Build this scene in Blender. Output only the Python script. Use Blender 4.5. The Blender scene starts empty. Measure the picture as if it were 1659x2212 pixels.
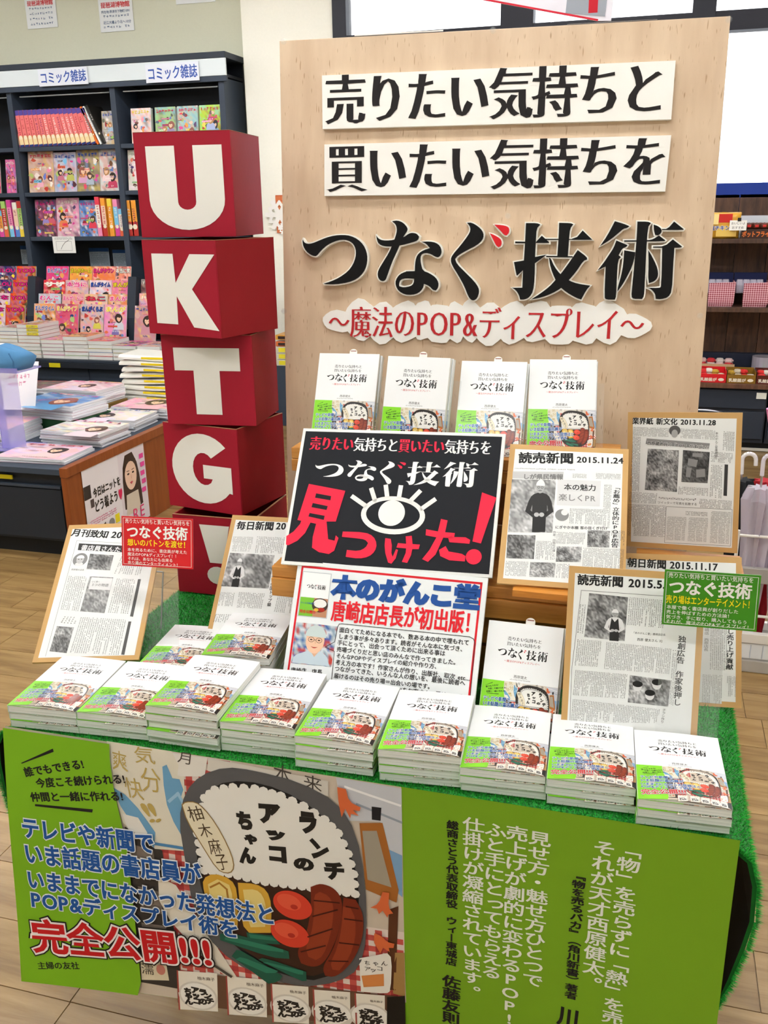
import bpy, math, random
import numpy as np
from mathutils import Vector, Matrix
from mathutils.geometry import tessellate_polygon

S = bpy.context.scene
COL = S.collection

# ---------------------------------------------------------------- camera
CAMD, CAMZ = [[0.962147, 0.27216, -0.014195], [-0.072046, 0.304241, 0.949867], [-0.262835, 0.912889, -0.312333]],1.5708
cd = bpy.data.cameras.new('camera'); cam = bpy.data.objects.new('camera', cd); COL.objects.link(cam)
cd.sensor_fit = 'VERTICAL'; cd.sensor_height = 36.0; cd.lens = 2000.0 / 2212.0 * 36.0
cd.clip_start = 0.05; cd.clip_end = 100
_r, _u, _f = [Vector(v) for v in CAMD]
cam.matrix_world = Matrix(((_r.x, _u.x, -_f.x, 0), (_r.y, _u.y, -_f.y, 0), (_r.z, _u.z, -_f.z, CAMZ), (0, 0, 0, 1)))
S.camera = cam

# ---------------------------------------------------------------- world, lights, exposure
S.view_settings.view_transform = 'Standard'
S.view_settings.look = 'None'
S.view_settings.gamma = 1.0
S.view_settings.use_curve_mapping = False
S.view_settings.exposure = 0.8
S.cycles.use_denoising = True
S.cycles.max_bounces = 8
w = bpy.data.worlds.new('World'); S.world = w; w.use_nodes = True
bg = w.node_tree.nodes['Background']; bg.inputs[0].default_value = (0.93, 0.97, 1.0, 1); bg.inputs[1].default_value = 1.6
LAMP_POWER = 17.0          # emission of the ceiling lamps' diffusers
sd = bpy.data.lights.new('sun', 'SUN'); sd.energy = 4.0; sd.angle = 0.02; sun = bpy.data.objects.new('sun', sd); COL.objects.link(sun)
sun.rotation_euler = (math.radians(52), 0, math.radians(12))     # shines from over the shop onto the street side

# ---------------------------------------------------------------- helpers
def C(h, k=1.0):
    h = h.lstrip('#'); o = []
    for i in (0, 2, 4):
        c = int(h[i:i+2], 16) / 255.0
        o.append((c / 12.92 if c <= 0.04045 else ((c + 0.055) / 1.055) ** 2.4) * k)
    return tuple(o)

MATS = {}
def nodes(name):
    m = bpy.data.materials.new(name); m.use_nodes = True; MATS[name] = m
    nt = m.node_tree; return m, nt, nt.nodes['Principled BSDF']

def bump(nt, bs, tex_out, strength, dist=0.01):
    b = nt.nodes.new('ShaderNodeBump'); b.inputs['Strength'].default_value = strength; b.inputs['Distance'].default_value = dist
    nt.links.new(tex_out, b.inputs['Height']); nt.links.new(b.outputs[0], bs.inputs['Normal'])

def ink(name, rough, coat=0.0, grain=0.0, gscale=300.0, spec=0.5, metal=0.0, var=0.0, vscale=20.0):
    """a surface whose colour is the mesh's own colour attribute, with a fine procedural grain"""
    m, nt, bs = nodes(name)
    a = nt.nodes.new('ShaderNodeAttribute'); a.attribute_name = 'Col'
    out = a.outputs['Color']
    if var:
        tc = nt.nodes.new('ShaderNodeTexCoord'); n = nt.nodes.new('ShaderNodeTexNoise'); n.inputs['Scale'].default_value = vscale; n.inputs['Detail'].default_value = 4
        nt.links.new(tc.outputs['Object'], n.inputs['Vector'])
        mr = nt.nodes.new('ShaderNodeMapRange'); mr.inputs[3].default_value = 1 - var; mr.inputs[4].default_value = 1 + var
        nt.links.new(n.outputs[0], mr.inputs[0])
        mx = nt.nodes.new('ShaderNodeVectorMath'); mx.operation = 'MULTIPLY'
        cb = nt.nodes.new('ShaderNodeCombineXYZ')
        for k in range(3): nt.links.new(mr.outputs[0], cb.inputs[k])
        nt.links.new(out, mx.inputs[0]); nt.links.new(cb.outputs[0], mx.inputs[1]); out = mx.outputs[0]
    nt.links.new(out, bs.inputs['Base Color'])
    bs.inputs['Roughness'].default_value = rough; bs.inputs['Coat Weight'].default_value = coat
    bs.inputs['Specular IOR Level'].default_value = spec; bs.inputs['Metallic'].default_value = metal
    bs.inputs['Coat Roughness'].default_value = 0.08
    if grain:
        tc = nt.nodes.new('ShaderNodeTexCoord'); n = nt.nodes.new('ShaderNodeTexNoise'); n.inputs['Scale'].default_value = gscale
        nt.links.new(tc.outputs['Object'], n.inputs['Vector']); bump(nt, bs, n.outputs[0], grain, 0.002)
    return m

ink('matte', 0.8, grain=0.1, spec=0.2)
ink('paper', 0.6, grain=0.08, gscale=120, spec=0.3)
ink('satin', 0.6, grain=0.05, gscale=60, spec=0.2)
ink('gloss', 0.32, coat=0.1, grain=0.04, gscale=25, spec=0.35)
ink('plastic', 0.35)
ink('metal', 0.35, metal=1.0)
ink('card', 0.6, grain=0.12, gscale=90, var=0.06, vscale=9, spec=0.3)
ink('cloth', 0.9, grain=0.5, gscale=500)
ink('steel', 0.5, grain=0.1, gscale=200, spec=0.3)
ink('wall', 0.85, grain=0.25, gscale=180, var=0.03, vscale=60)

def page_mat():
    m, nt, bs = nodes('pages')
    tc = nt.nodes.new('ShaderNodeTexCoord'); mp = nt.nodes.new('ShaderNodeMapping'); mp.inputs['Scale'].default_value = (3, 3, 900)
    n = nt.nodes.new('ShaderNodeTexNoise'); n.inputs['Scale'].default_value = 1.5; n.inputs['Detail'].default_value = 3
    nt.links.new(tc.outputs['Object'], mp.inputs[0]); nt.links.new(mp.outputs[0], n.inputs['Vector'])
    r = nt.nodes.new('ShaderNodeValToRGB'); r.color_ramp.elements[0].position = 0.3; r.color_ramp.elements[1].position = 0.65
    r.color_ramp.elements[0].color = (*C('cfcfca'), 1); r.color_ramp.elements[1].color = (*C('f1f0ea'), 1)
    nt.links.new(n.outputs[0], r.inputs[0]); nt.links.new(r.outputs[0], bs.inputs['Base Color']); bs.inputs['Roughness'].default_value = 0.8
    bump(nt, bs, n.outputs[0], 0.3, 0.0005)
page_mat()

def wood(name, c0, c1, axis=0, scale=1.0, rough=0.45, dens=(1.2, 14, 14), contrast=(0.3, 0.72), attr=False):
    m, nt, bs = nodes(name)
    tc = nt.nodes.new('ShaderNodeTexCoord'); mp = nt.nodes.new('ShaderNodeMapping')
    d = [dens[1], dens[1], dens[2]]; d[axis] = dens[0]; mp.inputs['Scale'].default_value = [x * scale for x in d]
    nt.links.new(tc.outputs['Object'], mp.inputs[0])
    n = nt.nodes.new('ShaderNodeTexNoise'); n.inputs['Scale'].default_value = 2.2; n.inputs['Detail'].default_value = 7; n.inputs['Roughness'].default_value = 0.62
    n.inputs['Distortion'].default_value = 0.6
    nt.links.new(mp.outputs[0], n.inputs['Vector'])
    r = nt.nodes.new('ShaderNodeValToRGB'); e = r.color_ramp.elements
    e[0].position, e[1].position = contrast; e[0].color = (*c0, 1); e[1].color = (*c1, 1)
    nt.links.new(n.outputs[0], r.inputs[0]); out = r.outputs[0]
    if attr:
        a = nt.nodes.new('ShaderNodeAttribute'); a.attribute_name = 'Col'
        mx = nt.nodes.new('ShaderNodeVectorMath'); mx.operation = 'MULTIPLY'
        nt.links.new(out, mx.inputs[0]); nt.links.new(a.outputs['Color'], mx.inputs[1]); out = mx.outputs[0]
    nt.links.new(out, bs.inputs['Base Color']); bs.inputs['Roughness'].default_value = rough
    bump(nt, bs, n.outputs[0], 0.08, 0.004)
wood('floor_wood', C('7e6038'), C('b0905e'), 0, rough=0.27, dens=(1.0, 9, 9), attr=True)
wood('pine', C('b06f28'), C('d99a4b'), 0, dens=(2, 26, 26), attr=True)
wood('dark_wood', C('3a2216'), C('6e4a34'), 2, dens=(2.2, 13, 13), rough=0.6, attr=True)
wood('brown_ply', C('7c3a12'), C('9c5322'), 2, dens=(0.8, 12, 12), rough=0.4)

def beech():
    m, nt, bs = nodes('beech_print')
    tc = nt.nodes.new('ShaderNodeTexCoord')
    mp = nt.nodes.new('ShaderNodeMapping'); mp.inputs['Scale'].default_value = (9, 1.6, 1)
    n = nt.nodes.new('ShaderNodeTexNoise'); n.inputs['Scale'].default_value = 3; n.inputs['Detail'].default_value = 5
    nt.links.new(tc.outputs['Object'], mp.inputs[0]); nt.links.new(mp.outputs[0], n.inputs['Vector'])
    r = nt.nodes.new('ShaderNodeValToRGB'); e = r.color_ramp.elements
    e[0].position, e[1].position = 0.3, 0.75; e[0].color = (*C('c9ad90'), 1); e[1].color = (*C('dcc3a5'), 1)
    nt.links.new(n.outputs[0], r.inputs[0])
    # short dark pores running up the sheet
    m2 = nt.nodes.new('ShaderNodeMapping'); m2.inputs['Scale'].default_value = (230, 34, 1)
    v = nt.nodes.new('ShaderNodeTexNoise'); v.inputs['Scale'].default_value = 1.0; v.inputs['Detail'].default_value = 1
    nt.links.new(tc.outputs['Object'], m2.inputs[0]); nt.links.new(m2.outputs[0], v.inputs['Vector'])
    r2 = nt.nodes.new('ShaderNodeValToRGB'); e = r2.color_ramp.elements
    e[0].position, e[1].position = 0.665, 0.74; e[0].color = (0, 0, 0, 1); e[1].color = (1, 1, 1, 1)
    nt.links.new(v.outputs[0], r2.inputs[0])
    mx = nt.nodes.new('ShaderNodeMix'); mx.data_type = 'RGBA'; mx.inputs['B'].default_value = (*C('ad8d6c'), 1)
    nt.links.new(r2.outputs[0], mx.inputs['Factor']); nt.links.new(r.outputs[0], mx.inputs['A'])
    nt.links.new(mx.outputs['Result'], bs.inputs['Base Color']); bs.inputs['Roughness'].default_value = 0.42
    n3 = nt.nodes.new('ShaderNodeTexNoise'); n3.inputs['Scale'].default_value = 5; nt.links.new(tc.outputs['Object'], n3.inputs['Vector'])
    bump(nt, bs, n3.outputs[0], 0.25, 0.03)
beech()

def simple(name, col, rough=0.5, trans=0.0, alpha=1.0, emit=None, es=0, ior=1.45, metal=0):
    m, nt, bs = nodes(name)
    bs.inputs['Base Color'].default_value = (*col, 1); bs.inputs['Roughness'].default_value = rough
    bs.inputs['Transmission Weight'].default_value = trans; bs.inputs['Alpha'].default_value = alpha; bs.inputs['IOR'].default_value = ior
    bs.inputs['Metallic'].default_value = metal
    if emit: bs.inputs['Emission Color'].default_value = (*emit, 1); bs.inputs['Emission Strength'].default_value = es
    return m
simple('acrylic', (0.85, 0.9, 0.92), 0.04, alpha=0.06)
simple('purple_acrylic', C('a8a0ea'), 0.08, alpha=0.5)
simple('clear_vinyl', C('e6e0f0'), 0.12, alpha=0.5)
simple('window_glass', (0.95, 0.97, 1.0), 0.02, alpha=0.12)
simple('lamp', (1, 1, 1), 0.5, emit=(0.97, 0.99, 1.0), es=LAMP_POWER)

def turf_mat():
    m, nt, bs = nodes('turf')
    tc = nt.nodes.new('ShaderNodeTexCoord'); n = nt.nodes.new('ShaderNodeTexNoise'); n.inputs['Scale'].default_value = 260; n.inputs['Detail'].default_value = 3
    nt.links.new(tc.outputs['Object'], n.inputs['Vector'])
    r = nt.nodes.new('ShaderNodeValToRGB'); e = r.color_ramp.elements
    e[0].position, e[1].position = 0.38, 0.66; e[0].color = (*C('00520f'), 1); e[1].color = (*C('1fa535'), 1)
    nt.links.new(n.outputs[0], r.inputs[0]); nt.links.new(r.outputs[0], bs.inputs['Base Color']); bs.inputs['Roughness'].default_value = 0.7
    bump(nt, bs, n.outputs[0], 0.8, 0.004)
turf_mat()
def gingham():
    m, nt, bs = nodes('gingham')
    tc = nt.nodes.new('ShaderNodeTexCoord')
    outs = []
    for ax in (0, 2):
        sp = nt.nodes.new('ShaderNodeSeparateXYZ'); nt.links.new(tc.outputs['Object'], sp.inputs[0])
        a = nt.nodes.new('ShaderNodeMath'); a.operation = 'MULTIPLY'; a.inputs[1].default_value = 75; nt.links.new(sp.outputs[ax], a.inputs[0])
        f = nt.nodes.new('ShaderNodeMath'); f.operation = 'FRACT'; nt.links.new(a.outputs[0], f.inputs[0])
        g = nt.nodes.new('ShaderNodeMath'); g.operation = 'GREATER_THAN'; g.inputs[1].default_value = 0.5; nt.links.new(f.outputs[0], g.inputs[0]); outs.append(g.outputs[0])
    s = nt.nodes.new('ShaderNodeMath'); s.operation = 'ADD'; nt.links.new(outs[0], s.inputs[0]); nt.links.new(outs[1], s.inputs[1])
    h = nt.nodes.new('ShaderNodeMath'); h.operation = 'MULTIPLY'; h.inputs[1].default_value = 0.5; nt.links.new(s.outputs[0], h.inputs[0])
    r = nt.nodes.new('ShaderNodeValToRGB'); e = r.color_ramp.elements; e[0].color = (*C('e8b8c0'), 1); e[1].color = (*C('8e1a34'), 1)
    nt.links.new(h.outputs[0], r.inputs[0]); nt.links.new(r.outputs[0], bs.inputs['Base Color']); bs.inputs['Roughness'].default_value = 0.9
gingham()

# ---------------------------------------------------------------- mesh builder
class M:
    def __init__(s, mat='matte'):
        s.v = []; s.f = []; s.c = []; s.m = []; s.n = 0; s.mats = []; s.mat = mat; s.warp = None; s.dz = 0.0002; s.sub = 0
        s.a = (1, 0, 0, 1, 0, 0)          # affine of the drawing plane: x=a0*u+a1*v+a4, y=a2*u+a3*v+a5
    def mi(s, mat):
        mat = mat or s.mat
        if mat not in s.mats: s.mats.append(mat)
        return s.mats.index(mat)
    def add(s, vs, fs, col=(1, 1, 1), mat=None):
        k = s.mi(mat); n = s.n; vs = [tuple(map(float, q)) for q in vs]
        s.v += vs; s.n += len(vs); s.c += [col] * len(vs)
        s.f += [[i + n for i in q] for q in fs]; s.m += [k] * len(fs)
    def box(s, x0, x1, y0, y1, z0, z1, col=(1, 1, 1), mat=None, xf=None):
        vs = [(x, y, z) for z in (z0, z1) for x, y in ((x0, y0), (x1, y0), (x1, y1), (x0, y1))]
        if xf: vs = [xf @ Vector(q) for q in vs]
        s.add(vs, [(3, 2, 1, 0), (4, 5, 6, 7), (0, 1, 5, 4), (1, 2, 6, 5), (2, 3, 7, 6), (3, 0, 4, 7)], col, mat); return s
    def cyl(s, p, q, r, col=(1, 1, 1), mat=None, n=10, r2=None, cap=True):
        p, q = Vector(p), Vector(q); d = (q - p).normalized(); a = d.orthogonal().normalized(); b = d.cross(a); r2 = r if r2 is None else r2
        vs = []
        for c0, rr in ((p, r), (q, r2)):
            vs += [c0 + (a * math.cos(t) + b * math.sin(t)) * rr for t in [2 * math.pi * i / n for i in range(n)]]
        fs = [(i, (i + 1) % n, n + (i + 1) % n, n + i) for i in range(n)]
        if cap: fs += [tuple(range(n))[::-1], tuple(range(n, 2 * n))]
        s.add(vs, fs, col, mat); return s
    def tube(s, pts, r, col=(1, 1, 1), mat=None, n=8):
        for a, b in zip(pts, pts[1:]): s.cyl(a, b, r, col, mat, n)
        return s
    def loft(s, rings, col=(1, 1, 1), mat=None, cap=True):
        n = len(rings[0]); vs = [q for r in rings for q in r]; fs = []
        for k in range(len(rings) - 1):
            fs += [(k * n + i, k * n + (i + 1) % n, (k + 1) * n + (i + 1) % n, (k + 1) * n + i) for i in range(n)]
        if cap: fs += [tuple(range(n))[::-1], tuple(range((len(rings) - 1) * n, len(rings) * n))]
        s.add(vs, fs, col, mat); return s
    # --- flat print on the drawing plane
    def put(s, vs, fs, l, col, mat=None):
        if s.sub:      # long faces are split so that the sheet can bend
            vs = list(vs); q = [list(f) for f in fs]; fs = []
            while q:
                f = q.pop()
                if len(f) > 3: q += [[f[0], f[i], f[i + 1]] for i in range(1, len(f) - 1)] if len(f) > 4 else [[f[0], f[1], f[2]], [f[0], f[2], f[3]]]; continue
                d = [math.dist(vs[f[i]], vs[f[(i + 1) % 3]]) for i in range(3)]; k = d.index(max(d))
                if d[k] < s.sub: fs.append(f); continue
                a, b, c = f[k], f[(k + 1) % 3], f[(k + 2) % 3]; vs.append(((vs[a][0] + vs[b][0]) / 2, (vs[a][1] + vs[b][1]) / 2)); m = len(vs) - 1; q += [[a, m, c], [m, b, c]]
        a = s.a; out = []
        for u, v in vs:
            x, y = a[0] * u + a[1] * v + a[4], a[2] * u + a[3] * v + a[5]; z = l * s.dz
            out.append(s.warp(x, y, z) if s.warp else (x, y, z))
        s.add(out, fs, col, mat)
    def poly(s, pts, l, col, mat=None, holes=()):
        P = [list(pts)] + [list(h) for h in holes]
        fl = [q for h in P for q in h]
        tr = tessellate_polygon([[Vector((x, y, 0)) for x, y in h] for h in P])
        out = []
        for t in tr:
            (x0, y0), (x1, y1), (x2, y2) = (fl[i] for i in t)
            ar = (x1 - x0) * (y2 - y0) - (x2 - x0) * (y1 - y0)
            if abs(ar) > 1e-12: out.append(tuple(t) if ar > 0 else tuple(t)[::-1])
        s.put(fl, out, l, col, mat)
    def grid(s, u0, u1, v0, v1, l, col, n=1, m=1, mat=None, cols=None):
        vs = [(u0 + (u1 - u0) * i / n, v0 + (v1 - v0) * j / m) for j in range(m + 1) for i in range(n + 1)]
        fs = [(j * (n + 1) + i, j * (n + 1) + i + 1, (j + 1) * (n + 1) + i + 1, (j + 1) * (n + 1) + i) for j in range(m) for i in range(n)]
        s.put(vs, fs, l, col, mat)
        if cols: s.c[-len(vs):] = cols
    def rect(s, u0, u1, v0, v1, l, col, mat=None): s.grid(min(u0, u1), max(u0, u1), min(v0, v1), max(v0, v1), l, col, mat=mat)
    def ell(s, cx, cy, rx, ry, l, col, rot=0, n=24, mat=None):
        c, q = math.cos(rot), math.sin(rot)
        vs = [(cx + rx * math.cos(t) * c - ry * math.sin(t) * q, cy + rx * math.cos(t) * q + ry * math.sin(t) * c) for t in [2 * math.pi * i / n for i in range(n)]]
        s.put(vs, [tuple(range(n))], l, col, mat)
    def line(s, pts, w, l, col, closed=False):
        pts = list(pts) + ([pts[0]] if closed else [])
        for (x0, y0), (x1, y1) in zip(pts, pts[1:]):
            d = math.hypot(x1 - x0, y1 - y0) or 1; nx, ny = -(y1 - y0) / d * w / 2, (x1 - x0) / d * w / 2
            ex, ey = (x1 - x0) / d * w / 2, (y1 - y0) / d * w / 2
            s.put([(x0 - ex - nx, y0 - ey - ny), (x1 + ex - nx, y1 + ey - ny), (x1 + ex + nx, y1 + ey + ny), (x0 - ex + nx, y0 - ey + ny)], [(0, 1, 2, 3)], l, col)
    def text(s, p0, p1, t, l, col, style='bold', size=None, mat=None):
        """characters laid from p0 to p1 (both on the line's foot)"""
        adv = [ADV(c) for c in t]; tot = sum(adv); dx, dy = p1[0] - p0[0], p1[1] - p0[1]; L = math.hypot(dx, dy); k = L / tot
        e = (dx / L, dy / L); n = (-e[1], e[0]); sy = size or k; x = 0
        for c, a in zip(t, adv):
            if c not in ' 　':
                vs, fs = glyph(c, style); off = (a - WID(c)) / 2 if a < 0.99 else 0
                s.put([(p0[0] + e[0] * (x + off + gx) * k + n[0] * (gy + 0.09) * sy, p0[1] + e[1] * (x + off + gx) * k + n[1] * (gy + 0.09) * sy) for gx, gy in vs], fs, l, col, mat)
            x += a
    def vtext(s, p0, p1, t, l, col, w, style='bold'):
        """vertical line of characters from the top centre p0 to the bottom centre p1"""
        n = len(t); dx, dy = (p1[0] - p0[0]) / n, (p1[1] - p0[1]) / n; L = math.hypot(dx, dy); d = (dx / L, dy / L); r = (-d[1], d[0])
        for i, c in enumerate(t):
            if c in ' 　': continue
            vs, fs = glyph(c, style); cx, cy = p0[0] + dx * (i + .5), p0[1] + dy * (i + .5)
            hw = WID(c) / 2
            vs = [(gx - hw, gy - 0.38) for gx, gy in vs]
            if c in '「」『』（）()ー〜―': vs = [(gy, -gx) for gx, gy in vs]
            if c in '、。': vs = [(gx + .55, gy + .5) for gx, gy in vs]
            if c in 'っゃゅょッィ': vs = [(gx + .08, gy + .06) for gx, gy in vs]
            s.put([(cx + r[0] * gx * w - d[0] * gy * L, cy + r[1] * gx * w - d[1] * gy * L) for gx, gy in vs], fs, l, col)
    def qtext(s, q, c, l, col, style='bold'):
        """one character stretched over the quad TL, TR, BR, BL"""
        vs, fs = glyph(c, style); x0, x1 = min(v[0] for v in vs), max(v[0] for v in vs); y0, y1 = min(v[1] for v in vs), max(v[1] for v in vs)
        out = []
        for x, y in vs:
            a, b = (x - x0) / (x1 - x0), (y1 - y) / (y1 - y0)
            out.append(tuple((1 - b) * ((1 - a) * q[0][k] + a * q[1][k]) + b * ((1 - a) * q[3][k] + a * q[2][k]) for k in (0, 1)))
        s.put(out, fs, l, col)
    def solid(s, vs, fs, z0, z1, side, top, mat=None):
        """a cut-out shape with thickness"""
        n = len(vs); s.add([(x, y, z0) for x, y in vs] + [(x, y, z1) for x, y in vs], [[i + n for i in f] for f in fs] + [list(f)[::-1] for f in fs] + [(a, b, b + n, a + n) for a, b in edges_of(fs)], side, mat)
        if top is not None: s.add([(x, y, z1 + 0.0003) for x, y in vs], fs, top, mat)
    def build(s, name, parent=None, loc=None, bevel=0, kind=None, smooth=False):
        me = bpy.data.meshes.new(name); me.from_pydata(s.v, [], s.f)
        for k in s.mats: me.materials.append(MATS[k])
        if len(s.mats) > 1: me.polygons.foreach_set('material_index', s.m)
        at = me.color_attributes.new('Col', 'FLOAT_COLOR', 'POINT')
        arr = np.ones((len(s.v), 4), np.float32); arr[:, :3] = np.array(s.c, np.float32).reshape(-1, 3); at.data.foreach_set('color', arr.ravel())
        if smooth: me.polygons.foreach_set('use_smooth', [True] * len(me.polygons))
        me.update(); o = bpy.data.objects.new(name, me); COL.objects.link(o)
        if parent: o.parent = parent
        if loc: o.location = loc
        if bevel:
            b = o.modifiers.new('bevel', 'BEVEL'); b.width = bevel; b.segments = 2; b.limit_method = 'ANGLE'
        if kind: o['kind'] = kind
        return o

def edges_of(fs):
    E = {}
    for f in fs:
        for a, b in zip(f, list(f[1:]) + [f[0]]): E[(a, b)] = 1
    return [e for e in E if (e[1], e[0]) not in E]

STY = {'reg': (0, 0, 2), 'bold': (.020, .016, 3), 'heavy': (.036, .028, 3), 'out': (.080, .080, 4), 'out2': (.115, .115, 4),
       'ming': (.024, -.014, 3), 'mingb': (.050, -.009, 3), 'mingout': (.12, .09, 3), 'hand': (.006, .006, 2), 'tiny': (.02, .0, 1), 'tinyb': (.04, .02, 1), 'fat': (.085, .075, 3)}
_fc = bpy.data.curves.new('glyph_source', 'FONT'); _fo = bpy.data.objects.new('glyph_source', _fc); _G = {}; _B = {}
def _raw(c, res):
    if (c, res) not in _B:
        _fc.body = c; _fc.resolution_u = res; me = _fo.to_mesh()
        vs = [(v.co.x, v.co.y) for v in me.vertices]; fs = []
        for p in me.polygons:
            t = list(p.vertices)
            ar = sum(vs[t[i]][0] * vs[t[(i + 1) % len(t)]][1] - vs[t[(i + 1) % len(t)]][0] * vs[t[i]][1] for i in range(len(t)))
            fs.append(t if ar > 0 else t[::-1])
        _fo.to_mesh_clear(); _B[(c, res)] = (vs, fs)
    return _B[(c, res)]
def offset(vs, fs, dx, dy):
    nx = [0.0] * len(vs); ny = [0.0] * len(vs)
    for a, b in edges_of(fs):
        ex, ey = vs[b][0] - vs[a][0], vs[b][1] - vs[a][1]; L = math.hypot(ex, ey) or 1
        for i in (a, b): nx[i] += ey / L; ny[i] -= ex / L
    out = []
    for i, (x, y) in enumerate(vs):
        L = math.hypot(nx[i], ny[i])
        if L < 1e-6: out.append((x, y)); continue
        k = min(2.0 / L, 1.35) / L if L < 2 else 1 / L
        out.append((x + nx[i] * k * dx, y + ny[i] * k * dy))
    return out
def glyph(c, style):
    if (c, style) not in _G:
        dx, dy, res = STY[style]; vs, fs = _raw(c, res); _G[(c, style)] = (offset(vs, fs, dx, dy) if dx or dy else vs, fs)
    return _G[(c, style)]
def WID(c):
    if ord(c) > 0x2000 or c in ' ': return 1.0 if c != ' ' else 0.4
    vs, _ = _raw(c, 2); return max(v[0] for v in vs) + min(v[0] for v in vs)
def ADV(c):
    if ord(c) > 0x2000: return 1.0
    if c == ' ': return 0.4
    return WID(c) + 0.04

def empty(name, loc=(0, 0, 0), rz=0.0, mat=None):
    o = bpy.data.objects.new(name, None); COL.objects.link(o); o.empty_display_size = 0.05
    if mat is not None: o.matrix_world = mat
    else: o.location = loc; o.rotation_euler = (0, 0, rz)
    return o
def tag(o, label, cat, group=None):
    o['label'] = label; o['category'] = cat
    if group: o['group'] = group
    return o
def struct(o): o['kind'] = 'structure'; return o
def frame(q):
    """local X to the right, Y up the sheet, Z out of its face; q = x,y,z,yaw,lean,roll"""
    x, y, z, a, l, g = q[:6]
    U = Vector((math.cos(a), math.sin(a), 0)); N = Vector((-math.sin(a), math.cos(a), 0)); V = Vector((0, 0, 1)) * math.cos(l) + N * math.sin(l)
    X = U * math.cos(g) + V * math.sin(g); Y = V * math.cos(g) - U * math.sin(g); Z = X.cross(Y)
    return Matrix(((X.x, Y.x, Z.x, x), (X.y, Y.y, Z.y, y), (X.z, Y.z, Z.z, z), (0, 0, 0, 1)))
def clone(o, matrix, children=True):
    """the thing and each of its parts and sub-parts, sharing mesh data"""
    r = o.copy(); COL.objects.link(r); r.matrix_world = matrix
    for ch in o.children:
        c = ch.copy(); COL.objects.link(c); c.parent = r
        for g in ch.children:
            d = g.copy(); COL.objects.link(d); d.parent = c
    return r
def lift(M4, off):   # shift a frame along its own normal
    return M4 @ Matrix.Translation((0, 0, off))
RNG = random.Random(7)

# ---------------------------------------------------------------- drawn lettering of the title (strokes, metres on the big board)
T_TSU = [[(0.0517,-0.4076),(0.0545,-0.4142),(0.0615,-0.4176),(0.0723,-0.4169),(0.0843,-0.4125),(0.1041,-0.4049),(0.1237,-0.4003),(0.1433,-0.3992),(0.16,-0.4011),(0.1766,-0.4085),(0.1891,-0.4202),(0.1961,-0.4345),(0.1983,-0.4488),(0.1961,-0.4645),(0.1892,-0.4789),(0.1752,-0.492),(0.1542,-0.5),(0.126,-0.504),(0.1004,-0.5036),(0.099,-0.5022),(0.1147,-0.4979),(0.1345,-0.4894),(0.1542,-0.4762),(0.1655,-0.4618),(0.1711,-0.4474),(0.1725,-0.4344),(0.1697,-0.424),(0.1641,-0.4162),(0.1544,-0.4109),(0.1405,-0.409),(0.1237,-0.4128),(0.1068,-0.4205),(0.0925,-0.4327),(0.084,-0.4424),(0.0783,-0.444),(0.0684,-0.4405),(0.0585,-0.4326),(0.0524,-0.422),(0.0508,-0.4129)]]
T_NA = [[(0.252,-0.372),(0.2642,-0.3703),(0.2764,-0.3748),(0.286,-0.385),(0.2866,-0.3914),(0.2802,-0.4003),(0.2767,-0.4054),(0.2714,-0.4156),(0.2688,-0.4233),(0.2621,-0.4374),(0.2513,-0.4606),(0.2411,-0.4893),(0.2378,-0.4958),(0.2309,-0.4972),(0.224,-0.4932),(0.2206,-0.4841),(0.2225,-0.4736),(0.2321,-0.458),(0.2457,-0.4373),(0.2516,-0.4244),(0.2577,-0.4103),(0.2622,-0.3963),(0.263,-0.3874),(0.2602,-0.3784)],
 [(0.2175,-0.4011),(0.2222,-0.4075),(0.2318,-0.4115),(0.2482,-0.4116),(0.2618,-0.4091),(0.2781,-0.4054),(0.2888,-0.3978),(0.2969,-0.3961),(0.3064,-0.3979),(0.3119,-0.4043),(0.3093,-0.412),(0.2985,-0.4157),(0.2701,-0.4225),(0.251,-0.4244),(0.2346,-0.4238),(0.2236,-0.4191),(0.2194,-0.4114)],
 [(0.3161,-0.4146),(0.3349,-0.4142),(0.3483,-0.4168),(0.3578,-0.4237),(0.3615,-0.434),(0.3595,-0.4429),(0.3543,-0.4475),(0.3475,-0.4459),(0.338,-0.4402),(0.3272,-0.4376),(0.3178,-0.4402),(0.3152,-0.4479),(0.3168,-0.4607),(0.3211,-0.4749),(0.336,-0.4801),(0.3497,-0.4891),(0.3558,-0.4995),(0.3555,-0.5099),(0.3502,-0.5164),(0.3434,-0.5151),(0.3365,-0.5073),(0.3242,-0.5022),(0.3024,-0.4996),(0.3023,-0.4918),(0.2845,-0.4905),(0.2838,-0.4762),(0.3034,-0.4757),(0.3037,-0.4607),(0.3057,-0.4478),(0.311,-0.4389),(0.3217,-0.432),(0.3356,-0.428),(0.3269,-0.4185)],
 [(0.3034,-0.4757),(0.2843,-0.4762),(0.2694,-0.4827),(0.2612,-0.4945),(0.2613,-0.5063),(0.2683,-0.518),(0.2822,-0.5253),(0.2986,-0.5258),(0.3123,-0.5218),(0.3216,-0.5126),(0.3242,-0.5022),(0.3227,-0.4918),(0.3023,-0.4918),(0.3011,-0.5022),(0.2943,-0.5075),(0.2793,-0.5101),(0.2696,-0.5075),(0.2687,-0.5023),(0.2722,-0.4932),(0.2845,-0.4905),(0.3028,-0.4918)]]
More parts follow.
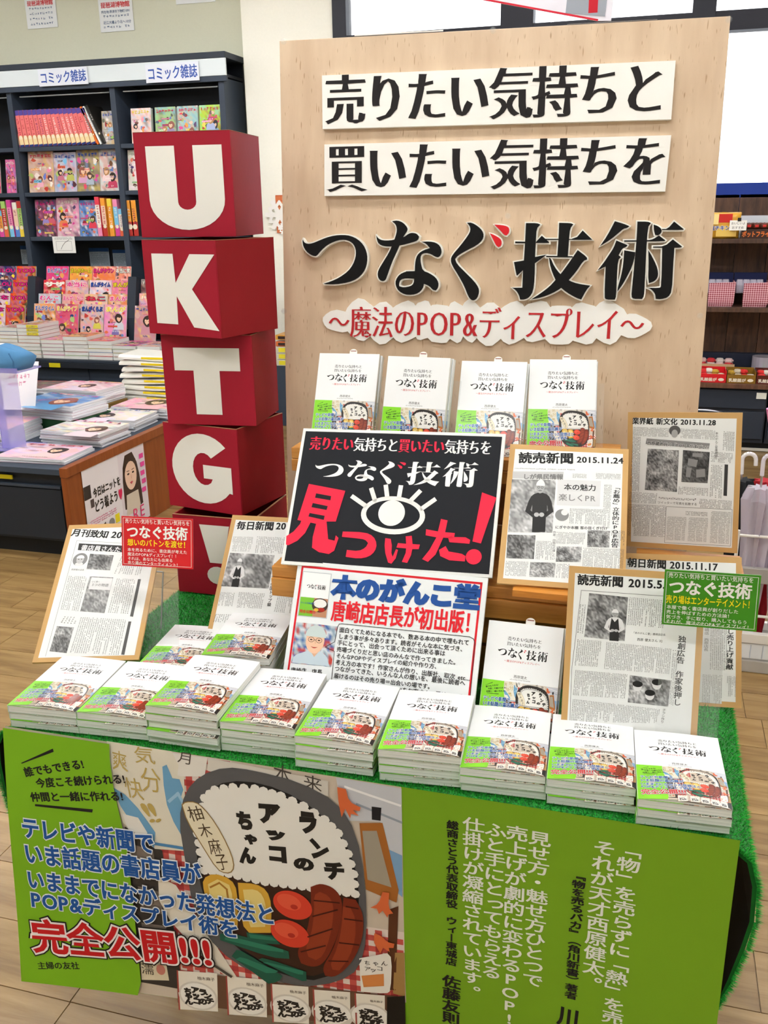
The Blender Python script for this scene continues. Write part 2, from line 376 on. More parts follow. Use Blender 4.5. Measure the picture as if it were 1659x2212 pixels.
T_GU = [[(0.4142,-0.377),(0.4242,-0.3766),(0.4375,-0.384),(0.4469,-0.3928),(0.4506,-0.4029),(0.4475,-0.4129),(0.436,-0.4229),(0.4178,-0.4317),(0.3969,-0.443),(0.3904,-0.4506),(0.3947,-0.4609),(0.4137,-0.4788),(0.4328,-0.4967),(0.4425,-0.5096),(0.4441,-0.5199),(0.4405,-0.5315),(0.4339,-0.5367),(0.4273,-0.536),(0.4204,-0.5277),(0.4118,-0.5071),(0.3979,-0.4839),(0.3841,-0.4634),(0.3806,-0.4519),(0.3849,-0.4417),(0.4017,-0.4227),(0.417,-0.4026),(0.422,-0.3926),(0.4205,-0.3838)]]
T_DOT = [[(0.4715,-0.3811),(0.4858,-0.382),(0.4988,-0.3846),(0.5037,-0.3896),(0.5032,-0.3983),(0.4982,-0.4033),(0.493,-0.402),(0.4849,-0.3932)], [(0.463,-0.3985),(0.4735,-0.4026),(0.4855,-0.4094),(0.4891,-0.417),(0.4873,-0.4245),(0.4822,-0.427),(0.4768,-0.4232),(0.4713,-0.4131)]]
T_GI = [[(0.5377,-0.3788),(0.5602,-0.379),(0.5674,-0.3821),(0.5601,-0.3901),(0.5596,-0.4137),(0.5593,-0.4486),(0.5603,-0.4914),(0.5583,-0.5168),(0.551,-0.5296),(0.5408,-0.5342),(0.5317,-0.5343),(0.5287,-0.5246),(0.5218,-0.5144),(0.5133,-0.5098),(0.5352,-0.5097),(0.5353,-0.4737),(0.5233,-0.4851),(0.5219,-0.4839),(0.5157,-0.4573),(0.5363,-0.4541),(0.5374,-0.416)],
 [(0.5168,-0.4154),(0.5387,-0.4163),(0.5388,-0.4193),(0.5169,-0.4189)], [(0.5597,-0.4169),(0.5715,-0.4043),(0.5873,-0.4176),(0.5874,-0.4188),(0.5598,-0.4189)], [(0.558,-0.4473),(0.5834,-0.4424),(0.5585,-0.4606)],
 [(0.6058,-0.379),(0.6285,-0.3797),(0.6349,-0.3822),(0.6285,-0.3908),(0.6276,-0.4117),(0.6268,-0.4463),(0.6052,-0.4462),(0.6061,-0.4115)], [(0.5794,-0.4106),(0.6073,-0.411),(0.6401,-0.4117),(0.6543,-0.3947),(0.6748,-0.4132),(0.5795,-0.4131)], [(0.5822,-0.4447),(0.6369,-0.4459),(0.637,-0.4483),(0.5823,-0.4474)],
 [(0.6463,-0.4335),(0.6659,-0.4477),(0.6662,-0.4526),(0.6588,-0.4551),(0.646,-0.4763),(0.6317,-0.4938),(0.6172,-0.5102),(0.5972,-0.5217),(0.5769,-0.5294),(0.5538,-0.5342),(0.5715,-0.5231),(0.5914,-0.5078),(0.6036,-0.4939),(0.6133,-0.4825),(0.6299,-0.4588)],
 [(0.5882,-0.4487),(0.5919,-0.4499),(0.5998,-0.4662),(0.6133,-0.4825),(0.6317,-0.4951),(0.6498,-0.5013),(0.6758,-0.505),(0.6682,-0.5138),(0.6586,-0.5335),(0.6462,-0.529),(0.6278,-0.519),(0.6119,-0.5064),(0.6022,-0.4913),(0.5922,-0.4687)]]
T_JU = [[(0.7178,-0.377),(0.7353,-0.3821),(0.7473,-0.387),(0.7432,-0.3906),(0.7359,-0.3918),(0.7266,-0.4002),(0.7125,-0.4123),(0.6905,-0.4263),(0.7046,-0.4049)],
 [(0.723,-0.4148),(0.7458,-0.4242),(0.7431,-0.4283),(0.7358,-0.4307),(0.7293,-0.4442),(0.7344,-0.4479),(0.7286,-0.454),(0.7284,-0.4911),(0.7293,-0.5261),(0.7272,-0.5331),(0.7096,-0.5332),(0.7056,-0.5287),(0.7045,-0.4663),(0.6887,-0.4743),(0.7003,-0.4589),(0.7094,-0.4441),(0.7185,-0.4294)],
 [(0.7624,-0.3782),(0.7826,-0.3785),(0.7893,-0.3814),(0.7834,-0.3898),(0.7837,-0.4419),(0.7851,-0.5059),(0.7851,-0.5258),(0.7818,-0.5313),(0.7645,-0.5314),(0.7597,-0.5271),(0.7604,-0.506),(0.7624,-0.4419),(0.7629,-0.4126)],
 [(0.7385,-0.4149),(0.7863,-0.415),(0.7959,-0.4128),(0.8063,-0.4057),(0.8198,-0.4154),(0.818,-0.4171),(0.7387,-0.4176)], [(0.7944,-0.3844),(0.8038,-0.3876),(0.811,-0.3937),(0.8108,-0.4009),(0.8051,-0.4057),(0.7989,-0.4044),(0.7959,-0.3959)],
 [(0.7398,-0.4344),(0.7621,-0.4382),(0.7615,-0.4468),(0.7578,-0.4664),(0.7492,-0.4862),(0.7403,-0.5035),(0.7312,-0.5173),(0.7318,-0.5061),(0.7368,-0.4862),(0.7397,-0.4615)],
 [(0.7876,-0.4342),(0.7958,-0.4469),(0.8055,-0.464),(0.8102,-0.4787),(0.8096,-0.4886),(0.804,-0.496),(0.7932,-0.4997),(0.7906,-0.4861),(0.7903,-0.4664)],
 [(0.8114,-0.3932),(0.8223,-0.3933),(0.834,-0.379),(0.8536,-0.394),(0.8525,-0.3955),(0.8116,-0.3953)],
 [(0.7964,-0.4272),(0.8187,-0.4273),(0.8341,-0.4136),(0.853,-0.4277),(0.8514,-0.4296),(0.8382,-0.43),(0.8385,-0.4665),(0.8396,-0.5156),(0.8332,-0.528),(0.8188,-0.5318),(0.8089,-0.5311),(0.807,-0.5207),(0.7977,-0.5108),(0.7872,-0.5089),(0.8148,-0.5095),(0.8182,-0.5058),(0.8145,-0.4299),(0.7965,-0.4296)]]
TITLE = [('tsu', T_TSU), ('na', T_NA), ('gu', T_GU), ('dot', T_DOT), ('gi', T_GI), ('ju', T_JU)]
def smooth(pts, k=2):
    """round the bends of a hand drawn stroke, keep its sharp points"""
    n = len(pts); out = []
    for i in range(n):
        p0, p1, p2 = pts[i - 1], pts[i], pts[(i + 1) % n]
        a = (p1[0] - p0[0], p1[1] - p0[1]); b = (p2[0] - p1[0], p2[1] - p1[1]); la, lb = math.hypot(*a) or 1e-9, math.hypot(*b) or 1e-9
        cs = (a[0] * b[0] + a[1] * b[1]) / la / lb
        if cs < 0.55: out.append(p1)
        else: out += [(p1[0] - a[0] * .25, p1[1] - a[1] * .25), (p1[0] + b[0] * .25, p1[1] + b[1] * .25)]
    return out
def tess(pts):
    tr = tessellate_polygon([[Vector((x, y, 0)) for x, y in pts]]); out = []
    for t in tr:
        (x0, y0), (x1, y1), (x2, y2) = (pts[i] for i in t); ar = (x1 - x0) * (y2 - y0) - (x2 - x0) * (y1 - y0)
        if abs(ar) > 1e-12: out.append(list(t) if ar > 0 else list(t)[::-1])
    return out
TITLE = [(k, [(lambda p: (p, tess(p)))(smooth(s)) for s in v]) for k, v in TITLE]
_tx = [x for _, v in TITLE for p, _ in v for x, y in p]; _ty = [y for _, v in TITLE for p, _ in v for x, y in p]
TX0, TX1, TY0, TY1 = min(_tx), max(_tx), min(_ty), max(_ty)
def title_print(P, q, l, col, dot):
    """the title word printed over the quad TL TR BR BL"""
    for k, strokes in TITLE:
        for pts, fs in strokes:
            out = []
            for x, y in pts:
                a, b = (x - TX0) / (TX1 - TX0), (TY1 - y) / (TY1 - TY0)
                out.append(tuple((1 - b) * ((1 - a) * q[0][i] + a * q[1][i]) + b * ((1 - a) * q[3][i] + a * q[2][i]) for i in (0, 1)))
            P.put(out, fs, l, dot if k == 'dot' else col)

K = C('1c1a1b'); W = C('f4f3ef'); RED = C('d4202c'); LIME = C('7fb51c')

def rblob(P, x0, x1, y0, y1, rad, l, col, n=5):
    pts = []
    for cx, cy, a0 in ((x1 - rad, y1 - rad, 0), (x0 + rad, y1 - rad, 90), (x0 + rad, y0 + rad, 180), (x1 - rad, y0 + rad, 270)):
        for i in range(n + 1): a = math.radians(a0 + 90 * i / n); pts.append((cx + rad * math.cos(a), cy + rad * math.sin(a)))
    P.poly(pts, l, col)
def wobble(rng, cx, cy, r, n=9, k=.35, sy=1.0):
    return [(cx + r * (1 + rng.uniform(-k, k)) * math.cos(t), cy + sy * r * (1 + rng.uniform(-k, k)) * math.sin(t)) for t in [2 * math.pi * i / n for i in range(n)]]

# ---------------------------------------------------------------- the lunch box photograph with its slogan (banner and belly band)
def art(P, fine=True):
    rng = random.Random(3)
    g = C('7cb41b') if fine else C('86d62a')
    P.grid(0, 1, -.72, 0, 0, C('cdbfae'), 24, 12)
    # red gingham cloth
    red1, red2, whi = C('c9564e'), C('a8383a'), C('e6d6cd')
    def ging(u0, u1, v0, v1, l, c=.0165):
        nu, nv = int(round((u1 - u0) / c)), int(round((v1 - v0) / c))
        P.rect(u0, u1, v0, v1, l, whi)
        for i in range(nu):
            for j in range(nv):
                k = (i % 2) + (j % 2)
                if k: P.rect(u0 + i * c, u0 + i * c + c, v0 + j * c, v0 + j * c + c, l + .5, red2 if k == 2 else red1)
    ging(.40, .60, -.20, 0, 1); ging(.36, .56, -.46, -.24, 1); ging(.42, 1.0, -.62, -.40, 1); ging(.30, .52, -.66, -.50, 1)
    P.poly([(0.8513,-0.0002),(1.0009,-0.0032),(0.9977,-0.2829),(0.9669,-0.2676),(0.9514,-0.0997),(0.8671,-0.1123)], 2, C('c9ccd4'))
    P.poly([(0.9593,-0.1683),(0.9989,-0.1823),(0.9976,-0.298),(0.9844,-0.285)], 3, C('7fa6cc'))
    P.line([(0.873,-0.0218),(0.996,-0.0484)], .006, 3, C('f2f2f5')); P.line([(0.8989,-0.0627),(0.9977,-0.0927)], .006, 3, C('9aa2b0'))
    P.poly([(0.932,-0.0628),(0.9541,-0.062),(0.9514,-0.0972),(0.9315,-0.0977)], 3, C('1c1c22'))
    # menu stand and shelf behind the box
    P.poly([(0.9026,-0.112),(0.9558,-0.1015),(0.9898,-0.2791),(0.9841,-0.3153),(0.9133,-0.2911)], 4, C('a8682c')); P.poly([(0.9089,-0.131),(0.9422,-0.125),(0.9735,-0.2741),(0.9181,-0.2626)], 5, C('a39a8a'))
    P.poly([(0.966,-0.3384),(0.9884,-0.3247),(0.9764,-0.5821),(0.9562,-0.5856)], 4, C('5a321c')); P.poly([(0.9778,-0.4638),(1.0002,-0.4601),(0.9986,-0.599),(0.9696,-0.5936)], 4, C('a8834e'))
    # dark shelf on the left, cup, paper tags
    P.poly([(0.3151,-0.2205),(0.4104,-0.2726),(0.4309,-0.6328),(0.4221,-0.6871),(0.3212,-0.6831)], 4, C('3c3632'))
    for p in ([(0.3227,-0.2655),(0.3872,-0.2762),(0.389,-0.3582),(0.3286,-0.3573)], [(0.3368,-0.3871),(0.3924,-0.3939),(0.3994,-0.4602),(0.3433,-0.464)], [(0.3375,-0.4962),(0.4028,-0.4961),(0.4054,-0.5583),(0.3397,-0.5639)]): P.poly(p, 5, C('837569'))
    P.poly([(0.3264,-0.6056),(0.3945,-0.6032),(0.3994,-0.6645),(0.3253,-0.6744)], 6, C('d8ccb0')); P.text(*[(0.327,-0.6556),(0.3623,-0.6539)], '濡', 7, C('40382e'), 'reg')
    P.ell(*[(0.3794,-0.6336)][0], .012, .016, 7, C('c47a6a'))
    P.poly([(0.394,-0.3471),(0.4396,-0.3657),(0.5097,-0.4891),(0.5821,-0.6231),(0.5702,-0.6355),(0.5067,-0.5886),(0.4174,-0.4781),(0.3915,-0.4199)], 6, C('e9e1d2'))
    P.poly([(0.2822,0.0033),(0.4517,0.0022),(0.4793,-0.0591),(0.4775,-0.2623),(0.392,-0.2703),(0.3109,-0.2109),(0.2913,-0.1169)], 5, C('e2dccb'))
    P.poly([(0.4251,-0.0418),(0.4368,-0.0351),(0.4494,-0.0685),(0.4676,-0.0684),(0.4759,-0.0949),(0.4684,-0.1162),(0.4712,-0.1715),(0.4628,-0.2186),(0.4455,-0.1856),(0.4309,-0.142),(0.4257,-0.0921)], 6, C('6ea3c8'))
    P.poly([(0.2922,-0.1178),(0.3231,-0.1325),(0.3543,-0.1636),(0.3806,-0.2004),(0.396,-0.2236),(0.3898,-0.2681),(0.3474,-0.2259),(0.308,-0.1653)], 6, C('6ea3c8'))
    P.poly([(0.3118,-0.1852),(0.3533,-0.1892),(0.3751,-0.2268),(0.3647,-0.2591),(0.3243,-0.2242)], 7, C('e8e4dc'))
    P.line([(0.3926,-0.2548),(0.4754,-0.2549)], .008, 7, C('4f88b8')); P.line([(0.4382,-0.1308),(0.4618,-0.1071),(0.4713,-0.1259)], .008, 7, C('9cc4dc'))
    gold = C('bda45c')
    for c, q in (('爽', [(0.2953,-0.015),(0.3319,-0.0199),(0.3346,-0.07),(0.2941,-0.0683)]), ('気', [(0.3534,0.0008),(0.4016,0.0051),(0.4092,-0.039),(0.3541,-0.0419)]), ('分', [(0.3653,-0.0504),(0.4157,-0.0507),(0.4227,-0.1128),(0.3698,-0.1155)]), ('快', [(0.3203,-0.0847),(0.3664,-0.0831),(0.3735,-0.1404),(0.3275,-0.137)]), ('!', [(0.357,-0.1504),(0.3734,-0.1455),(0.3993,-0.1925),(0.3853,-0.1997)]), ('!', [(0.3756,-0.1477),(0.3919,-0.1427),(0.4156,-0.1875),(0.4015,-0.1973)])):
        P.qtext(q, c, 7, gold, 'reg')
    P.poly([(0.4447,-0.0013),(0.5424,0.0001),(0.5319,-0.0515),(0.4633,-0.0615)], 5, C('e6e2da')); P.qtext([(0.47,0.0048),(0.5018,0.0043),(0.4963,-0.0265),(0.4645,-0.0236)], '月', 6, C('4a423c'), 'reg')
    for c, q in (('本', [(0.7047,0.0134),(0.7492,0.0049),(0.7438,-0.0407),(0.7036,-0.0366)]), ('来', [(0.7758,-0.0012),(0.8201,-0.0072),(0.8172,-0.0449),(0.775,-0.0411)])):
        P.qtext(q, c, 6, C('4a423c'), 'reg')
    P.poly([(0.5424,0.0001),(0.8333,-0.0127),(0.8326,-0.0526),(0.5414,-0.0351)], 5, C('d6d0c6'))
    # the box
    P.poly(smooth([(0.5229,-0.0478),(0.5872,-0.0159),(0.6548,-0.0137),(0.7664,-0.0249),(0.8546,-0.0643),(0.8955,-0.138),(0.9135,-0.2709),(0.9136,-0.4232),(0.8918,-0.5294),(0.8367,-0.5826),(0.7543,-0.6147),(0.663,-0.6094),(0.5719,-0.5725),(0.5092,-0.5047),(0.4796,-0.4162),(0.4698,-0.2891),(0.4595,-0.1784),(0.4803,-0.0993)]), 8, C('5c5b5d') if fine else C('2c2725'))
    P.poly(smooth([(0.5587,-0.0652),(0.6316,-0.043),(0.7212,-0.0515),(0.8096,-0.0959),(0.8664,-0.1574),(0.8961,-0.2484),(0.8968,-0.3495),(0.8811,-0.4952),(0.8004,-0.5861),(0.7092,-0.5911),(0.6186,-0.5491),(0.5466,-0.4882),(0.5082,-0.3858),(0.4982,-0.2591),(0.516,-0.1243)]), 9, C('1d1b1a'))
    P.poly(smooth([(0.5153,-0.3025),(0.6702,-0.309),(0.8907,-0.3099),(0.8791,-0.4801),(0.8007,-0.5705),(0.7094,-0.5807),(0.6188,-0.5387),(0.5469,-0.4778),(0.5128,-0.3851)]), 10, C('3a2216'))
    rice = [(0.5302,-0.1071),(0.5582,-0.0803),(0.6039,-0.0661),(0.6581,-0.0607),(0.7208,-0.069),(0.7741,-0.0862),(0.8226,-0.1139),(0.8532,-0.1444),(0.8746,-0.1963),(0.8862,-0.2499),(0.8885,-0.3052),(0.846,-0.3068),(0.7606,-0.3075),(0.6701,-0.3116),(0.5792,-0.3053),(0.5174,-0.3073),(0.5111,-0.2571),(0.5067,-0.2069),(0.5197,-0.1542)]
    P.poly(rice, 11, C('eceae4'))
    n = len(rice)
    for i in range(n):
        (x0, y0), (x1, y1) = rice[i], rice[(i + 1) % n]; L = math.hypot(x1 - x0, y1 - y0); m = max(1, int(L / .019))
        for j in range(m): P.ell(x0 + (x1 - x0) * j / m, y0 + (y1 - y0) * j / m, .012, .012, 11, C('eceae4'), n=8)
    for c, q in (('ラ', [(0.7626,-0.1004),(0.8006,-0.0997),(0.8108,-0.1508),(0.7613,-0.1633)]), ('ン', [(0.7814,-0.1653),(0.837,-0.182),(0.8206,-0.2222),(0.7892,-0.2245)]), ('チ', [(0.8139,-0.2258),(0.8653,-0.2229),(0.8645,-0.271),(0.8219,-0.2776)]), ('の', [(0.7443,-0.2264),(0.7937,-0.2264),(0.793,-0.2619),(0.7435,-0.262)]),
                 ('ア', [(0.664,-0.0974),(0.718,-0.092),(0.7145,-0.1477),(0.6649,-0.1501)]), ('ッ', [(0.6782,-0.1632),(0.7277,-0.1633),(0.7225,-0.1944),(0.6798,-0.1908)]), ('コ', [(0.6839,-0.2078),(0.7268,-0.2038),(0.7281,-0.2492),(0.6851,-0.2507)]),
                 ('ち', [(0.6068,-0.126),(0.6453,-0.1253),(0.6485,-0.1753),(0.6101,-0.1735)]), ('ゃ', [(0.6234,-0.1841),(0.6573,-0.1841),(0.6567,-0.212),(0.6249,-0.2143)]), ('ん', [(0.6088,-0.2218),(0.6519,-0.2203),(0.6531,-0.2658),(0.6098,-0.27)])):
        P.qtext(q, c, 12, C('221f1c'), 'fat')
    tagp = smooth([(0.4724,-0.1333),(0.4819,-0.1233),(0.5071,-0.1196),(0.5272,-0.1328),(0.5557,-0.169),(0.5837,-0.2257),(0.5962,-0.2695),(0.5923,-0.2946),(0.5747,-0.3045),(0.5521,-0.2968),(0.5173,-0.2358),(0.4825,-0.1749)])
    P.poly(tagp, 13, C('e9dfc4')); P.line(tagp, .0025, 13.5, C('9c7c44'), True)
    for c, q in (('柚', [(0.4814,-0.1371),(0.5183,-0.1265),(0.5286,-0.163),(0.4939,-0.1758)]), ('木', [(0.5053,-0.1791),(0.5397,-0.1714),(0.5478,-0.2057),(0.5179,-0.2153)]), ('麻', [(0.5293,-0.2161),(0.5614,-0.2087),(0.5694,-0.2482),(0.5395,-0.2579)]), ('子', [(0.5464,-0.2568),(0.5762,-0.2497),(0.5842,-0.2918),(0.5566,-0.2986)])):
        P.qtext(q, c, 14, C('4c3a22'), 'reg')
    # omelette rolls, tomatoes, sausages, beans
    e0, e1, e2 = C('d8a83c'), C('e8d283'), C('a9752a')
    P.poly(smooth([(0.5126,-0.3311),(0.5426,-0.3095),(0.5857,-0.3181),(0.6008,-0.3506),(0.5943,-0.4572),(0.552,-0.4614),(0.5236,-0.4092),(0.5133,-0.3696)]), 12, e0); P.poly(smooth([(0.5255,-0.3445),(0.5513,-0.3251),(0.5807,-0.3358),(0.5876,-0.3681),(0.5827,-0.4306),(0.5526,-0.4407),(0.5308,-0.3977)]), 13, e1); P.line([(0.5322,-0.3512),(0.5556,-0.3346),(0.5734,-0.3498),(0.5766,-0.4007)], .005, 13.5, e2)
    P.poly(smooth([(0.6024,-0.3258),(0.6472,-0.3203),(0.675,-0.3338),(0.6845,-0.3732),(0.678,-0.459),(0.6229,-0.4706),(0.6051,-0.4477)]), 12, e0); P.poly(smooth([(0.6147,-0.3433),(0.6468,-0.3357),(0.6646,-0.3507),(0.6706,-0.3857),(0.6647,-0.4432),(0.6279,-0.4517),(0.6196,-0.4195)]), 13, e1)
    for cx, cy in [(0.7368,-0.3648),(0.7259,-0.4512)]:
        P.ell(cx, cy, .048, .040, 14, C('d9412c'), -.25, 32); P.ell(cx - .008, cy + .008, .030, .022, 14.5, C('e55a3e'), -.25, 24); P.ell(cx + .004, cy - .004, .009, .007, 15, C('b82f22'))
    for pts, lines in (([(0.7832,-0.304),(0.8082,-0.2884),(0.8417,-0.2973),(0.8591,-0.3276),(0.8546,-0.3817),(0.839,-0.4507),(0.8083,-0.5253),(0.7785,-0.5458),(0.7491,-0.5377),(0.7394,-0.5032),(0.7668,-0.4471),(0.782,-0.3679)], [(0.7861,-0.3876),(0.8451,-0.3578),(0.7713,-0.4515),(0.8306,-0.4162),(0.7521,-0.501),(0.8116,-0.4706),(0.7915,-0.3408),(0.85,-0.3366)]),
                       ([(0.8615,-0.3196),(0.8905,-0.3211),(0.9078,-0.3579),(0.9045,-0.4298),(0.8786,-0.5058),(0.8348,-0.5648),(0.8076,-0.5652),(0.8013,-0.5394),(0.8318,-0.4776),(0.8525,-0.3974)], [(0.8627,-0.3804),(0.903,-0.379),(0.848,-0.4544),(0.893,-0.4521),(0.8198,-0.5156),(0.8651,-0.5081),(0.8678,-0.344),(0.8946,-0.3448)])):
        P.poly(smooth(smooth(pts)), 13, C('7a2a14'))
        cx = sum(x for x, y in pts) / len(pts); cy = sum(y for x, y in pts) / len(pts)
        P.poly(smooth([(cx + (x - cx) * .62, cy + (y - cy) * .8) for x, y in pts]), 13.5, C('93391d'))
        for i in range(0, len(lines), 2): P.line(lines[i:i + 2], .004, 14, C('451408'))
    for pts in ([(0.5466,-0.4882),(0.5746,-0.4759),(0.7202,-0.5063),(0.7206,-0.5295),(0.6739,-0.5347),(0.5461,-0.5065)], [(0.616,-0.4691),(0.6847,-0.4657),(0.7001,-0.489),(0.6198,-0.4996)], [(0.5869,-0.5283),(0.6053,-0.5305),(0.7001,-0.5875),(0.6905,-0.6073),(0.6627,-0.6199),(0.5725,-0.5516)], [(0.6415,-0.5479),(0.6555,-0.5378),(0.7609,-0.5617),(0.7603,-0.5903),(0.7456,-0.5943)]):
        P.poly(smooth(pts), 14, C('1d5a48')); cx = sum(x for x, y in pts) / len(pts); cy = sum(y for x, y in pts) / len(pts)
        P.poly([(cx + (x - cx) * .85, cy + .004 + (y - cy) * .4) for x, y in pts], 14.5, C('2b7a60'))
    P.line([(0.5207,-0.5863),(0.5661,-0.6153)], .008, 15, C('4c4640'))
    for pts in ([(0.8553,-0.0219),(0.8752,-0.024),(0.8813,-0.0554),(0.9077,-0.0664),(0.9053,-0.0767),(0.8898,-0.0765),(0.9029,-0.0895),(0.8853,-0.0871),(0.8828,-0.1),(0.8721,-0.0766),(0.8629,-0.1004),(0.8568,-0.064)], [(0.9533,-0.2873),(0.9689,-0.2874),(0.9661,-0.3283),(0.9771,-0.3443),(0.9659,-0.3486),(0.9635,-0.3591),(0.9526,-0.3406),(0.9436,-0.3522),(0.9393,-0.3376),(0.9237,-0.3376),(0.944,-0.3217)], [(0.9316,-0.4101),(0.9516,-0.417),(0.9604,-0.4309),(0.9782,-0.4331),(0.9758,-0.4462),(0.9646,-0.448),(0.9667,-0.4605),(0.9512,-0.4502),(0.9443,-0.4693),(0.9356,-0.4503),(0.929,-0.436)]):
        P.poly(smooth(pts), 12, C('d86a3c'))
    # the little cards along the bottom
    P.poly([(0.4217,-0.6291),(0.9986,-0.599),(0.9973,-0.7185),(0.4183,-0.73)], 6, C('6a4a38'))
    for q in ([(0.424,-0.6287),(0.529,-0.6173),(0.5241,-0.7393),(0.4214,-0.7507)], [(0.553,-0.6217),(0.656,-0.6116),(0.6517,-0.7329),(0.551,-0.7431)], [(0.6686,-0.623),(0.7626,-0.6123),(0.7588,-0.7332),(0.6671,-0.7439)], [(0.7748,-0.6191),(0.8657,-0.6087),(0.8624,-0.7292),(0.7738,-0.7395)], [(0.8784,-0.6102),(0.9501,-0.6031),(0.9472,-0.7231),(0.8778,-0.7301)]):
        P.poly(q, 7, C('efe9dc')); P.line([q[0], q[3]], .004, 7.5, C('a54a40'))
        def at(a, b): return tuple((1 - b) * ((1 - a) * q[0][k] + a * q[1][k]) + b * ((1 - a) * q[3][k] + a * q[2][k]) for k in (0, 1))
        P.text(at(.5, .2), at(.95, .21), '柚木麻子', 8, C('5c4a3a'), 'reg')
        c = at(.5, .62); P.ell(c[0], c[1], .052, .045, 7.4, C('d8d2c8')); P.ell(c[0], c[1], .046, .04, 7.6, C('f4f1ea'))
        for t, a, b in (('ラ', .62, .5), ('ン', .74, .58), ('チ', .8, .72), ('の', .62, .74), ('ア', .42, .46), ('ッ', .44, .6), ('コ', .46, .74), ('ち', .24, .5), ('ゃ', .26, .62), ('ん', .26, .76)):
            p = at(a, b); P.text((p[0] - .011, p[1] - .011), (p[0] + .011, p[1] - .012), t, 8, C('2a2420'), 'fat')
    P.poly(smooth([(0.8923,-0.4959),(0.9599,-0.4667),(0.9709,-0.4802),(0.9652,-0.584),(0.9538,-0.5963),(0.8929,-0.6015)]), 8, C('f0ece4')); P.poly([(0.896,-0.5493),(0.9501,-0.5325),(0.9496,-0.5712),(0.9,-0.5848)], 9, C('dc8c4c'))
    for i, p in enumerate([(0.903,-0.5327),(0.9165,-0.533),(0.9323,-0.5252),(0.9033,-0.5146),(0.9235,-0.5112),(0.9437,-0.5078)]): P.text(p, (p[0] + .017, p[1]), 'アッコちゃん'[i], 9, C('4a4440'), 'tiny')
    P.poly([(0.9559,-0.6063),(0.9987,-0.5938),(0.9971,-0.7342),(0.9525,-0.7003)], 9, C('17130f'))
    # lime field and slogan
    P.poly([(-.0, 0), (.292, 0)] + [(0.2906,-0.0409),(0.296,-0.1162),(0.3109,-0.2109),(0.3216,-0.2965),(0.3228,-0.3893),(0.324,-0.4828),(0.3249,-0.6085),(0.3262,-0.6769)][0:] + [(.315, -.72), (0, -.72)], 16, g)
    P.poly([(0.0466,-0.0852),(0.1379,-0.0342),(0.1395,-0.0426),(0.0485,-0.0871)], 17, K); P.poly([(0.0779,-0.1917),(0.2364,-0.1819),(0.2341,-0.1909),(0.0777,-0.1975)], 17, K)
    P.text(*[(0.0567,-0.1219),(0.2232,-0.0742)], '誰でもできる!', 17, K, 'heavy', .027); P.text(*[(0.0867,-0.1464),(0.331,-0.0978)], '今度こそ続けられる!', 17, K, 'heavy', .027); P.text(*[(0.0682,-0.1866),(0.3227,-0.1454)], '仲間と一緒に作れる!', 17, K, 'heavy', .027)
    blue = C('1c55a0')
    for a, b, t, h in ((*[(0.0353,-0.2911),(0.3958,-0.2803)], 'テレビや新聞で', .092), (*[(0.0364,-0.3649),(0.5122,-0.3489)], 'いま話題の書店員が', .096), (*[(0.0362,-0.4385),(0.6945,-0.4311)], 'いままでになかった発想法と', .092), (*[(0.0415,-0.4946),(0.5986,-0.4903)], 'POP&ディスプレイ術を', .084)):
        P.text(a, b, t, 18, C('eef2f6'), 'out', h * .68); P.text(a, b, t, 19, blue, 'heavy', h * .68)
    a, b = [(0.0407,-0.6249),(0.5289,-0.5941)]
    P.text(a, b, '完全公開!!!', 20, C('151012'), 'out2', .104); P.text(a, b, '完全公開!!!', 21, C('f6eeee'), 'out', .104); P.text(a, b, '完全公開!!!', 22, C('c8161e'), 'heavy', .104)
    P.text(*[(0.0483,-0.6776),(0.1633,-0.6621)], '主婦の友社', 17, K, 'bold')
# ---------------------------------------------------------------- pseudo print for columns too small to read, and half-tone pictures
def columns(P, q, cols, rows, l, ink_=C('4a4a4a'), vertical=True, seed=0, gap=.3, fill=.93):
    """q = TL,TR,BR,BL of a text block of tiny illegible characters"""
    rng = random.Random(seed); vs = []; fs = []; nst = 3
    if cols * rows > 24: cols, rows, nst = int(cols * 1.55), int(rows * 1.6), 4
    def at(a, b): return tuple((1 - b) * ((1 - a) * q[0][k] + a * q[1][k]) + b * ((1 - a) * q[3][k] + a * q[2][k]) for k in (0, 1))
    for i in range(cols):
        stop = rows if rng.random() < .8 else rng.uniform(.3, 1) * rows
        for j in range(rows):
            if rng.random() > fill or j > stop: continue
            ca, cb = (i + gap / 2) / cols, (j + .08) / rows; wa, wb = (1 - gap) / cols, .84 / rows
            if not vertical: ca, cb, wa, wb = (i + .08) / cols, (j + gap / 2) / rows, .84 / cols, (1 - gap) / rows
            for st in range(nst):
                if rng.random() < .5: x0, x1, y0 = rng.uniform(0, .2), rng.uniform(.75, 1), rng.uniform(0, .8); y1 = y0 + .16
                else: y0, y1, x0 = rng.uniform(0, .25), rng.uniform(.7, 1), rng.uniform(0, .78); x1 = x0 + .16
                n = len(vs); vs += [at(ca + wa * x, cb + wb * y) for x, y in ((x0, y1), (x1, y1), (x1, y0), (x0, y0))]; fs.append((n, n + 1, n + 2, n + 3))
    P.put(vs, fs, l, ink_)
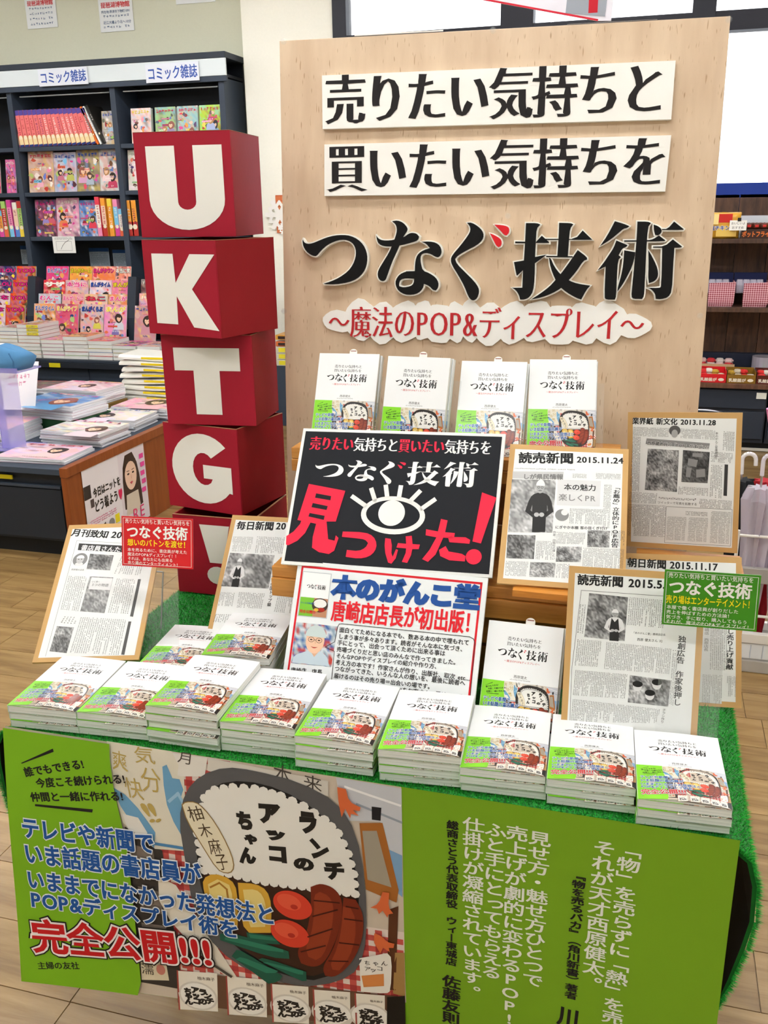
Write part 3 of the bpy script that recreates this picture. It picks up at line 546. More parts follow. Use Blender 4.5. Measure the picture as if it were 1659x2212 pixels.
def photo(P, q, nx, ny, l, seed, lo=.05, hi=.75, pal=None):
    rng = random.Random(seed); G = [[rng.random() for _ in range(nx + 2)] for _ in range(ny + 2)]
    cx, cy = max(3, nx // 4), max(3, ny // 4); B = [[rng.random() for _ in range(cx + 2)] for _ in range(cy + 2)]
    vs = []; cs = []
    for j in range(ny + 1):
        for i in range(nx + 1):
            a, b = i / nx, j / ny; vs.append(tuple((1 - b) * ((1 - a) * q[0][k] + a * q[1][k]) + b * ((1 - a) * q[3][k] + a * q[2][k]) for k in (0, 1)))
            fx, fy = a * cx, b * cy; ix, iy = int(fx), int(fy); u, v = fx - ix, fy - iy
            t = (B[iy][ix] * (1 - u) + B[iy][ix + 1] * u) * (1 - v) + (B[iy + 1][ix] * (1 - u) + B[iy + 1][ix + 1] * u) * v
            t = .55 * t + .45 * G[j][i]
            if pal: c0 = pal[min(len(pal) - 1, int(t * len(pal)))]; cs.append(c0)
            else: t = lo + (hi - lo) * t * t * 1.2; cs.append((t, t, t))
    fs = [(j * (nx + 1) + i, (j + 1) * (nx + 1) + i, (j + 1) * (nx + 1) + i + 1, j * (nx + 1) + i + 1) for j in range(ny) for i in range(nx)]
    P.put(vs, fs, l, (1, 1, 1)); P.c[-len(vs):] = cs
def person_bw(P, q, l, vest=False, cap=True):
    """half-tone figure in a quad: legs, body, arms, head with face"""
    def at(a, b): return tuple((1 - b) * ((1 - a) * q[0][k] + a * q[1][k]) + b * ((1 - a) * q[3][k] + a * q[2][k]) for k in (0, 1))
    def g(t): return (t, t, t)
    P.poly([at(*p) for p in ((.30, .60), (.72, .60), (.72, 1), (.30, 1))], l, g(.02))
    P.poly(smooth([at(*p) for p in ((.18, .36), (.36, .27), (.66, .27), (.84, .36), (.95, .62), (.70, .74), (.64, .66), (.78, .60), (.74, .50), (.74, .68), (.28, .68), (.27, .50), (.22, .60), (.36, .66), (.32, .74), (.05, .62))]), l + .3, g(.75 if vest else .03))
    if vest: P.poly(smooth([at(*p) for p in ((.36, .30), (.50, .42), (.64, .30), (.72, .66), (.50, .74), (.28, .66))]), l + .6, g(.02))
    P.ell(*at(.42, .68), abs(at(.5, 0)[0] - at(.42, 0)[0]), abs(at(0, .04)[1] - at(0, 0)[1]), l + .8, g(.5)); P.ell(*at(.58, .68), abs(at(.5, 0)[0] - at(.42, 0)[0]), abs(at(0, .04)[1] - at(0, 0)[1]), l + .8, g(.5))
    rx = abs(at(.63, 0)[0] - at(.5, 0)[0]); ry = abs(at(0, .115)[1] - at(0, 0)[1]); c = at(.5, .165)
    P.ell(c[0], c[1], rx, ry, l + 1, g(.42))
    P.poly([(c[0] + rx * 1.08 * math.cos(t), c[1] + ry * .25 + ry * math.sin(t)) for t in [math.pi * i / 10 for i in range(11)]], l + 1.3, g(.82 if cap else .02))
    for s_ in (-1, 1): P.ell(c[0] + s_ * rx * .42, c[1] - ry * .02, rx * .3, ry * .18, l + 1.4, g(.06)); P.ell(c[0] + s_ * rx * .42, c[1] - ry * .02, rx * .2, ry * .11, l + 1.6, g(.5))
    P.line([(c[0] - rx * .3, c[1] - ry * .55), (c[0] + rx * .3, c[1] - ry * .55)], ry * .1, l + 1.5, g(.08))

# ================================================================ large structure
# floor: boards 0.1718 m wide running across, each a piece of its own on the slab
fl = M('floor_wood'); fl.box(-9, 4, -2.5, 9, -.06, -.004, (.8, .8, .8)); floor = struct(fl.build('floor'))
PLW, PLL = .1718, .915
tones = []
for t in (0.93, 1.0, 1.06, .97):
    p = M('floor_wood'); p.box(.0012, PLL - .0012, .0012, PLW - .0012, -.004, 0, (t, t * .995, t * .98)); o = p.build('plank', floor); tones.append(o)
rp = random.Random(11); k = 0
for r in range(-1, 25):
    y = 1.279 + (r - 2) * PLW
    off = {1: -1.067, 4: .317, 10: .43}.get(r, rp.uniform(0, PLL)); off = off % PLL
    x = -3.6 + (off + 3.6) % PLL - PLL
    while x < (1.1 if r > 1 else .8):
        o = tones[k] if k < 4 else tones[rp.randrange(4)].copy()
        if k >= 4: COL.objects.link(o)
        o.parent = floor; o.location = (x, y, 0); k += 1; x += PLL

def wallbox(name, x0, x1, y0, y1, z0, z1, col):
    m = M('wall'); m.box(x0, x1, y0, y1, z0, z1, col); return struct(m.build(name))
wallbox('wall_back', -9, -2.98, 6.98, 7.1, 0, 3.4, C('dbdac4'))
wallbox('wall_pillar', -2.96, -2.27, 6.8, 7.1, 0, 3.4, C('faf7ea'))
wallbox('wall_right', -2.27, 4.0, 7.0, 7.1, 0, 1.60, C('d9d4c4'))
wallbox('wall_front', -9.1, 4.1, -2.6, -2.5, 0, 3.4, C('e4e1d6'))
wallbox('wall_east', 4.0, 4.1, -2.5, 7.1, 0, 3.4, C('e4e1d6'))
wallbox('wall_left', -9.1, -9, -2.5, 7.1, 0, 3.4, C('d6d4c4'))
m = M('wall'); m.box(-9, 4, -2.5, 7.1, 3.4, 3.46, C('f0efe9')); struct(m.build('ceiling'))
m = M('steel'); m.box(-9, -2.98, 6.96, 6.98, 0, .1, C('3a3a3c')); struct(m.build('baseboard_back'))
# street windows behind the board: dark frames, glass panes, blue sill rail
FR = C('20202a')
win = empty('window_1', (0, 6.8, 0)); win['kind'] = 'structure'
m = M('steel'); m.box(-2.27, 4.0, -.02, .1, 2.592, 2.705, FR); m.build('transom', win)
m = M('steel'); m.box(-2.27, 4.0, -.02, .1, 3.34, 3.4, FR); m.build('head_rail', win)
m = M('steel'); m.box(-2.27, 4.0, -.04, .1, 1.60, 1.69, C('14338c')); m.build('sill_rail', win)
for x0, x1 in ((-2.27, -2.17), (-1.10, -.885), (.11, .25), (1.3, 1.44), (2.5, 2.64), (3.4, 4.0)):
    m = M('steel'); m.box(x0, x1, -.03, .1, 1.69, 3.34, FR); m.build('mullion', win, bevel=.004)
for x0, x1 in ((-2.17, -1.10), (-.885, .11), (.25, 1.3), (1.44, 2.5), (2.64, 3.4)):
    for z0, z1 in ((1.69, 2.592), (2.705, 3.34)):
        m = M('window_glass'); m.box(x0, x1, .04, .046, z0, z1); m.build('pane', win)
# the street outside
m = M('matte'); m.box(-30, 30, 7.3, 60, -.3, -.2, C('c9ccd0')); struct(m.build('street'))
t = empty('street_building', (6, 30, -.2)); tag(t, 'pale building across the street seen through the window at right', 'building')
m = M('matte'); m.box(-18, 14, 0, 8, 0, 9, C('f2f4f7')); m.build('wall', t)
for i in range(9):
    m = M('satin'); m.box(-16 + i * 3.2, -14.2 + i * 3.2, -.12, -.02, 1.2, 3.4, C('b9c9e0')); m.build('window', t)
m = M('matte'); m.box(-18.2, 14.2, -.8, .2, 4.2, 4.7, C('c3cddd')); m.build('canopy', t)
t = empty('parked_van', (2.6, 16, -.2)); tag(t, 'white van parked in the street beyond the right window', 'van')
m = M('satin'); m.loft([[(-2.2, y, .35), (2.2, y, .35), (2.2, y, 1.1), (1.5, y, 1.25), (1.0, y, 2.0), (-2.1, y, 2.05)] for y in (0, 1.7)], C('eef1f6')); m.build('body', t)
m = M('gloss'); m.add([(-1.9, -.02, 1.2), (1.35, -.02, 1.2), (.95, -.02, 1.85), (-1.9, -.02, 1.9)], [(0, 1, 2, 3)], C('6b7c94')); m.build('side_window', t)
for x in (-1.4, 1.4): m = M('matte'); m.cyl((x, -.03, .35), (x, .2, .35), .34, C('2c2c30'), n=20); m.build('wheel', t)
# ceiling lamps
for i, (x, y) in enumerate([(x, y) for y in (-.6, 1.3, 3.2, 5.1) for x in (-5.2, -2.9, -.6, 1.7)]):
    t = empty('ceiling_lamp', (x, y, 3.4)); tag(t, 'long white fluorescent ceiling fixture, %s column, %s row from the window' % (('leftmost', 'second', 'third', 'rightmost')[i % 4], ('fourth', 'third', 'second', 'first')[i // 4]), 'lamp', 'ceiling lamps over the shop')
    m = M('satin'); m.box(-.62, .62, -.12, .12, -.05, -.001, C('f0f0ee')); m.build('housing', t)
    for s_ in (-.055, .055): m = M('lamp'); m.box(-.6, .6, s_ - .03, s_ + .03, -.085, -.051); m.build('tube', t)

# ================================================================ display table with turf
TX, TY0_, TY1_ = (-1.045, .172), 1.165, 1.86
t = empty('display_table', (-.43, 1.5, 0)); tag(t, 'low display table covered with green artificial turf, holding stacks of paperbacks', 'table')
m = M('matte'); m.box(-.60, .585, -.325, .35, .685, .706, C('2b2622')); m.build('tabletop', t)
for x in (-.52, .50):
    for y in (.02, .30):
        m = M('steel'); m.cyl((x, y, 0), (x, y, .685), .018, C('303034'), n=10); m.build('leg', t)
m = M('steel'); m.box(-.52, .50, .29, .31, .60, .64, C('303034')); m.build('stretcher', t)
def turf_profile():
    """x,z section: short fall at the left, flat top, bulging fall at the right"""
    L = [(-1.030, .545), (-1.043, .60), (-1.047, .655), (-1.043, .695), (-1.030, .716), (-1.0, .72)]
    R = [(.13, .72), (.168, .716), (.188, .700), (.199, .66), (.203, .60), (.198, .55), (.186, .49), (.168, .435)]
    return L + [(-.6, .72), (-.2, .72)] + R
tp = turf_profile()
def wob(y, k): return .012 * math.sin(y * 9 + k)
m = M('turf'); ys = [1.165 + (1.86 - 1.165) * j / 8 for j in range(9)]; n = len(tp); vs = []
def tnorm(i):
    a, b = tp[max(0, i - 1)], tp[min(n - 1, i + 1)]; d = math.hypot(b[0] - a[0], b[1] - a[1]); return (-(b[1] - a[1]) / d, (b[0] - a[0]) / d)
for s_ in (0, 1):
    for y in ys:
        for i, (x, z) in enumerate(tp):
            nx, nz = tnorm(i); k = 0 if s_ == 0 else -.006
            w_ = wob(y, i) * max(0, (.70 - z)) * 2
            vs.append((x + nx * k + w_, y, z + nz * k))
fs = []; q = n * len(ys)
for j in range(len(ys) - 1):
    for i in range(n - 1):
        a = j * n + i; fs.append((a, a + 1, a + n + 1, a + n)); fs.append((a + q, a + n + q, a + n + 1 + q, a + 1 + q))
m2 = M('matte')
m.add(vs, fs[0::2], C('108a2a'), 'turf'); m.add(vs, fs[1::2], C('0b0b0a'), 'matte')
m.add([vs[i] for i in range(n)] + [vs[i + q] for i in range(n)], [(i, i + n, i + n + 1, i + 1) for i in range(n - 1)], C('0b5a1a'), 'matte')
turf = m.build('turf_cover'); tag(turf, 'green artificial turf mat draped over the low display table', 'turf')
# its pile: thin blades all over, thicker fringe at the cut edges
rg = np.random.default_rng(5); NB = 70000
seg = [math.hypot(tp[i + 1][0] - tp[i][0], tp[i + 1][1] - tp[i][1]) for i in range(n - 1)]; cum = np.concatenate([[0], np.cumsum(seg)]); tot = cum[-1]
s1 = rg.random(NB) * tot; y1 = rg.random(NB) * (1.862 - 1.163) + 1.163
y1[:9000] = 1.163 + rg.random(9000) * .004
idx = np.clip(np.searchsorted(cum, s1) - 1, 0, n - 2); fr = (s1 - cum[idx]) / np.array(seg)[idx]; A = np.array(tp)
px = A[idx, 0] + (A[idx + 1, 0] - A[idx, 0]) * fr; pz = A[idx, 1] + (A[idx + 1, 1] - A[idx, 1]) * fr
d = A[idx + 1] - A[idx]; d /= np.linalg.norm(d, axis=1)[:, None]; nx, nz = -d[:, 1], d[:, 0]
px = px + .012 * np.sin(y1 * 9 + idx) * np.clip(.70 - pz, 0, 1) * 2 * (pz < .69)
h = .0045 + .004 * rg.random(NB); th = rg.random(NB) * 6.283; lx, ly = (rg.random(NB) - .5) * .006, (rg.random(NB) - .5) * .006
lx[:9000] *= 1.6; ly[:9000] = -.004 * rg.random(9000)
P0 = np.stack([px, y1, pz], 1); off = np.stack([np.cos(th), np.sin(th), np.zeros(NB)], 1) * .0009; tip = P0 + np.stack([nx * h + lx, ly, nz * h], 1)
V = np.stack([P0 - off, P0 + off, tip], 1).reshape(-1, 3)
me = bpy.data.meshes.new('grass_pile'); me.vertices.add(len(V)); me.vertices.foreach_set('co', V.astype(np.float32).ravel()); me.loops.add(len(V)); me.loops.foreach_set('vertex_index', np.arange(len(V), dtype=np.int32))
me.polygons.add(NB); me.polygons.foreach_set('loop_start', np.arange(0, len(V), 3, dtype=np.int32)); me.update(calc_edges=True)
cc = np.ones((len(V), 4), np.float32); g0 = np.array(C('0a6d1c')); g1 = np.array(C('2fbf3f')); kk = rg.random(NB)[:, None]; base = g0 * (1 - kk) + g1 * kk; cc[:, :3] = np.repeat(base, 3, 0)
me.color_attributes.new('Col', 'FLOAT_COLOR', 'POINT').data.foreach_set('color', cc.ravel()); me.materials.append(MATS['matte'])
o = bpy.data.objects.new('grass_pile', me); COL.objects.link(o); o.parent = turf; o['kind'] = 'stuff'

# banner hanging from the front edge
BW = .70
def bwarp(x, y, z):
    # x: 0..1.21 along the table front, y: 0..-.505 down; the left lower part swings forward
    s = min(1, max(0, -y / .505)); sw = (-.072 * (1 - x / .7) + .026) * s if x < .7 else .026 * s * max(0, 1 - (x - .7) / .35)
    ripple = .003 * math.sin(x * 7.5) * s + .002 * math.sin(y * 12 + x * 3)
    xx = -1.013 + x + (-.010 * (1 - min(1, x / .7))) * s
    return (xx, 1.157 - z + sw + ripple, .738 + y)
t = empty('slogan_banner', (-.42, 1.15, .2)); tag(t, 'wide lime banner with lunch box photo and slogans hanging from the table front', 'banner')
m = M('paper'); m.dz = .00035; m.sub = .07; m.warp = bwarp
m.a = (BW, 0, 0, BW, 0, 0)
base = M('paper'); base.warp = bwarp; base.grid(0, 1.182, -.505, 0, -3.5, C('7cb41b'), 40, 16); base.dz = .0002
art(m); o = m.build('photo_panel', None); o.parent = t; o.matrix_parent_inverse = t.matrix_world.inverted() if False else Matrix.Translation(-Vector((-.42, 1.15, .2)))
m = M('paper'); m.dz = .00035; m.sub = .05; m.warp = bwarp; m.a = (1, 0, 0, 1, .70, 0)
m.grid(.0, .482, -.505, 0, 0, C('7aa81f'), 20, 16)
WH = C('eef2e6')
def col2(a, b, tx, c, w_, st='bold'): m.vtext(a, b, tx, 2, c, w_, st)
c1 = [(0.3387,-0.0328),(0.3318,-0.4185)]; c2 = [(0.3031,-0.0358),(0.299,-0.3093)]; c3 = [(0.27,-0.0995),(0.2686,-0.3379)]; c3b = [(0.2676,-0.3544),(0.2643,-0.438)]
c4 = [(0.2103,-0.0388),(0.2088,-0.3306)]; c5 = [(0.1766,-0.0358),(0.174,-0.4228)]; c6 = [(0.1447,-0.0365),(0.1436,-0.3344)]; c7 = [(0.1113,-0.0337),(0.1125,-0.3819)]; c8 = [(0.0794,-0.0459),(0.0782,-0.3267)]; c8b = [(0.0788,-0.3478),(0.0774,-0.4548)]
col2(*c1, '「物」を売らずに「熱」を売る。', WH, .034); col2(*c2, 'それが天才西原健太。', WH, .034); col2(*c3, '『物を売るバカ』（角川新書）著者', K, .020, 'heavy'); col2(*c3b, '川上', K, .034, 'heavy')
col2(*c4, '見せ方・魅せ方ひとつで', WH, .034); col2(*c5, '売上げが劇的に変わるPOP!', WH, .034); col2(*c6, 'ふと手にとってもらえる', WH, .034); col2(*c7, '仕掛けが凝縮されています。', WH, .034)
col2(*c8, '総商さとう代表取締役　ウィー東城店', K, .019, 'heavy'); col2(*c8b, '佐藤友則', K, .031, 'heavy')
o = m.build('quote_panel', None); o.parent = t; o.matrix_parent_inverse = Matrix.Translation(-Vector((-.42, 1.15, .2)))
o = base.build('backing_sheet', None); o.parent = t; o.matrix_parent_inverse = Matrix.Translation(-Vector((-.42, 1.15, .2)))

# ================================================================ the big board
Qb = (-0.8057,2.0467,1.9115,0.05739,0.09224,0,0.91,0)
BM = frame(Qb); BWd, BHt = .912, 1.62
t = empty('display_board', mat=BM @ Matrix.Translation((0, -BHt, 0))); tag(t, 'tall beech-print board with large Japanese title lettering behind the books', 'signboard')
m = M('beech_print'); m.box(0, BWd, 0, BHt, -.012, 0); sheet = m.build('sheet', t, bevel=.001)
def onboard(m_): m_.a = (1, 0, 0, 1, 0, BHt); return m_
strips = [([(0.0971,-0.0749),(0.8153,-0.0774),(0.8148,-0.1849),(0.0975,-0.181)], '売りたい気持ちと', [(0.1048,-0.174),(0.8028,-0.1758)], .107), ([(0.1012,-0.2122),(0.8169,-0.2143),(0.8131,-0.3203),(0.1003,-0.3173)], '買いたい気持ちを', [(0.1063,-0.3112),(0.8137,-0.3124)], .107)]
for q, tx, bl, h in strips:
    m = M('card'); q = [(x, y + BHt) for x, y in q][::-1]
    m.solid(q, tess(q), .0004, .012, C('e9e6dc'), C('f6f4ee'))
    o = m.build('title_strip', t)
    m = onboard(M('satin')); m.dz = .0002; a_, b_ = bl
    m.text(a_, b_, tx, 65, C('221e1f'), 'mingb', h); m.build('lettering', o)
names = {'tsu': 'foam_letter', 'na': 'foam_letter', 'gu': 'foam_letter', 'dot': 'voicing_mark', 'gi': 'foam_letter', 'ju': 'foam_letter'}
for k, strokes in TITLE:
    m = M('satin')
    for i, (pts, fs) in enumerate(strokes):
        p0 = [(x, y + BHt) for x, y in pts]
        m.solid(offset(p0, fs, .0028, .0028), fs, .0004, .016 + i * .00012, C('f2efe6'), None)
        m.add([(x, y, .0175 + i * .00012) for x, y in p0], fs, C('d8232c') if k == 'dot' else C('0c0b0c'))
    m.build(names[k], t)
# subtitle: red letters on a white cut-out cloud
sub_a, sub_b = [(0.1057,-0.6198),(0.7908,-0.619)]
m = M('card'); tx = '〜魔法のPOP&ディスプレイ〜'; adv = [ADV(c) for c in tx]; tt = sum(adv); x = 0; k_ = math.dist(sub_a, sub_b) / tt
cl = []
for i, c in enumerate(tx):
    cx = sub_a[0] + (sub_b[0] - sub_a[0]) * (x + adv[i] / 2) / tt; cy = sub_a[1] + (sub_b[1] - sub_a[1]) * (x + adv[i] / 2) / tt + .036 + .004 * math.sin(i * 2.1); x += adv[i]
    r_ = k_ * (.48 if c in '〜&' else .62); hh = .024 if c == '〜' else .044
    pts = [(cx + adv[i] * k_ * .78 * math.cos(a) * (1 + .05 * math.sin(3 * a + i)), cy + BHt + hh * math.sin(a) * (1 + .08 * math.sin(4 * a + i))) for a in [2 * math.pi * j / 18 for j in range(18)]]
    m.solid(pts, tess(pts), .0004, .0054 + i * .00006, C('f7f5f0'), None)
o = m.build('subtitle_cutout', t)
m = onboard(M('satin')); m.text(sub_a, sub_b, tx, 35, C('c02a30'), 'ming', .074); m.build('lettering', o)
for x, y in [(0.0098,-0.002),(0.4551,-0.0026),(0.9089,-0.0066),(0.9002,-0.5645),(-0.0001,-0.563),(0.6395,-0.8842)] + [(0.4982,-0.3631),(0.4586,-0.5482)]:
    m = M('acrylic'); m.cyl((x, y + BHt, .0003), (x, y + BHt, .004), .0065, n=12); m.cyl((x, y + BHt, .004), (x, y + BHt, .008), .004, n=12); m.build('push_pin', t)
for a_, b_ in [(0.1654,0.007),(0.3529,0.0055)], [(0.603,0.0037),(0.7761,0.0032)]:
    m = M('satin'); m.box(a_[0], b_[0], BHt + min(a_[1], b_[1]) - .002, BHt + .001, .0004, .0012, C('e8e4dc')); m.build('tape', t)
# back props so the board stands
m = M('pine'); m.box(.1, .16, 0, 1.2, -.05, -.0125, (.9, .9, .9)); m.build('batten', t); m = M('pine'); m.box(.72, .78, 0, 1.2, -.05, -.0125, (.9, .9, .9)); m.build('batten', t)

# ================================================================ lettered red boxes
def red_box(q, letter, label, gap=.004):
    x, y, z, yaw, w_, d_, h_ = q
    t = empty('letter_box', (x, y, z + gap / 2), math.radians(yaw)); tag(t, label, 'box', 'red lettered boxes in the tower')
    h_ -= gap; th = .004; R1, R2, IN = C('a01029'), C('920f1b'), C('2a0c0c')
    def panel(x0, x1, y0, y1, z0, z1, c): m = M('card'); m.box(x0, x1, y0, y1, z0, z1, c); return m.build('panel', t, bevel=.0008)
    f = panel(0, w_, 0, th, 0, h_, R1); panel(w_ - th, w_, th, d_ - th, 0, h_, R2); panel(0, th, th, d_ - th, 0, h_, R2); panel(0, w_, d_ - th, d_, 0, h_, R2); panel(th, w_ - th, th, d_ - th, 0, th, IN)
    for pt in (((.0, -.0006), (w_, -.0006)),):   # pale cut edge of the card along the opening
        m = M('card'); m.box(0, w_, -.0004, th + .0004, h_, h_ + .0007, C('a87858')); m.box(w_ - th, w_ + .0004, th, d_, h_, h_ + .0007, C('a87858')); m.build('cut_edge', t)
    m = M('satin'); off = -.0008
    def pt2(u, v): return (u * w_, off, v * h_)
    def poly3(pts, holes=()):
        P = [list(pts)] + [list(h_) for h_ in holes]; flat = [p for h_ in P for p in h_]
        tr = tessellate_polygon([[Vector((a, b, 0)) for a, b in h_] for h_ in P])
        m.add([pt2(*p) for p in flat], [tuple(q_) for q_ in tr], C('f0eee6'))
    for p in letter: poly3(p)
    m.build('letter', f)
    return t
def arc(cx, cy, rx, ry, a0, a1, n=10): return [(cx + rx * math.cos(math.radians(a0 + (a1 - a0) * i / n)), cy + ry * math.sin(math.radians(a0 + (a1 - a0) * i / n))) for i in range(n + 1)]
LU = [[(.12, .87), (.42, .87), (.42, .34)] + arc(.515, .34, .095, .075, 180, 360)[1:-1] + [(.61, .34), (.61, .87), (.91, .87), (.91, .36)] + arc(.515, .36, .395, .29, 0, -180, 16)[1:-1] + [(.12, .36)]]
LK = [[(.13, .86), (.43, .86), (.44, .56), (.66, .86), (.99, .86), (.66, .50), (.99, .08), (.65, .10), (.44, .42), (.43, .12), (.13, .12)]]
LT = [[(.13, .86), (.86, .86), (.86, .61), (.63, .61), (.63, .12), (.34, .12), (.34, .61), (.13, .61)]]
LG = [arc(.50, .49, .41, .40, 42, 318, 22) + [(.83, .20), (.88, .22), (.88, .55), (.50, .55), (.50, .38), (.63, .38), (.63, .32)] + arc(.52, .49, .20, .18, 300, 60, 14) + [(.64, .64)]]
LG = [[(.88, .62), (.62, .62)] + [(.60, .66)] + arc(.51, .50, .16, .19, 60, 300, 14) + [(.62, .34), (.62, .40), (.52, .40), (.52, .55), (.90, .55), (.90, .18)] + arc(.52, .50, .44, .41, 318, 48, 24)]
LG = [arc(.52, .50, .43, .41, 42, 322, 26) + [(.90, .24), (.90, .55), (.52, .55), (.52, .39), (.64, .39)] + arc(.53, .50, .15, .19, 305, 45, 14)]
LE = [[(.33, .90), (.70, .90), (.60, .42), (.43, .42)], arc(.515, .26, .13, .115, 0, 350, 16)]
red_box((-1.019, 1.794, .7215, 0, .200, .200, .1945), LE, 'red box with a white exclamation mark at the foot of the tower')
red_box((-1.051, 1.844, .916, -10.8, .203, .186, .202), LG, 'red box with a white letter G above the exclamation mark box')
red_box((-1.019, 1.812, 1.118, 5.4, .205, .172, .201), LT, 'red box with a white letter T between the K and G boxes')
red_box((-1.037, 1.800, 1.319, -16.5, .203, .186, .197), LK, 'red box with a white letter K second from the tower top')
red_box((-1.045, 1.818, 1.516, 6.6, .206, .203, .209), LU, 'red box with a white letter U on top of the tower')

# ================================================================ stepped pine shelf behind the books
t = empty('step_shelf', (-.35, 1.7, .7215)); tag(t, 'two-step pine shelf holding books and newspaper boards behind the front stacks', 'shelf')
def plank(x0, x1, y0, y1, z0, z1, name='board', tone=1.0):
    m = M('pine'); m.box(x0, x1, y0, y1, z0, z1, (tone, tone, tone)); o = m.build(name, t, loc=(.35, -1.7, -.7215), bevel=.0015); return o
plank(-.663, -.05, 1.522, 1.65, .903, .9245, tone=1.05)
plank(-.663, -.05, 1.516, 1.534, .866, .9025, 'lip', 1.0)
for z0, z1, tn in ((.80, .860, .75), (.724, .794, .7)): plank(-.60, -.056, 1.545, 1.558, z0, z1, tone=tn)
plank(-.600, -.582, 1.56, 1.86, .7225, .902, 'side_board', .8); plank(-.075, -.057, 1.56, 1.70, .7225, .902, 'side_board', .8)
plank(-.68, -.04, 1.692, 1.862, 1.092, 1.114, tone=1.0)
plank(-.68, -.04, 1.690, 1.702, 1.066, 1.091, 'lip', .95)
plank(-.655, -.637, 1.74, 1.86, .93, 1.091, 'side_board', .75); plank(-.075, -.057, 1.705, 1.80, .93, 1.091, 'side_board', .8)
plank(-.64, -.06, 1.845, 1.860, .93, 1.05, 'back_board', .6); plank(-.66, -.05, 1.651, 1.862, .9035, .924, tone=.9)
t = empty('riser_crate', (.1, 1.78, .7215)); tag(t, 'plain wooden riser box carrying the rear newspaper board at right', 'box')
for a in ((.005, .205, 1.69, 1.86, .878, .898), (.005, .205, 1.69, 1.702, .7225, .8775), (.005, .017, 1.703, 1.86, .7225, .8775), (.193, .205, 1.703, 1.86, .7225, .8775)):
    m = M('pine'); m.box(*a, (.92, .9, .88)); m.build('board', t, loc=(-.1, -1.78, -.7215), bevel=.001)

# ================================================================ the paperback with the green band
BKW, BKH, BKT = .128, .188, .0132
def book_parts(parent, curl):
    def bend(x, y, z):
        if z < BKT * .9: return (x, y, z)
        u = max(0, min(1, x / BKW)); v = max(0, min(1, y / BKH))
        return (x, y, z + curl * (.006 * math.sin(math.pi * (u ** 1.4)) * (1 - v) ** 2.2 + .0015 * math.sin(math.pi * u)))
    m = M('gloss'); m.warp = bend; m.dz = 1
    m.grid(0, BKW, 0, BKH, BKT, C('f3f5f6'), 8, 6)
    m.box(0, BKW, 0, BKH, 0, .0006, C('b9c2bc')); m.box(-.0006, 0, 0, BKH, 0, BKT, C('e9ecec'))
    vs = []; 
    for y in (0, BKH):
        n = m.n; m.add([bend(BKW * i / 8, y, BKT) for i in range(9)] + [(a, b, c - .0005) for a, b, c in [bend(BKW * i / 8, y, BKT) for i in range(9)]], [(i, i + 1, i + 10, i + 9) for i in range(8)], C('e4e6e4'))
    m.add([bend(BKW, BKH * i / 6, BKT) for i in range(7)] + [(a, b, c - .0005) for a, b, c in [bend(BKW, BKH * i / 6, BKT) for i in range(7)]], [(i, i + 1, i + 8, i + 7) for i in range(6)], C('e4e6e4'))
    m.dz = .00012; m.warp = lambda x, y, z: bend(x, y, BKT + z)
    y = lambda mm: BKH - mm * .93 / 1000
    m.text((.035, y(33.5)), (.094, y(33.5)), '売りたい気持ちと', 1, K, 'ming'); m.text((.0345, y(43)), (.0935, y(43)), '買いたい気持ちを', 1, K, 'ming')
    title_print(m, [(.0205, y(46.5)), (.106, y(46.5)), (.106, y(65.5)), (.0205, y(65.5))], 1, K, C('d8232c'))
    m.text((.033, y(73)), (.094, y(73)), '〜魔法のPOP&ディスプレイ〜', 1, C('d0202c'), 'reg')
    m.text((.052, y(100.5)), (.075, y(100.5)), '西原健太', 1, K, 'reg'); columns(m, [(.046, y(102)), (.081, y(102)), (.081, y(104.6)), (.046, y(104.6))], 16, 1, 1, C('777777'), seed=2, gap=.1)
    # author's mark on the spine
    o1 = m.build('cover', parent)
    m = M('pages'); n = 8
    tops = [bend(.0004 + (BKW - .0009) * i / n, .0012, BKT) for i in range(n + 1)]
    vs = []; fs = []
    for j in range(7):
        yy = .0006 + (BKH - .0012) * j / 6
        for i in range(n + 1):
            a = bend(.0004 + (BKW - .0009) * i / n, yy, BKT); vs.append((a[0], yy, .0006)); vs.append((a[0], yy, a[2] - .0008))
    r_ = 2 * (n + 1)
    for i in range(n): fs.append((2 * i, 2 * i + 2, 2 * i + 3, 2 * i + 1)); q = 6 * r_; fs.append((q + 2 * i + 2, q + 2 * i, q + 2 * i + 1, q + 2 * i + 3))
    for j in range(6):
        a = j * r_ + 2 * n; fs.append((a, a + r_, a + r_ + 1, a + 1)); a = j * r_; fs.append((a + r_, a, a + 1, a + r_ + 1))
        for i in range(n): a = j * r_ + 2 * i; fs.append((a + 1, a + 3, a + r_ + 3, a + r_ + 1)); fs.append((a + 2, a, a + r_, a + r_ + 2))
    m.add(vs, fs, (1, 1, 1)); o2 = m.build('page_block', parent)
    m = M('gloss'); OH = .0875
    m.warp = lambda x, y, z: bend(x, y, BKT + .00015 + z); m.dz = .00002
    m.a = (BKW, 0, 0, OH / .72, 0, OH); art(m, False)
    m.warp = None
    m.box(-.0009, -.0007, 0, OH, 0, BKT + .0003, C('86d62a')); m.box(.001, .062, -.0004, .0006, BKT - .0002 if not curl else BKT + .0001, BKT + .0004, C('7ccc28'))
    for i_ in range(9): m.box(.062 + i_ * .0072, .062 + i_ * .0072 + .0068, -.0004, .0006, BKT - .0001, BKT + .0003, (C('8a5a3c'), C('e8dcc8'), C('c98a60'), C('3a2a22'))[(i_ * 7) % 4])
    m.box(0, BKW, .0, OH, -.0001, -.0, C('86d62a'))
    o3 = m.build('belly_band', parent)
    return [o1, o2, o3]
def book_label(o, label, group): return tag(o, label, 'book', group)
proto_c = empty('paperback', (0, 0, 0)); book_parts(proto_c, 1.0)
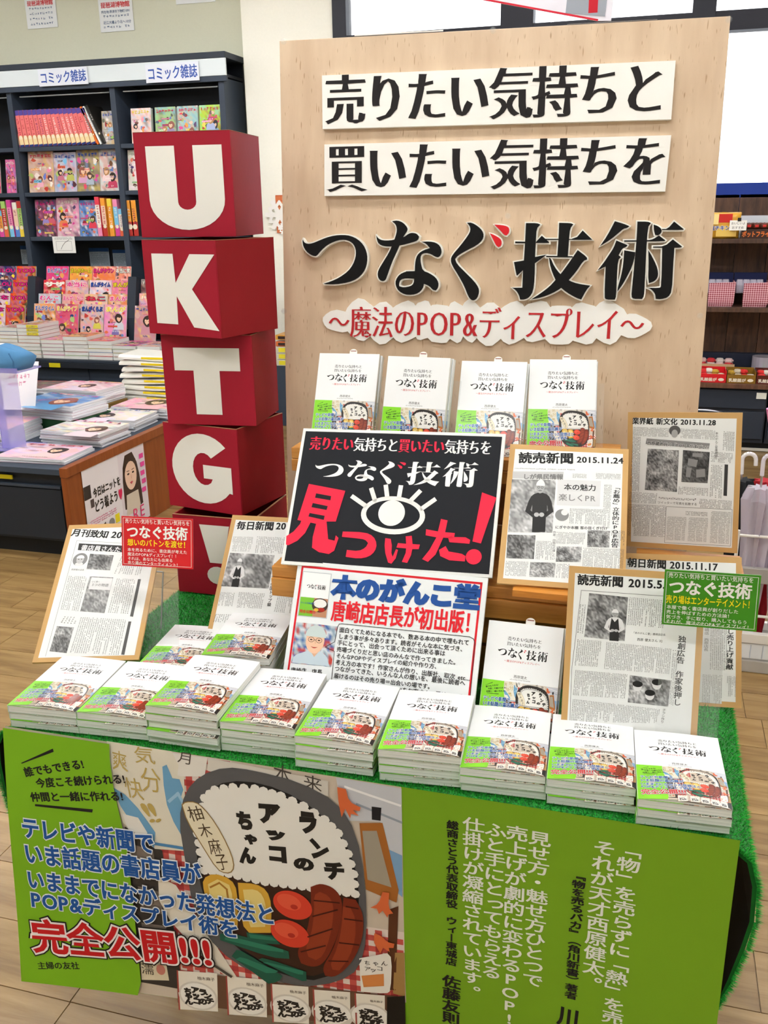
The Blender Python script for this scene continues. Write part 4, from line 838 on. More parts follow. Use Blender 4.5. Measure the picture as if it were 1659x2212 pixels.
proto_f = empty('paperback', (0, 0, 0)); book_parts(proto_f, 0.0)
used = set()
def put_book(curl, mat, label, group):
    p = proto_c if curl else proto_f
    if p.name not in used: used.add(p.name); p.matrix_world = mat; o = p
    else: o = clone(p, mat)
    return book_label(o, label, group)
STK = [(-1.02, 1.178, 4.6, 3), (-.8903, 1.1883, 3.9, 3), (-.7597, 1.1935, 1.2, 5), (-.6294, 1.1997, 3.4, 4), (-.4956, 1.1899, 1.7, 4), (-.3569, 1.1863, 4.4, 4), (-.2296, 1.1914, 3.6, 3), (-.0996, 1.1948, 3.0, 3), (.031, 1.178, 3.0, 3)]
ORD = ['leftmost', 'second from left', 'third from left', 'fourth from left', 'middle', 'fourth from right', 'third from right', 'second from right', 'rightmost']
LV = {1: 'top', 2: 'second from top', 3: 'third from top', 4: 'fourth from top', 5: 'fifth from top'}
rb = random.Random(21)
def stack(x, y, yaw, n, where, group, gap=.0152):
    for i in range(n):
        top = i == n - 1; j = n - i
        a = math.radians(yaw + (0 if top else rb.uniform(-.9, .9))); dx, dy = (0, 0) if top else (rb.uniform(-.002, .002), rb.uniform(-.003, .004))
        mt = Matrix.Translation((x + dx, y + dy, .7232 + i * .0143)) @ Matrix.Rotation(a, 4, 'Z')
        put_book(top, mt, 'green-banded paperback, %s of the %s' % ('bottom' if (i == 0) else LV[j], where), group)
for (x, y, yw, n), o_ in zip(STK, ORD): stack(x, y + .001, yw, n, o_ + ' front stack', 'paperbacks in the front row of stacks')
stack(-.893, 1.386, 5, 2, 'left stack behind the front row', 'paperbacks in the second row'); stack(-.752, 1.384, 7, 5, 'right stack behind the front row', 'paperbacks in the second row')
slip = M('paper'); slip.box(-.008, .008, 0, .010, 0, .0004, C('f4f2ec')); slip.add([(.008 * math.cos(a), .010 + .006 * math.sin(a), .0004) for a in [math.pi * i / 8 for i in range(9)]], [tuple(range(9))], C('f4f2ec')); slip.box(-.006, .006, .011, .0125, .0004, .0006, C('8a3a2a'))
def standing(q, n, where, group):
    F0 = frame(tuple(q[:3]) + tuple(math.radians(v) for v in q[3:6]))
    for i in range(n):
        mt = F0 @ Matrix.Translation((.0025 * i, 0.0015 * i, -BKT - i * .0146)) if i else F0 @ Matrix.Translation((0, 0, -BKT))
        o = put_book(False, mt, 'green-banded paperback, %s, standing %s' % (('front copy', 'rear copy', 'third copy')[i], where), group)
        if i == 0:
            s_ = slip.build('order_slip', o, loc=(.070, BKH - .004, BKT * .5))
    t = empty('book_rest', mat=F0 @ Matrix.Translation((0, 0, -n * .0148 - .001))); tag(t, 'clear acrylic rest of the books standing ' + where, 'book stand')
    m = M('acrylic'); m.box(.02, .145, .004, .15, -.003, 0); m.build('back_plate', t)
    m = M('acrylic'); m.box(.02, .145, .0, .003, -.003, n * .0146); m.build('foot', t)
for q, n, wh in (((-.655, 1.739, 1.1175, 1.8, 27.1, .3), 2, 'leftmost on the upper step'), ((-.499, 1.703, 1.1155, -5, 20, .4), 2, 'second from left on the upper step'),
                 ((-.351, 1.712, 1.1155, 0, 28, .6), 2, 'third from left on the upper step'), ((-.213, 1.739, 1.1175, 5.8, 27.4, .3), 2, 'rightmost on the upper step')):
    standing(q, n, wh, 'paperbacks standing on the upper step')
standing((-.235, 1.366, .7255, -1.8, 30.2, .2), 2, 'on the turf under the shelf', 'paperbacks standing below the shelf')

# ================================================================ signs
def scaleq(q, k):
    q = list(q); q[0] *= k; q[1] *= k; q[2] = CAMZ + (q[2] - CAMZ) * k; q[6] *= k; q[7] *= k; return q
# --- black sign with the eye
q = list((-0.63425,1.5,0.94028,0.00819,0.6453,0.02185,0.39689,0.27679)); sc = 1.0; w_, h_ = q[6], q[7]
t = empty('eye_sign', mat=frame(q)); tag(t, 'black sign with white eye drawing and red lettering leaning on the shelf', 'sign')
m = M('satin'); m.box(0, w_, 0, h_, -.006, 0, C('eef0ec')); m.build('panel', t)
m = M('satin'); m.dz = .00025; m.rect(.006, w_ - .006, .006, h_ - .006, 1, C('1a1c22')); o = m.build('black_ground', t)
m = M('satin'); m.dz = .00025; m.a = (sc, 0, 0, sc, 0, 0); REDS = C('ee2a48')
a_, b_ = [(0.0189,0.2313),(0.3741,0.2333)]; tx = '売りたい気持ちと買いたい気持ちを'
for i, c in enumerate(tx):
    f0, f1 = i / len(tx), (i + 1) / len(tx); P0_ = tuple(a_[k] + (b_[k] - a_[k]) * f0 for k in (0, 1)); P1_ = tuple(a_[k] + (b_[k] - a_[k]) * f1 for k in (0, 1))
    m.text(P0_, P1_, c, 2, REDS if i < 4 or 8 <= i < 12 else C('f4f4f2'), 'mingb', .031)
title_print(m, [(0.0369,0.2104),(0.3524,0.2208),(0.352,0.1662),(0.0372,0.1691)], 2, C('f6f6f4'), REDS)
e = [(0.2024,0.1068),(0.2636,0.11),(0.2071,0.0697),(0.1998,0.1108),(0.2251,0.1122),(0.2536,0.1119),(0.2057,0.0809)]
c0 = e[0]; rx = e[1][0] - c0[0]; ry = c0[1] - e[2][1]
m.ell(c0[0], c0[1], rx, ry, 2, C('f2f2ee'), -.03, 40); m.ell(c0[0], c0[1] + .001, rx * .84, ry * .76, 3, C('1a1c22'), -.03, 40); m.ell(e[3][0], e[3][1], (e[4][0] - e[3][0]), (e[4][0] - e[3][0]), 4, C('f4f4f0'), n=32)
L_ = [(0.1214,0.1386),(0.147,0.123),(0.1555,0.1547),(0.1637,0.1361),(0.1823,0.1621),(0.1866,0.1448),(0.2107,0.1622),(0.21,0.1444),(0.2468,0.1547),(0.2324,0.1364),(0.2764,0.14),(0.2558,0.1225)]
for i in range(0, 12, 2): m.line(L_[i:i + 2], .0085, 2, C('f2f2ee'))
def strokes(m, L, col, l):
    for p in L: m.poly(p, l, col)
mi = [(0.0301,0.1609),(0.1046,0.1502),(0.0949,0.0883),(0.0769,0.0873),(0.0852,0.053),(0.0981,0.0507),(0.0989,0.0613),(0.105,0.0565),(0.1004,0.0315),(0.091,0.0243),(0.0712,0.0267),(0.0563,0.0347),(0.0545,0.0557),(0.0571,0.0817),(0.0456,0.0835),(0.0383,0.0623),(0.0256,0.0464),(0.0089,0.0363),(0.0041,0.0376),(0.0022,0.0542),(0.015,0.064),(0.0256,0.0799),(0.0267,0.0861),(0.0189,0.0872)]
m.poly(mi, 5, REDS)
for p in ([(0.0476,0.1423),(0.0783,0.1381),(0.0781,0.1297),(0.0469,0.1335)], [(0.044,0.1225),(0.0747,0.1178),(0.0734,0.1101),(0.0428,0.1141)], [(0.041,0.1023),(0.0716,0.0983),(0.071,0.0901),(0.0397,0.0954)]): m.poly(p, 6, C('1a1c22'))
m.poly(smooth([(0.1112,0.0695),(0.1542,0.0705),(0.1713,0.064),(0.18,0.0497),(0.1782,0.0348),(0.1679,0.0239),(0.1496,0.0189),(0.1242,0.0211),(0.1244,0.0344),(0.1475,0.0335),(0.1597,0.0411),(0.1629,0.0501),(0.1561,0.0566),(0.1412,0.0578),(0.1113,0.059)]), 5, REDS)
m.poly([(0.1942,0.0615),(0.2048,0.0606),(0.2084,0.0484),(0.2094,0.0338),(0.2126,0.0267),(0.217,0.0416),(0.221,0.0404),(0.2187,0.0242),(0.212,0.0136),(0.2054,0.0155),(0.1979,0.0331),(0.1948,0.0476)], 5, REDS)
m.poly([(0.2193,0.0535),(0.2347,0.053),(0.2321,0.067),(0.2434,0.0688),(0.2467,0.0531),(0.2605,0.0531),(0.2592,0.0442),(0.2473,0.0435),(0.2464,0.0318),(0.2411,0.0169),(0.2309,0.0183),(0.236,0.0355),(0.2357,0.0442),(0.2175,0.0446)], 5, REDS)
m.poly([(0.2685,0.0829),(0.2908,0.0798),(0.2938,0.1042),(0.3063,0.1019),(0.3042,0.0791),(0.3221,0.0786),(0.3217,0.0684),(0.3019,0.0687),(0.2914,0.0361),(0.2789,0.0214),(0.2676,0.0259),(0.2792,0.044),(0.2892,0.0685),(0.269,0.0712)], 5, REDS)
m.poly([(0.3102,0.0707),(0.3424,0.0717),(0.3513,0.0673),(0.3506,0.06),(0.3141,0.0607)], 5, REDS); m.poly([(0.2966,0.0451),(0.3079,0.053),(0.3145,0.0433),(0.3386,0.0405),(0.346,0.0366),(0.3456,0.0266),(0.3177,0.0268),(0.3001,0.0337)], 5, REDS)
m.poly([(0.364,0.1592),(0.3912,0.1501),(0.3712,0.0618),(0.3557,0.0646)], 5, REDS); d_ = [(0.3607,0.0362),(0.375,0.0371)]; m.ell(d_[0][0], d_[0][1], d_[1][0] - d_[0][0], (d_[1][0] - d_[0][0]) * 1.0, 5, REDS)
m.build('lettering', t)

# --- white sign of the shop manager
q = (-0.60508,1.39014,0.71982,-0.09612,0.48534,0.03576,0.36369,0.256); w_, h_ = q[6], q[7]
t = empty('manager_sign', mat=frame(q)); tag(t, 'white red-bordered sign with a portrait and a speech bubble, below the black sign', 'sign')
m = M('satin'); m.box(0, w_, 0, h_, -.005, 0, C('edf1f2')); pn = m.build('panel', t)
m = M('satin'); m.dz = .00022; bd = .0085
RB = C('d8202c')
for a in ((bd, w_ - bd, h_ - bd - .004, h_ - bd), (bd, w_ - bd, bd, bd + .004), (bd, bd + .004, bd, h_ - bd), (w_ - bd - .004, w_ - bd, bd, h_ - bd)): m.rect(*a, 1, RB)
q4 = [(0.0123,0.2372),(0.0712,0.2373),(0.073,0.1543),(0.014,0.1532)]
m.poly(q4[::-1], 2, C('c9ced2')); q5 = [(x, y) for x, y in q4]
def at4(q_, a, b): return tuple((1 - b) * ((1 - a) * q_[0][k] + a * q_[1][k]) + b * ((1 - a) * q_[3][k] + a * q_[2][k]) for k in (0, 1))
m.poly([at4(q5, .03, .02), at4(q5, .97, .02), at4(q5, .97, .57), at4(q5, .03, .57)], 3, C('f6f7f7')); m.poly([at4(q5, .03, .57), at4(q5, .5, .57), at4(q5, .5, .98), at4(q5, .03, .98)], 3, C('7cc23a'))
m.poly([at4(q5, .5, .57), at4(q5, .97, .57), at4(q5, .97, .98), at4(q5, .5, .98)], 3, C('c08a6a')); title_print(m, [at4(q5, .2, .27), at4(q5, .85, .27), at4(q5, .85, .38), at4(q5, .2, .38)], 4, K, RB)
c0 = at4(q5, .72, .72); m.ell(*c0, .016, .013, 4, C('4a3c34')); m.ell(c0[0], c0[1] + .003, .013, .008, 5, C('f0eee8')); m.ell(c0[0] + .004, c0[1] - .008, .007, .004, 5, C('b03020')); m.ell(c0[0] - .006, c0[1] - .009, .005, .003, 5, C('e0b040'))
m.text(at4(q5, .06, .72), at4(q5, .55, .72), 'テレビや新聞で', 6, C('2458b0'), 'reg'); m.text(at4(q5, .06, .92), at4(q5, .6, .92), '完全公開!!!', 6, RB, 'heavy')
a_, b_ = [(0.0762,0.1941),(0.3539,0.1999)]; m.text(a_, b_, '本のがんこ堂', 4, C('26539c'), 'fat', .043)
a_, b_ = [(0.0807,0.1523),(0.3586,0.1575)]; m.text(a_, b_, '唐崎店店長が初出版！', 4, C('e02530'), 'heavy', .040)
ph = [(0.0125,0.1422),(0.0963,0.1428),(0.0941,0.0694),(0.014,0.0671)]
photo(m, ph, 14, 12, 2, 5, pal=[C('b8c4cc'), C('c9d2d8'), C('8fa6b8'), C('d6dcde'), C('c0463c'), C('3c62a8'), C('a9b6bd'), C('dfe3e4')])
m.poly(smooth([at4(ph, *p) for p in ((.02, .99), (.06, .80), (.30, .70), (.45, .62), (.68, .64), (.86, .76), (.95, .99))]), 3, C('c3d2dc')); m.poly([at4(ph, *p) for p in ((.42, .64), (.55, .80), (.66, .64), (.60, .60), (.46, .60))], 4, C('e2b090'))
c0 = at4(ph, .52, .40); R_ = .0185
m.ell(c0[0], c0[1], R_, R_ * 1.28, 5, C('eec3a4'), n=28); m.poly([(c0[0] + R_ * 1.12 * math.cos(a), c0[1] + R_ * .35 + R_ * 1.15 * math.sin(a)) for a in [math.pi * i / 14 for i in range(15)]], 6, C('c9d6d4'))
for s_ in (-1, 1): m.line([(c0[0] + s_ * R_ * .42 + R_ * .32 * math.cos(a), c0[1] + R_ * .05 + R_ * .24 * math.sin(a)) for a in [6.283 * i / 12 for i in range(12)]], .0007, 6, C('2c2a2a'), True); m.ell(c0[0] + s_ * R_ * .42, c0[1] + R_ * .05, R_ * .14, R_ * .06, 7, C('2a201c'))
m.line([(c0[0] - R_ * .12, c0[1] + R_ * .05), (c0[0] + R_ * .12, c0[1] + R_ * .05)], .0007, 7, C('2c2a2a')); m.poly(smooth([(c0[0] - R_ * .4, c0[1] - R_ * .62), (c0[0], c0[1] - R_ * .80), (c0[0] + R_ * .4, c0[1] - R_ * .60), (c0[0], c0[1] - R_ * .66)]), 7, C('b8483c')); m.line([(c0[0], c0[1] - R_ * .05), (c0[0] + R_ * .08, c0[1] - R_ * .3)], .0006, 7, C('b98468'))
a_, b_ = [(0.0157,0.0497),(0.0784,0.0528)]; m.text(a_, b_, '唐崎店　店長', 3, K, 'bold')
bub = [(0.104,0.1486),(0.3423,0.1517),(0.3503,0.1487),(0.3531,0.1411),(0.3551,0.0512),(0.0983,0.0402),(0.0961,0.0978),(0.0771,0.1033),(0.0943,0.1147),(0.0964,0.1422),(0.0987,0.1475)]
m.line(bub, .0011, 3, C('2a2a2c'), True)
for (a_, b_), tx in (([(0.1002,0.1326),(0.3435,0.1368)], '面白くてためになる本でも、数ある本の中で埋もれて'), ([(0.1003,0.121),(0.3386,0.1249)], 'しまう事が多々あります。読者がそんな本に気づき、'), ([(0.0999,0.1095),(0.3032,0.1136)], '手にとって、出会って頂くために出来る事は'),
    ([(0.1,0.0979),(0.329,0.1008)], '売場づくりだと思い店のみんなで作ってきました。'), ([(0.1008,0.0862),(0.2958,0.0899)], 'そんなPOPやディスプレイの紹介や作り方、'), ([(0.1009,0.0746),(0.3514,0.0767)], '考え方の本です！作家さんが作り、出版社、取次 etc...'),
    ([(0.1011,0.0631),(0.3443,0.0677)], 'つながってきた、いろんな人の想いを、最後に読者へ'), ([(0.1014,0.0505),(0.2881,0.0541)], '届けるのはその売り場＝出会いの場です。'), ([(0.1016,0.0385),(0.3437,0.0445)], '書店員さんだけでなく、何かをお客さんへ届けている')):
    m.text(a_, b_, tx, 3, C('1c1c1e'), 'bold')
m.build('print', pn)

# --- small coloured cards on acrylic stands
def pop_card(q, lines, ground, name, label, fx):
    q = list(q); w_, h_ = q[6], q[7]; F0 = frame(q); t = empty(name, mat=F0); tag(t, label, 'sign')
    m = M('gloss'); m.box(0, w_, 0, h_, -.002, 0, ground); card = m.build('card', t)
    m = M('gloss'); m.dz = .0002; lw = .0007
    fr = [(.0035, .0035), (w_ - .0035, .0035), (w_ - .0035, h_ - .0035), (.0035, h_ - .0035)]; m.line(fr, lw, 1, C('f0f2ea'), True)
    for x0, x1, yb, hh, tx, c, st in lines: m.text((x0 * w_, yb * h_), (x1 * w_, yb * h_), tx, 2, c, st, hh * h_)
    m.build('lettering', card)
    # upright and foot reach the table
    z0 = .7225; L = (q[2] - z0) / math.cos(q[4]) + .03
    m = M('acrylic'); m.box(fx[0], fx[1], -L + .03, .06, -.0065, -.0028); m.build('upright', t)
    m = M('acrylic'); b_ = -L + .033; cs, sn = math.cos(q[4]), math.sin(q[4])
    vs = [(fx[0] if i % 2 == 0 else fx[1], b_ + u * sn + v * cs, -.0066 - u * cs + v * sn) for u, v in ((0, 0), (.07, 0), (.07, .003), (0, .003)) for i in (0, 1)]
    m.add(vs, [(0, 1, 3, 2), (4, 5, 7, 6), (2, 3, 5, 4), (0, 6, 7, 1), (0, 2, 4, 6), (1, 7, 5, 3)]); m.build('foot', t)
wt, ye = C('f6f6f0'), C('f6e018')
pop_card((-0.97202,1.4988,0.90585,0.09508,0.19661,0.00218,0.148,0.09859), [(.05, .96, .86, .10, '売りたい気持ちと買いたい気持ちを', wt, 'hand'), (.07, .93, .57, .27, 'つなぐ技術', wt, 'heavy'), (.08, .95, .41, .15, '想いのバトンを渡せ！', ye, 'bold'),
    (.08, .92, .295, .078, '本を売るために、書店員が考えた', wt, 'hand'), (.08, .80, .205, .078, '魔法のPOP&ディスプレイ！！', wt, 'hand'), (.08, .72, .115, .078, 'それは、あなたにも出来る', wt, 'hand'), (.08, .82, .03, .078, '売り場のエンターティメント！', wt, 'hand')],
    C('d4161f'), 'red_card', 'red card with white and yellow lettering on a clear stand at left', (.035, .115))
pop_card(scaleq((0.05331,1.48261,0.90245,0.00041,0.04029,0.02293,0.148,0.09676), .93), [(.04, .93, .86, .10, '売りたい気持ちと買いたい気持ちを', wt, 'hand'), (.05, .92, .57, .28, 'つなぐ技術', wt, 'heavy'), (.03, .95, .40, .16, '売り場はエンターテイメント！', ye, 'bold'),
    (.04, .80, .295, .078, '本屋で働く書店員が創りだした', wt, 'hand'), (.04, .74, .205, .078, '売上を伸ばすための方法論！', wt, 'hand'), (.04, .90, .115, .078, '気づき、手に取り、購入してもらう', wt, 'hand'), (.04, .95, .03, .078, 'それが、魔法のPOP&ディスプレイ！', wt, 'hand')],
    C('3f8f1c'), 'green_card', 'green card with white and yellow lettering on a clear stand at right', (.0, .095))

# --- newspaper boards
def clipping(q, label, draw, mg=(.010, .010, .010, .011), tan=C('c9a066'), name='clipping_board'):
    q = list(q); w_, h_ = q[6], q[7]; t = empty(name, mat=frame(q)); tag(t, label, 'newspaper clipping', 'newspaper clippings on boards')
    m = M('card'); m.box(0, w_, 0, h_, -.005, 0, tan); m.build('backing_board', t)
    m = M('paper'); m.dz = .0002; m.rect(mg[0], w_ - mg[1], mg[2], h_ - mg[3], 1, C('eceeec')); draw(m); m.build('clipping', t)
    return t
HB_ = C('161616')
def d1(m):   # rear board at right
    a, b = [(0.0086,0.2517),(0.1678,0.2499)]; m.text(a, b, '業界紙 新文化 2013.11.28', 2, HB_, 'heavy')
    q = [(0.0377,0.2235),(0.1579,0.2157),(0.1563,0.2043),(0.0358,0.2122)]; m.poly(q[::-1], 2, C('8c8c8c')); a, b = [(0.0386,0.2109),(0.1563,0.2036)]; m.text(a, b, '西原健太氏の「POP」がすごい!!', 3, C('f4f4f4'), 'out'); m.text(a, b, '西原健太氏の「POP」がすごい!!', 4, HB_, 'bold')
    e = [(0.0914,0.2397)][0]; m.ell(e[0], e[1], .011, .010, 3, C('5a5a5a')); m.ell(e[0], e[1] - .006, .006, .008, 4, C('a8a8a8'))
    photo(m, [(0.0405,0.2028),(0.1004,0.2006),(0.0985,0.1172),(0.0359,0.1188)], 26, 30, 2, 11, .02, .7); photo(m, [(0.1081,0.2015),(0.1584,0.1985),(0.1561,0.1371),(0.1064,0.1377)], 22, 24, 2, 12, .02, .25)
    for i, p in enumerate(([(0.1184,0.1854),(0.1367,0.1824),(0.1338,0.1684),(0.1172,0.1714)], [(0.1264,0.196),(0.1461,0.1958),(0.1447,0.1878),(0.1259,0.189)], [(0.1339,0.1632),(0.1503,0.1654),(0.1514,0.1498),(0.1344,0.1475)], [(0.1156,0.1678),(0.1256,0.1664),(0.1228,0.1471),(0.1144,0.1485)])): m.poly(p[::-1], 3, C('8f8f8f'))
    for q, c, r in (([(0.0104,0.2464),(0.0803,0.2444),(0.0797,0.2263),(0.01,0.228)], 20, 5), ([(0.1026,0.244),(0.1674,0.2414),(0.1674,0.2227),(0.1025,0.225)], 18, 5), ([(0.01,0.227),(0.0263,0.2262),(0.0248,0.1148),(0.0062,0.1169)], 4, 26), ([(0.0056,0.114),(0.0612,0.1127),(0.0582,0.091),(0.0045,0.0921)], 12, 6), ([(0.0032,0.0884),(0.0788,0.0885),(0.0769,0.0234),(0.0028,0.0223)], 16, 14), ([(0.1606,0.2003),(0.2009,0.1971),(0.2,0.1773),(0.1603,0.1796)], 10, 5),
                    ([(0.1819,0.2399),(0.2026,0.2385),(0.2023,0.2012),(0.1815,0.2025)], 5, 10), ([(0.1614,0.1744),(0.1825,0.1733),(0.1831,0.1075),(0.1602,0.11)], 5, 16), ([(0.1422,0.1057),(0.2025,0.1043),(0.2015,0.0875),(0.1401,0.0879)], 14, 5), ([(0.1016,0.1286),(0.158,0.1274),(0.1578,0.1116),(0.1003,0.1126)], 12, 4)): columns(m, q, c, r, 2, C('4c4c4c'), seed=c * r)
    a, b = [(0.1701,0.2381),(0.1699,0.1833)]; m.vtext(a, b, '本のがんこ堂唐崎店で', 2, HB_, .0055, 'reg'); q = [(0.1863,0.1752),(0.1927,0.175),(0.1926,0.1132),(0.1861,0.1136)]; m.poly(q[::-1], 2, C('3c3c3c'))
    a, b = [(0.0632,0.1003),(0.1357,0.1001)]; columns(m, [(a[0], a[1] + .006), (b[0], b[1] + .006), b, a], 22, 1, 2, HB_, seed=3); a, b = [(0.0616,0.0919),(0.1376,0.0913)]; m.text(a, b, 'ツイッターで写真を拡散する', 2, HB_, 'reg')
    bx = [(0.0789,0.0867),(0.2032,0.0869),(0.2025,0.0138),(0.0771,0.0125)]; m.line(bx, .0006, 2, C('444444'), True)
    for q in ([(0.081,0.067),(0.1183,0.0672),(0.1172,0.0188),(0.0804,0.0181)], [(0.1226,0.0675),(0.1592,0.0677),(0.1587,0.0186),(0.1219,0.0183)], [(0.1643,0.0821),(0.2011,0.0819),(0.2007,0.0172),(0.164,0.0176)]): columns(m, q, 16, 16, 2, C('505050'), vertical=False, seed=8)
    q = [(0.1163,0.0796),(0.1578,0.0796),(0.1581,0.0705),(0.1165,0.0707)]; columns(m, q, 14, 2, 2, HB_, vertical=False, seed=9)
def d2(m):
    a, b = [(0.0179,0.246),(0.1184,0.2504)]; m.text(a, b, '読売新聞', 2, HB_, 'heavy'); a, b = [(0.1233,0.2522),(0.2066,0.2545)]; m.text(a, b, '2015.11.24', 2, HB_, 'heavy')
    q = [(0.0094,0.2275),(0.1013,0.232),(0.1012,0.2162),(0.0099,0.2124)]; m.poly(q[::-1], 2, C('c4c4c4')); a, b = [(0.0288,0.2117),(0.1013,0.2155)]; m.text(a, b, 'しが県民情報', 3, C('7a7a7a'), 'heavy')
    photo(m, [(0.0091,0.2105),(0.0888,0.2136),(0.0884,0.1048),(0.0112,0.1003)], 20, 24, 2, 21, .15, .85); person_bw(m, [(0.0328,0.2138),(0.0897,0.2155),(0.0913,0.1061),(0.0364,0.1021)], 3)
    q = [(0.0913,0.2148),(0.1685,0.2167),(0.1679,0.1637),(0.0928,0.1612)]; m.poly(q[::-1], 2, C('dcdcdc')); a, b = [(0.1034,0.1933),(0.1606,0.1948)]; m.text(a, b, '本の魅力', 3, HB_, 'bold'); a, b = [(0.0953,0.1708),(0.1614,0.1723)]; m.text(a, b, '楽しくPR', 3, C('8a8a8a'), 'bold')
    e = [(0.1031,0.1414),(0.1074,0.147)]; m.ell(*e[0], .012, .012, 3, C('8c8c8c')); m.ell(*e[1], .006, .006, 4, C('e4e4e4'))
    a, b = [(0.1964,0.2092),(0.1959,0.0834)]; m.vtext(a, b, '「お薦め」立体的にPOP広告', 2, HB_, .0125, 'bold'); a, b = [(0.0927,0.1133),(0.183,0.117)]; m.text(a, b, 'にぎやか本棚 客の目くぎ付け', 2, HB_, 'bold')
    a, b = [(0.0921,0.1086),(0.0933,0.0516)]; m.vtext(a, b, '作家、出版社応援したい', 2, HB_, .0058, 'reg')
    for q, s in (([(0.0106,0.0956),(0.0598,0.0975),(0.0599,0.0507),(0.0123,0.0487)], 22), ([(0.1491,0.1145),(0.1875,0.1159),(0.187,0.0827),(0.1493,0.0812)], 23), ([(0.0975,0.0787),(0.1403,0.0809),(0.1399,0.0512),(0.0977,0.0486)], 24), ([(0.0543,0.0445),(0.0978,0.0465),(0.097,0.0182),(0.0542,0.0161)], 25)): photo(m, q, 18, 14, 2, s, .03, .7)
    for q, c, r in (([(0.1161,0.1566),(0.1741,0.1581),(0.1728,0.1267),(0.1162,0.1255)], 14, 9), ([(0.1739,0.2096),(0.1878,0.2098),(0.1859,0.1207),(0.1739,0.1205)], 4, 24), ([(0.062,0.0871),(0.0894,0.0878),(0.09,0.0514),(0.062,0.0505)], 7, 10), ([(0.0958,0.1071),(0.1457,0.109),(0.1452,0.0857),(0.0957,0.0834)], 14, 7), ([(0.1425,0.0793),(0.2121,0.0819),(0.2107,0.044),(0.1427,0.0413)], 20, 11), ([(0.0118,0.0435),(0.0513,0.0449),(0.0512,0.0162),(0.0127,0.0147)], 11, 8),
                    ([(0.0994,0.0453),(0.1217,0.0464),(0.1201,0.0184),(0.0994,0.0177)], 6, 8), ([(0.1172,0.2292),(0.1422,0.23),(0.1426,0.2206),(0.1176,0.2202)], 10, 3), ([(0.1586,0.2328),(0.2025,0.2336),(0.2022,0.2218),(0.159,0.2205)], 14, 4), ([(0.189,0.1174),(0.2128,0.1177),(0.212,0.0863),(0.189,0.0863)], 6, 9), ([(0.012,0.2353),(0.1214,0.2392),(0.1216,0.2362),(0.0122,0.2326)], 30, 1)): columns(m, q, c, r, 2, C('4a4a4a'), seed=c + r)
def d3(m):
    a, b = [(0.0143,0.271),(0.0875,0.2718)]; m.text(a, b, '読売新聞', 2, HB_, 'heavy'); a, b = [(0.095,0.2715),(0.1625,0.2728)]; m.text(a, b, '2015.5.1', 2, HB_, 'heavy')
    ln = [(0.0145,0.042),(0.0127,0.1291),(0.0213,0.2623),(0.1873,0.2619)]; m.line(ln, .0006, 2, C('333333'))
    photo(m, [(0.0341,0.2586),(0.0958,0.2561),(0.0942,0.1846),(0.03,0.1862)], 22, 24, 2, 31, .03, .7); person_bw(m, [(0.0576,0.2367),(0.0963,0.2368),(0.0942,0.1837),(0.0598,0.1837)], 3, vest=True, cap=True)
    a, b = [(0.1831,0.2009),(0.1808,0.0873)]; m.vtext(a, b, '独創広告　作家後押し', 2, HB_, .0125, 'bold'); a, b = [(0.1053,0.1975),(0.1571,0.198)]; m.text(a, b, '「本のがんこ堂」唐崎店店長', 2, HB_, 'reg'); a, b = [(0.1133,0.1867),(0.1531,0.1871)]; m.text(a, b, '西原 健太さん 32', 2, HB_, 'reg')
    photo(m, [(0.1053,0.1302),(0.1691,0.1274),(0.1674,0.0846),(0.1044,0.0856)], 26, 16, 2, 33, .03, .75)
    for x, y in [(0.1181,0.1128),(0.1479,0.1184),(0.138,0.1003)]: m.ell(x, y, .007, .008, 3, C('dcdcdc')); m.ell(x, y + .004, .008, .005, 4, C('1c1c1c'))
    for q, c, r in (([(0.0974,0.2568),(0.158,0.2555),(0.1565,0.2101),(0.0963,0.2111)], 13, 14), ([(0.0196,0.2397),(0.0309,0.2394),(0.0287,0.1913),(0.0179,0.1919)], 2, 16), ([(0.019,0.1818),(0.0582,0.1822),(0.0572,0.1389),(0.0165,0.1382)], 9, 14), ([(0.0655,0.1813),(0.1677,0.1784),(0.1667,0.1372),(0.0634,0.1365)], 24, 14), ([(0.0183,0.1311),(0.102,0.1313),(0.1,0.091),(0.0163,0.0888)], 20, 13), ([(0.0166,0.083),(0.1555,0.0792),(0.154,0.0562),(0.0157,0.0451)], 34, 9),
                    ([(0.1691,0.1771),(0.1786,0.1768),(0.1754,0.0868),(0.1685,0.089)], 2, 24)): columns(m, q, c, r, 2, C('3e3e3e'), seed=c + r, gap=.4)
    a, b = [(0.1622,0.0812),(0.1594,0.0567)]; m.vtext(a, b, 'チラシ作り', 2, HB_, .0055, 'reg')
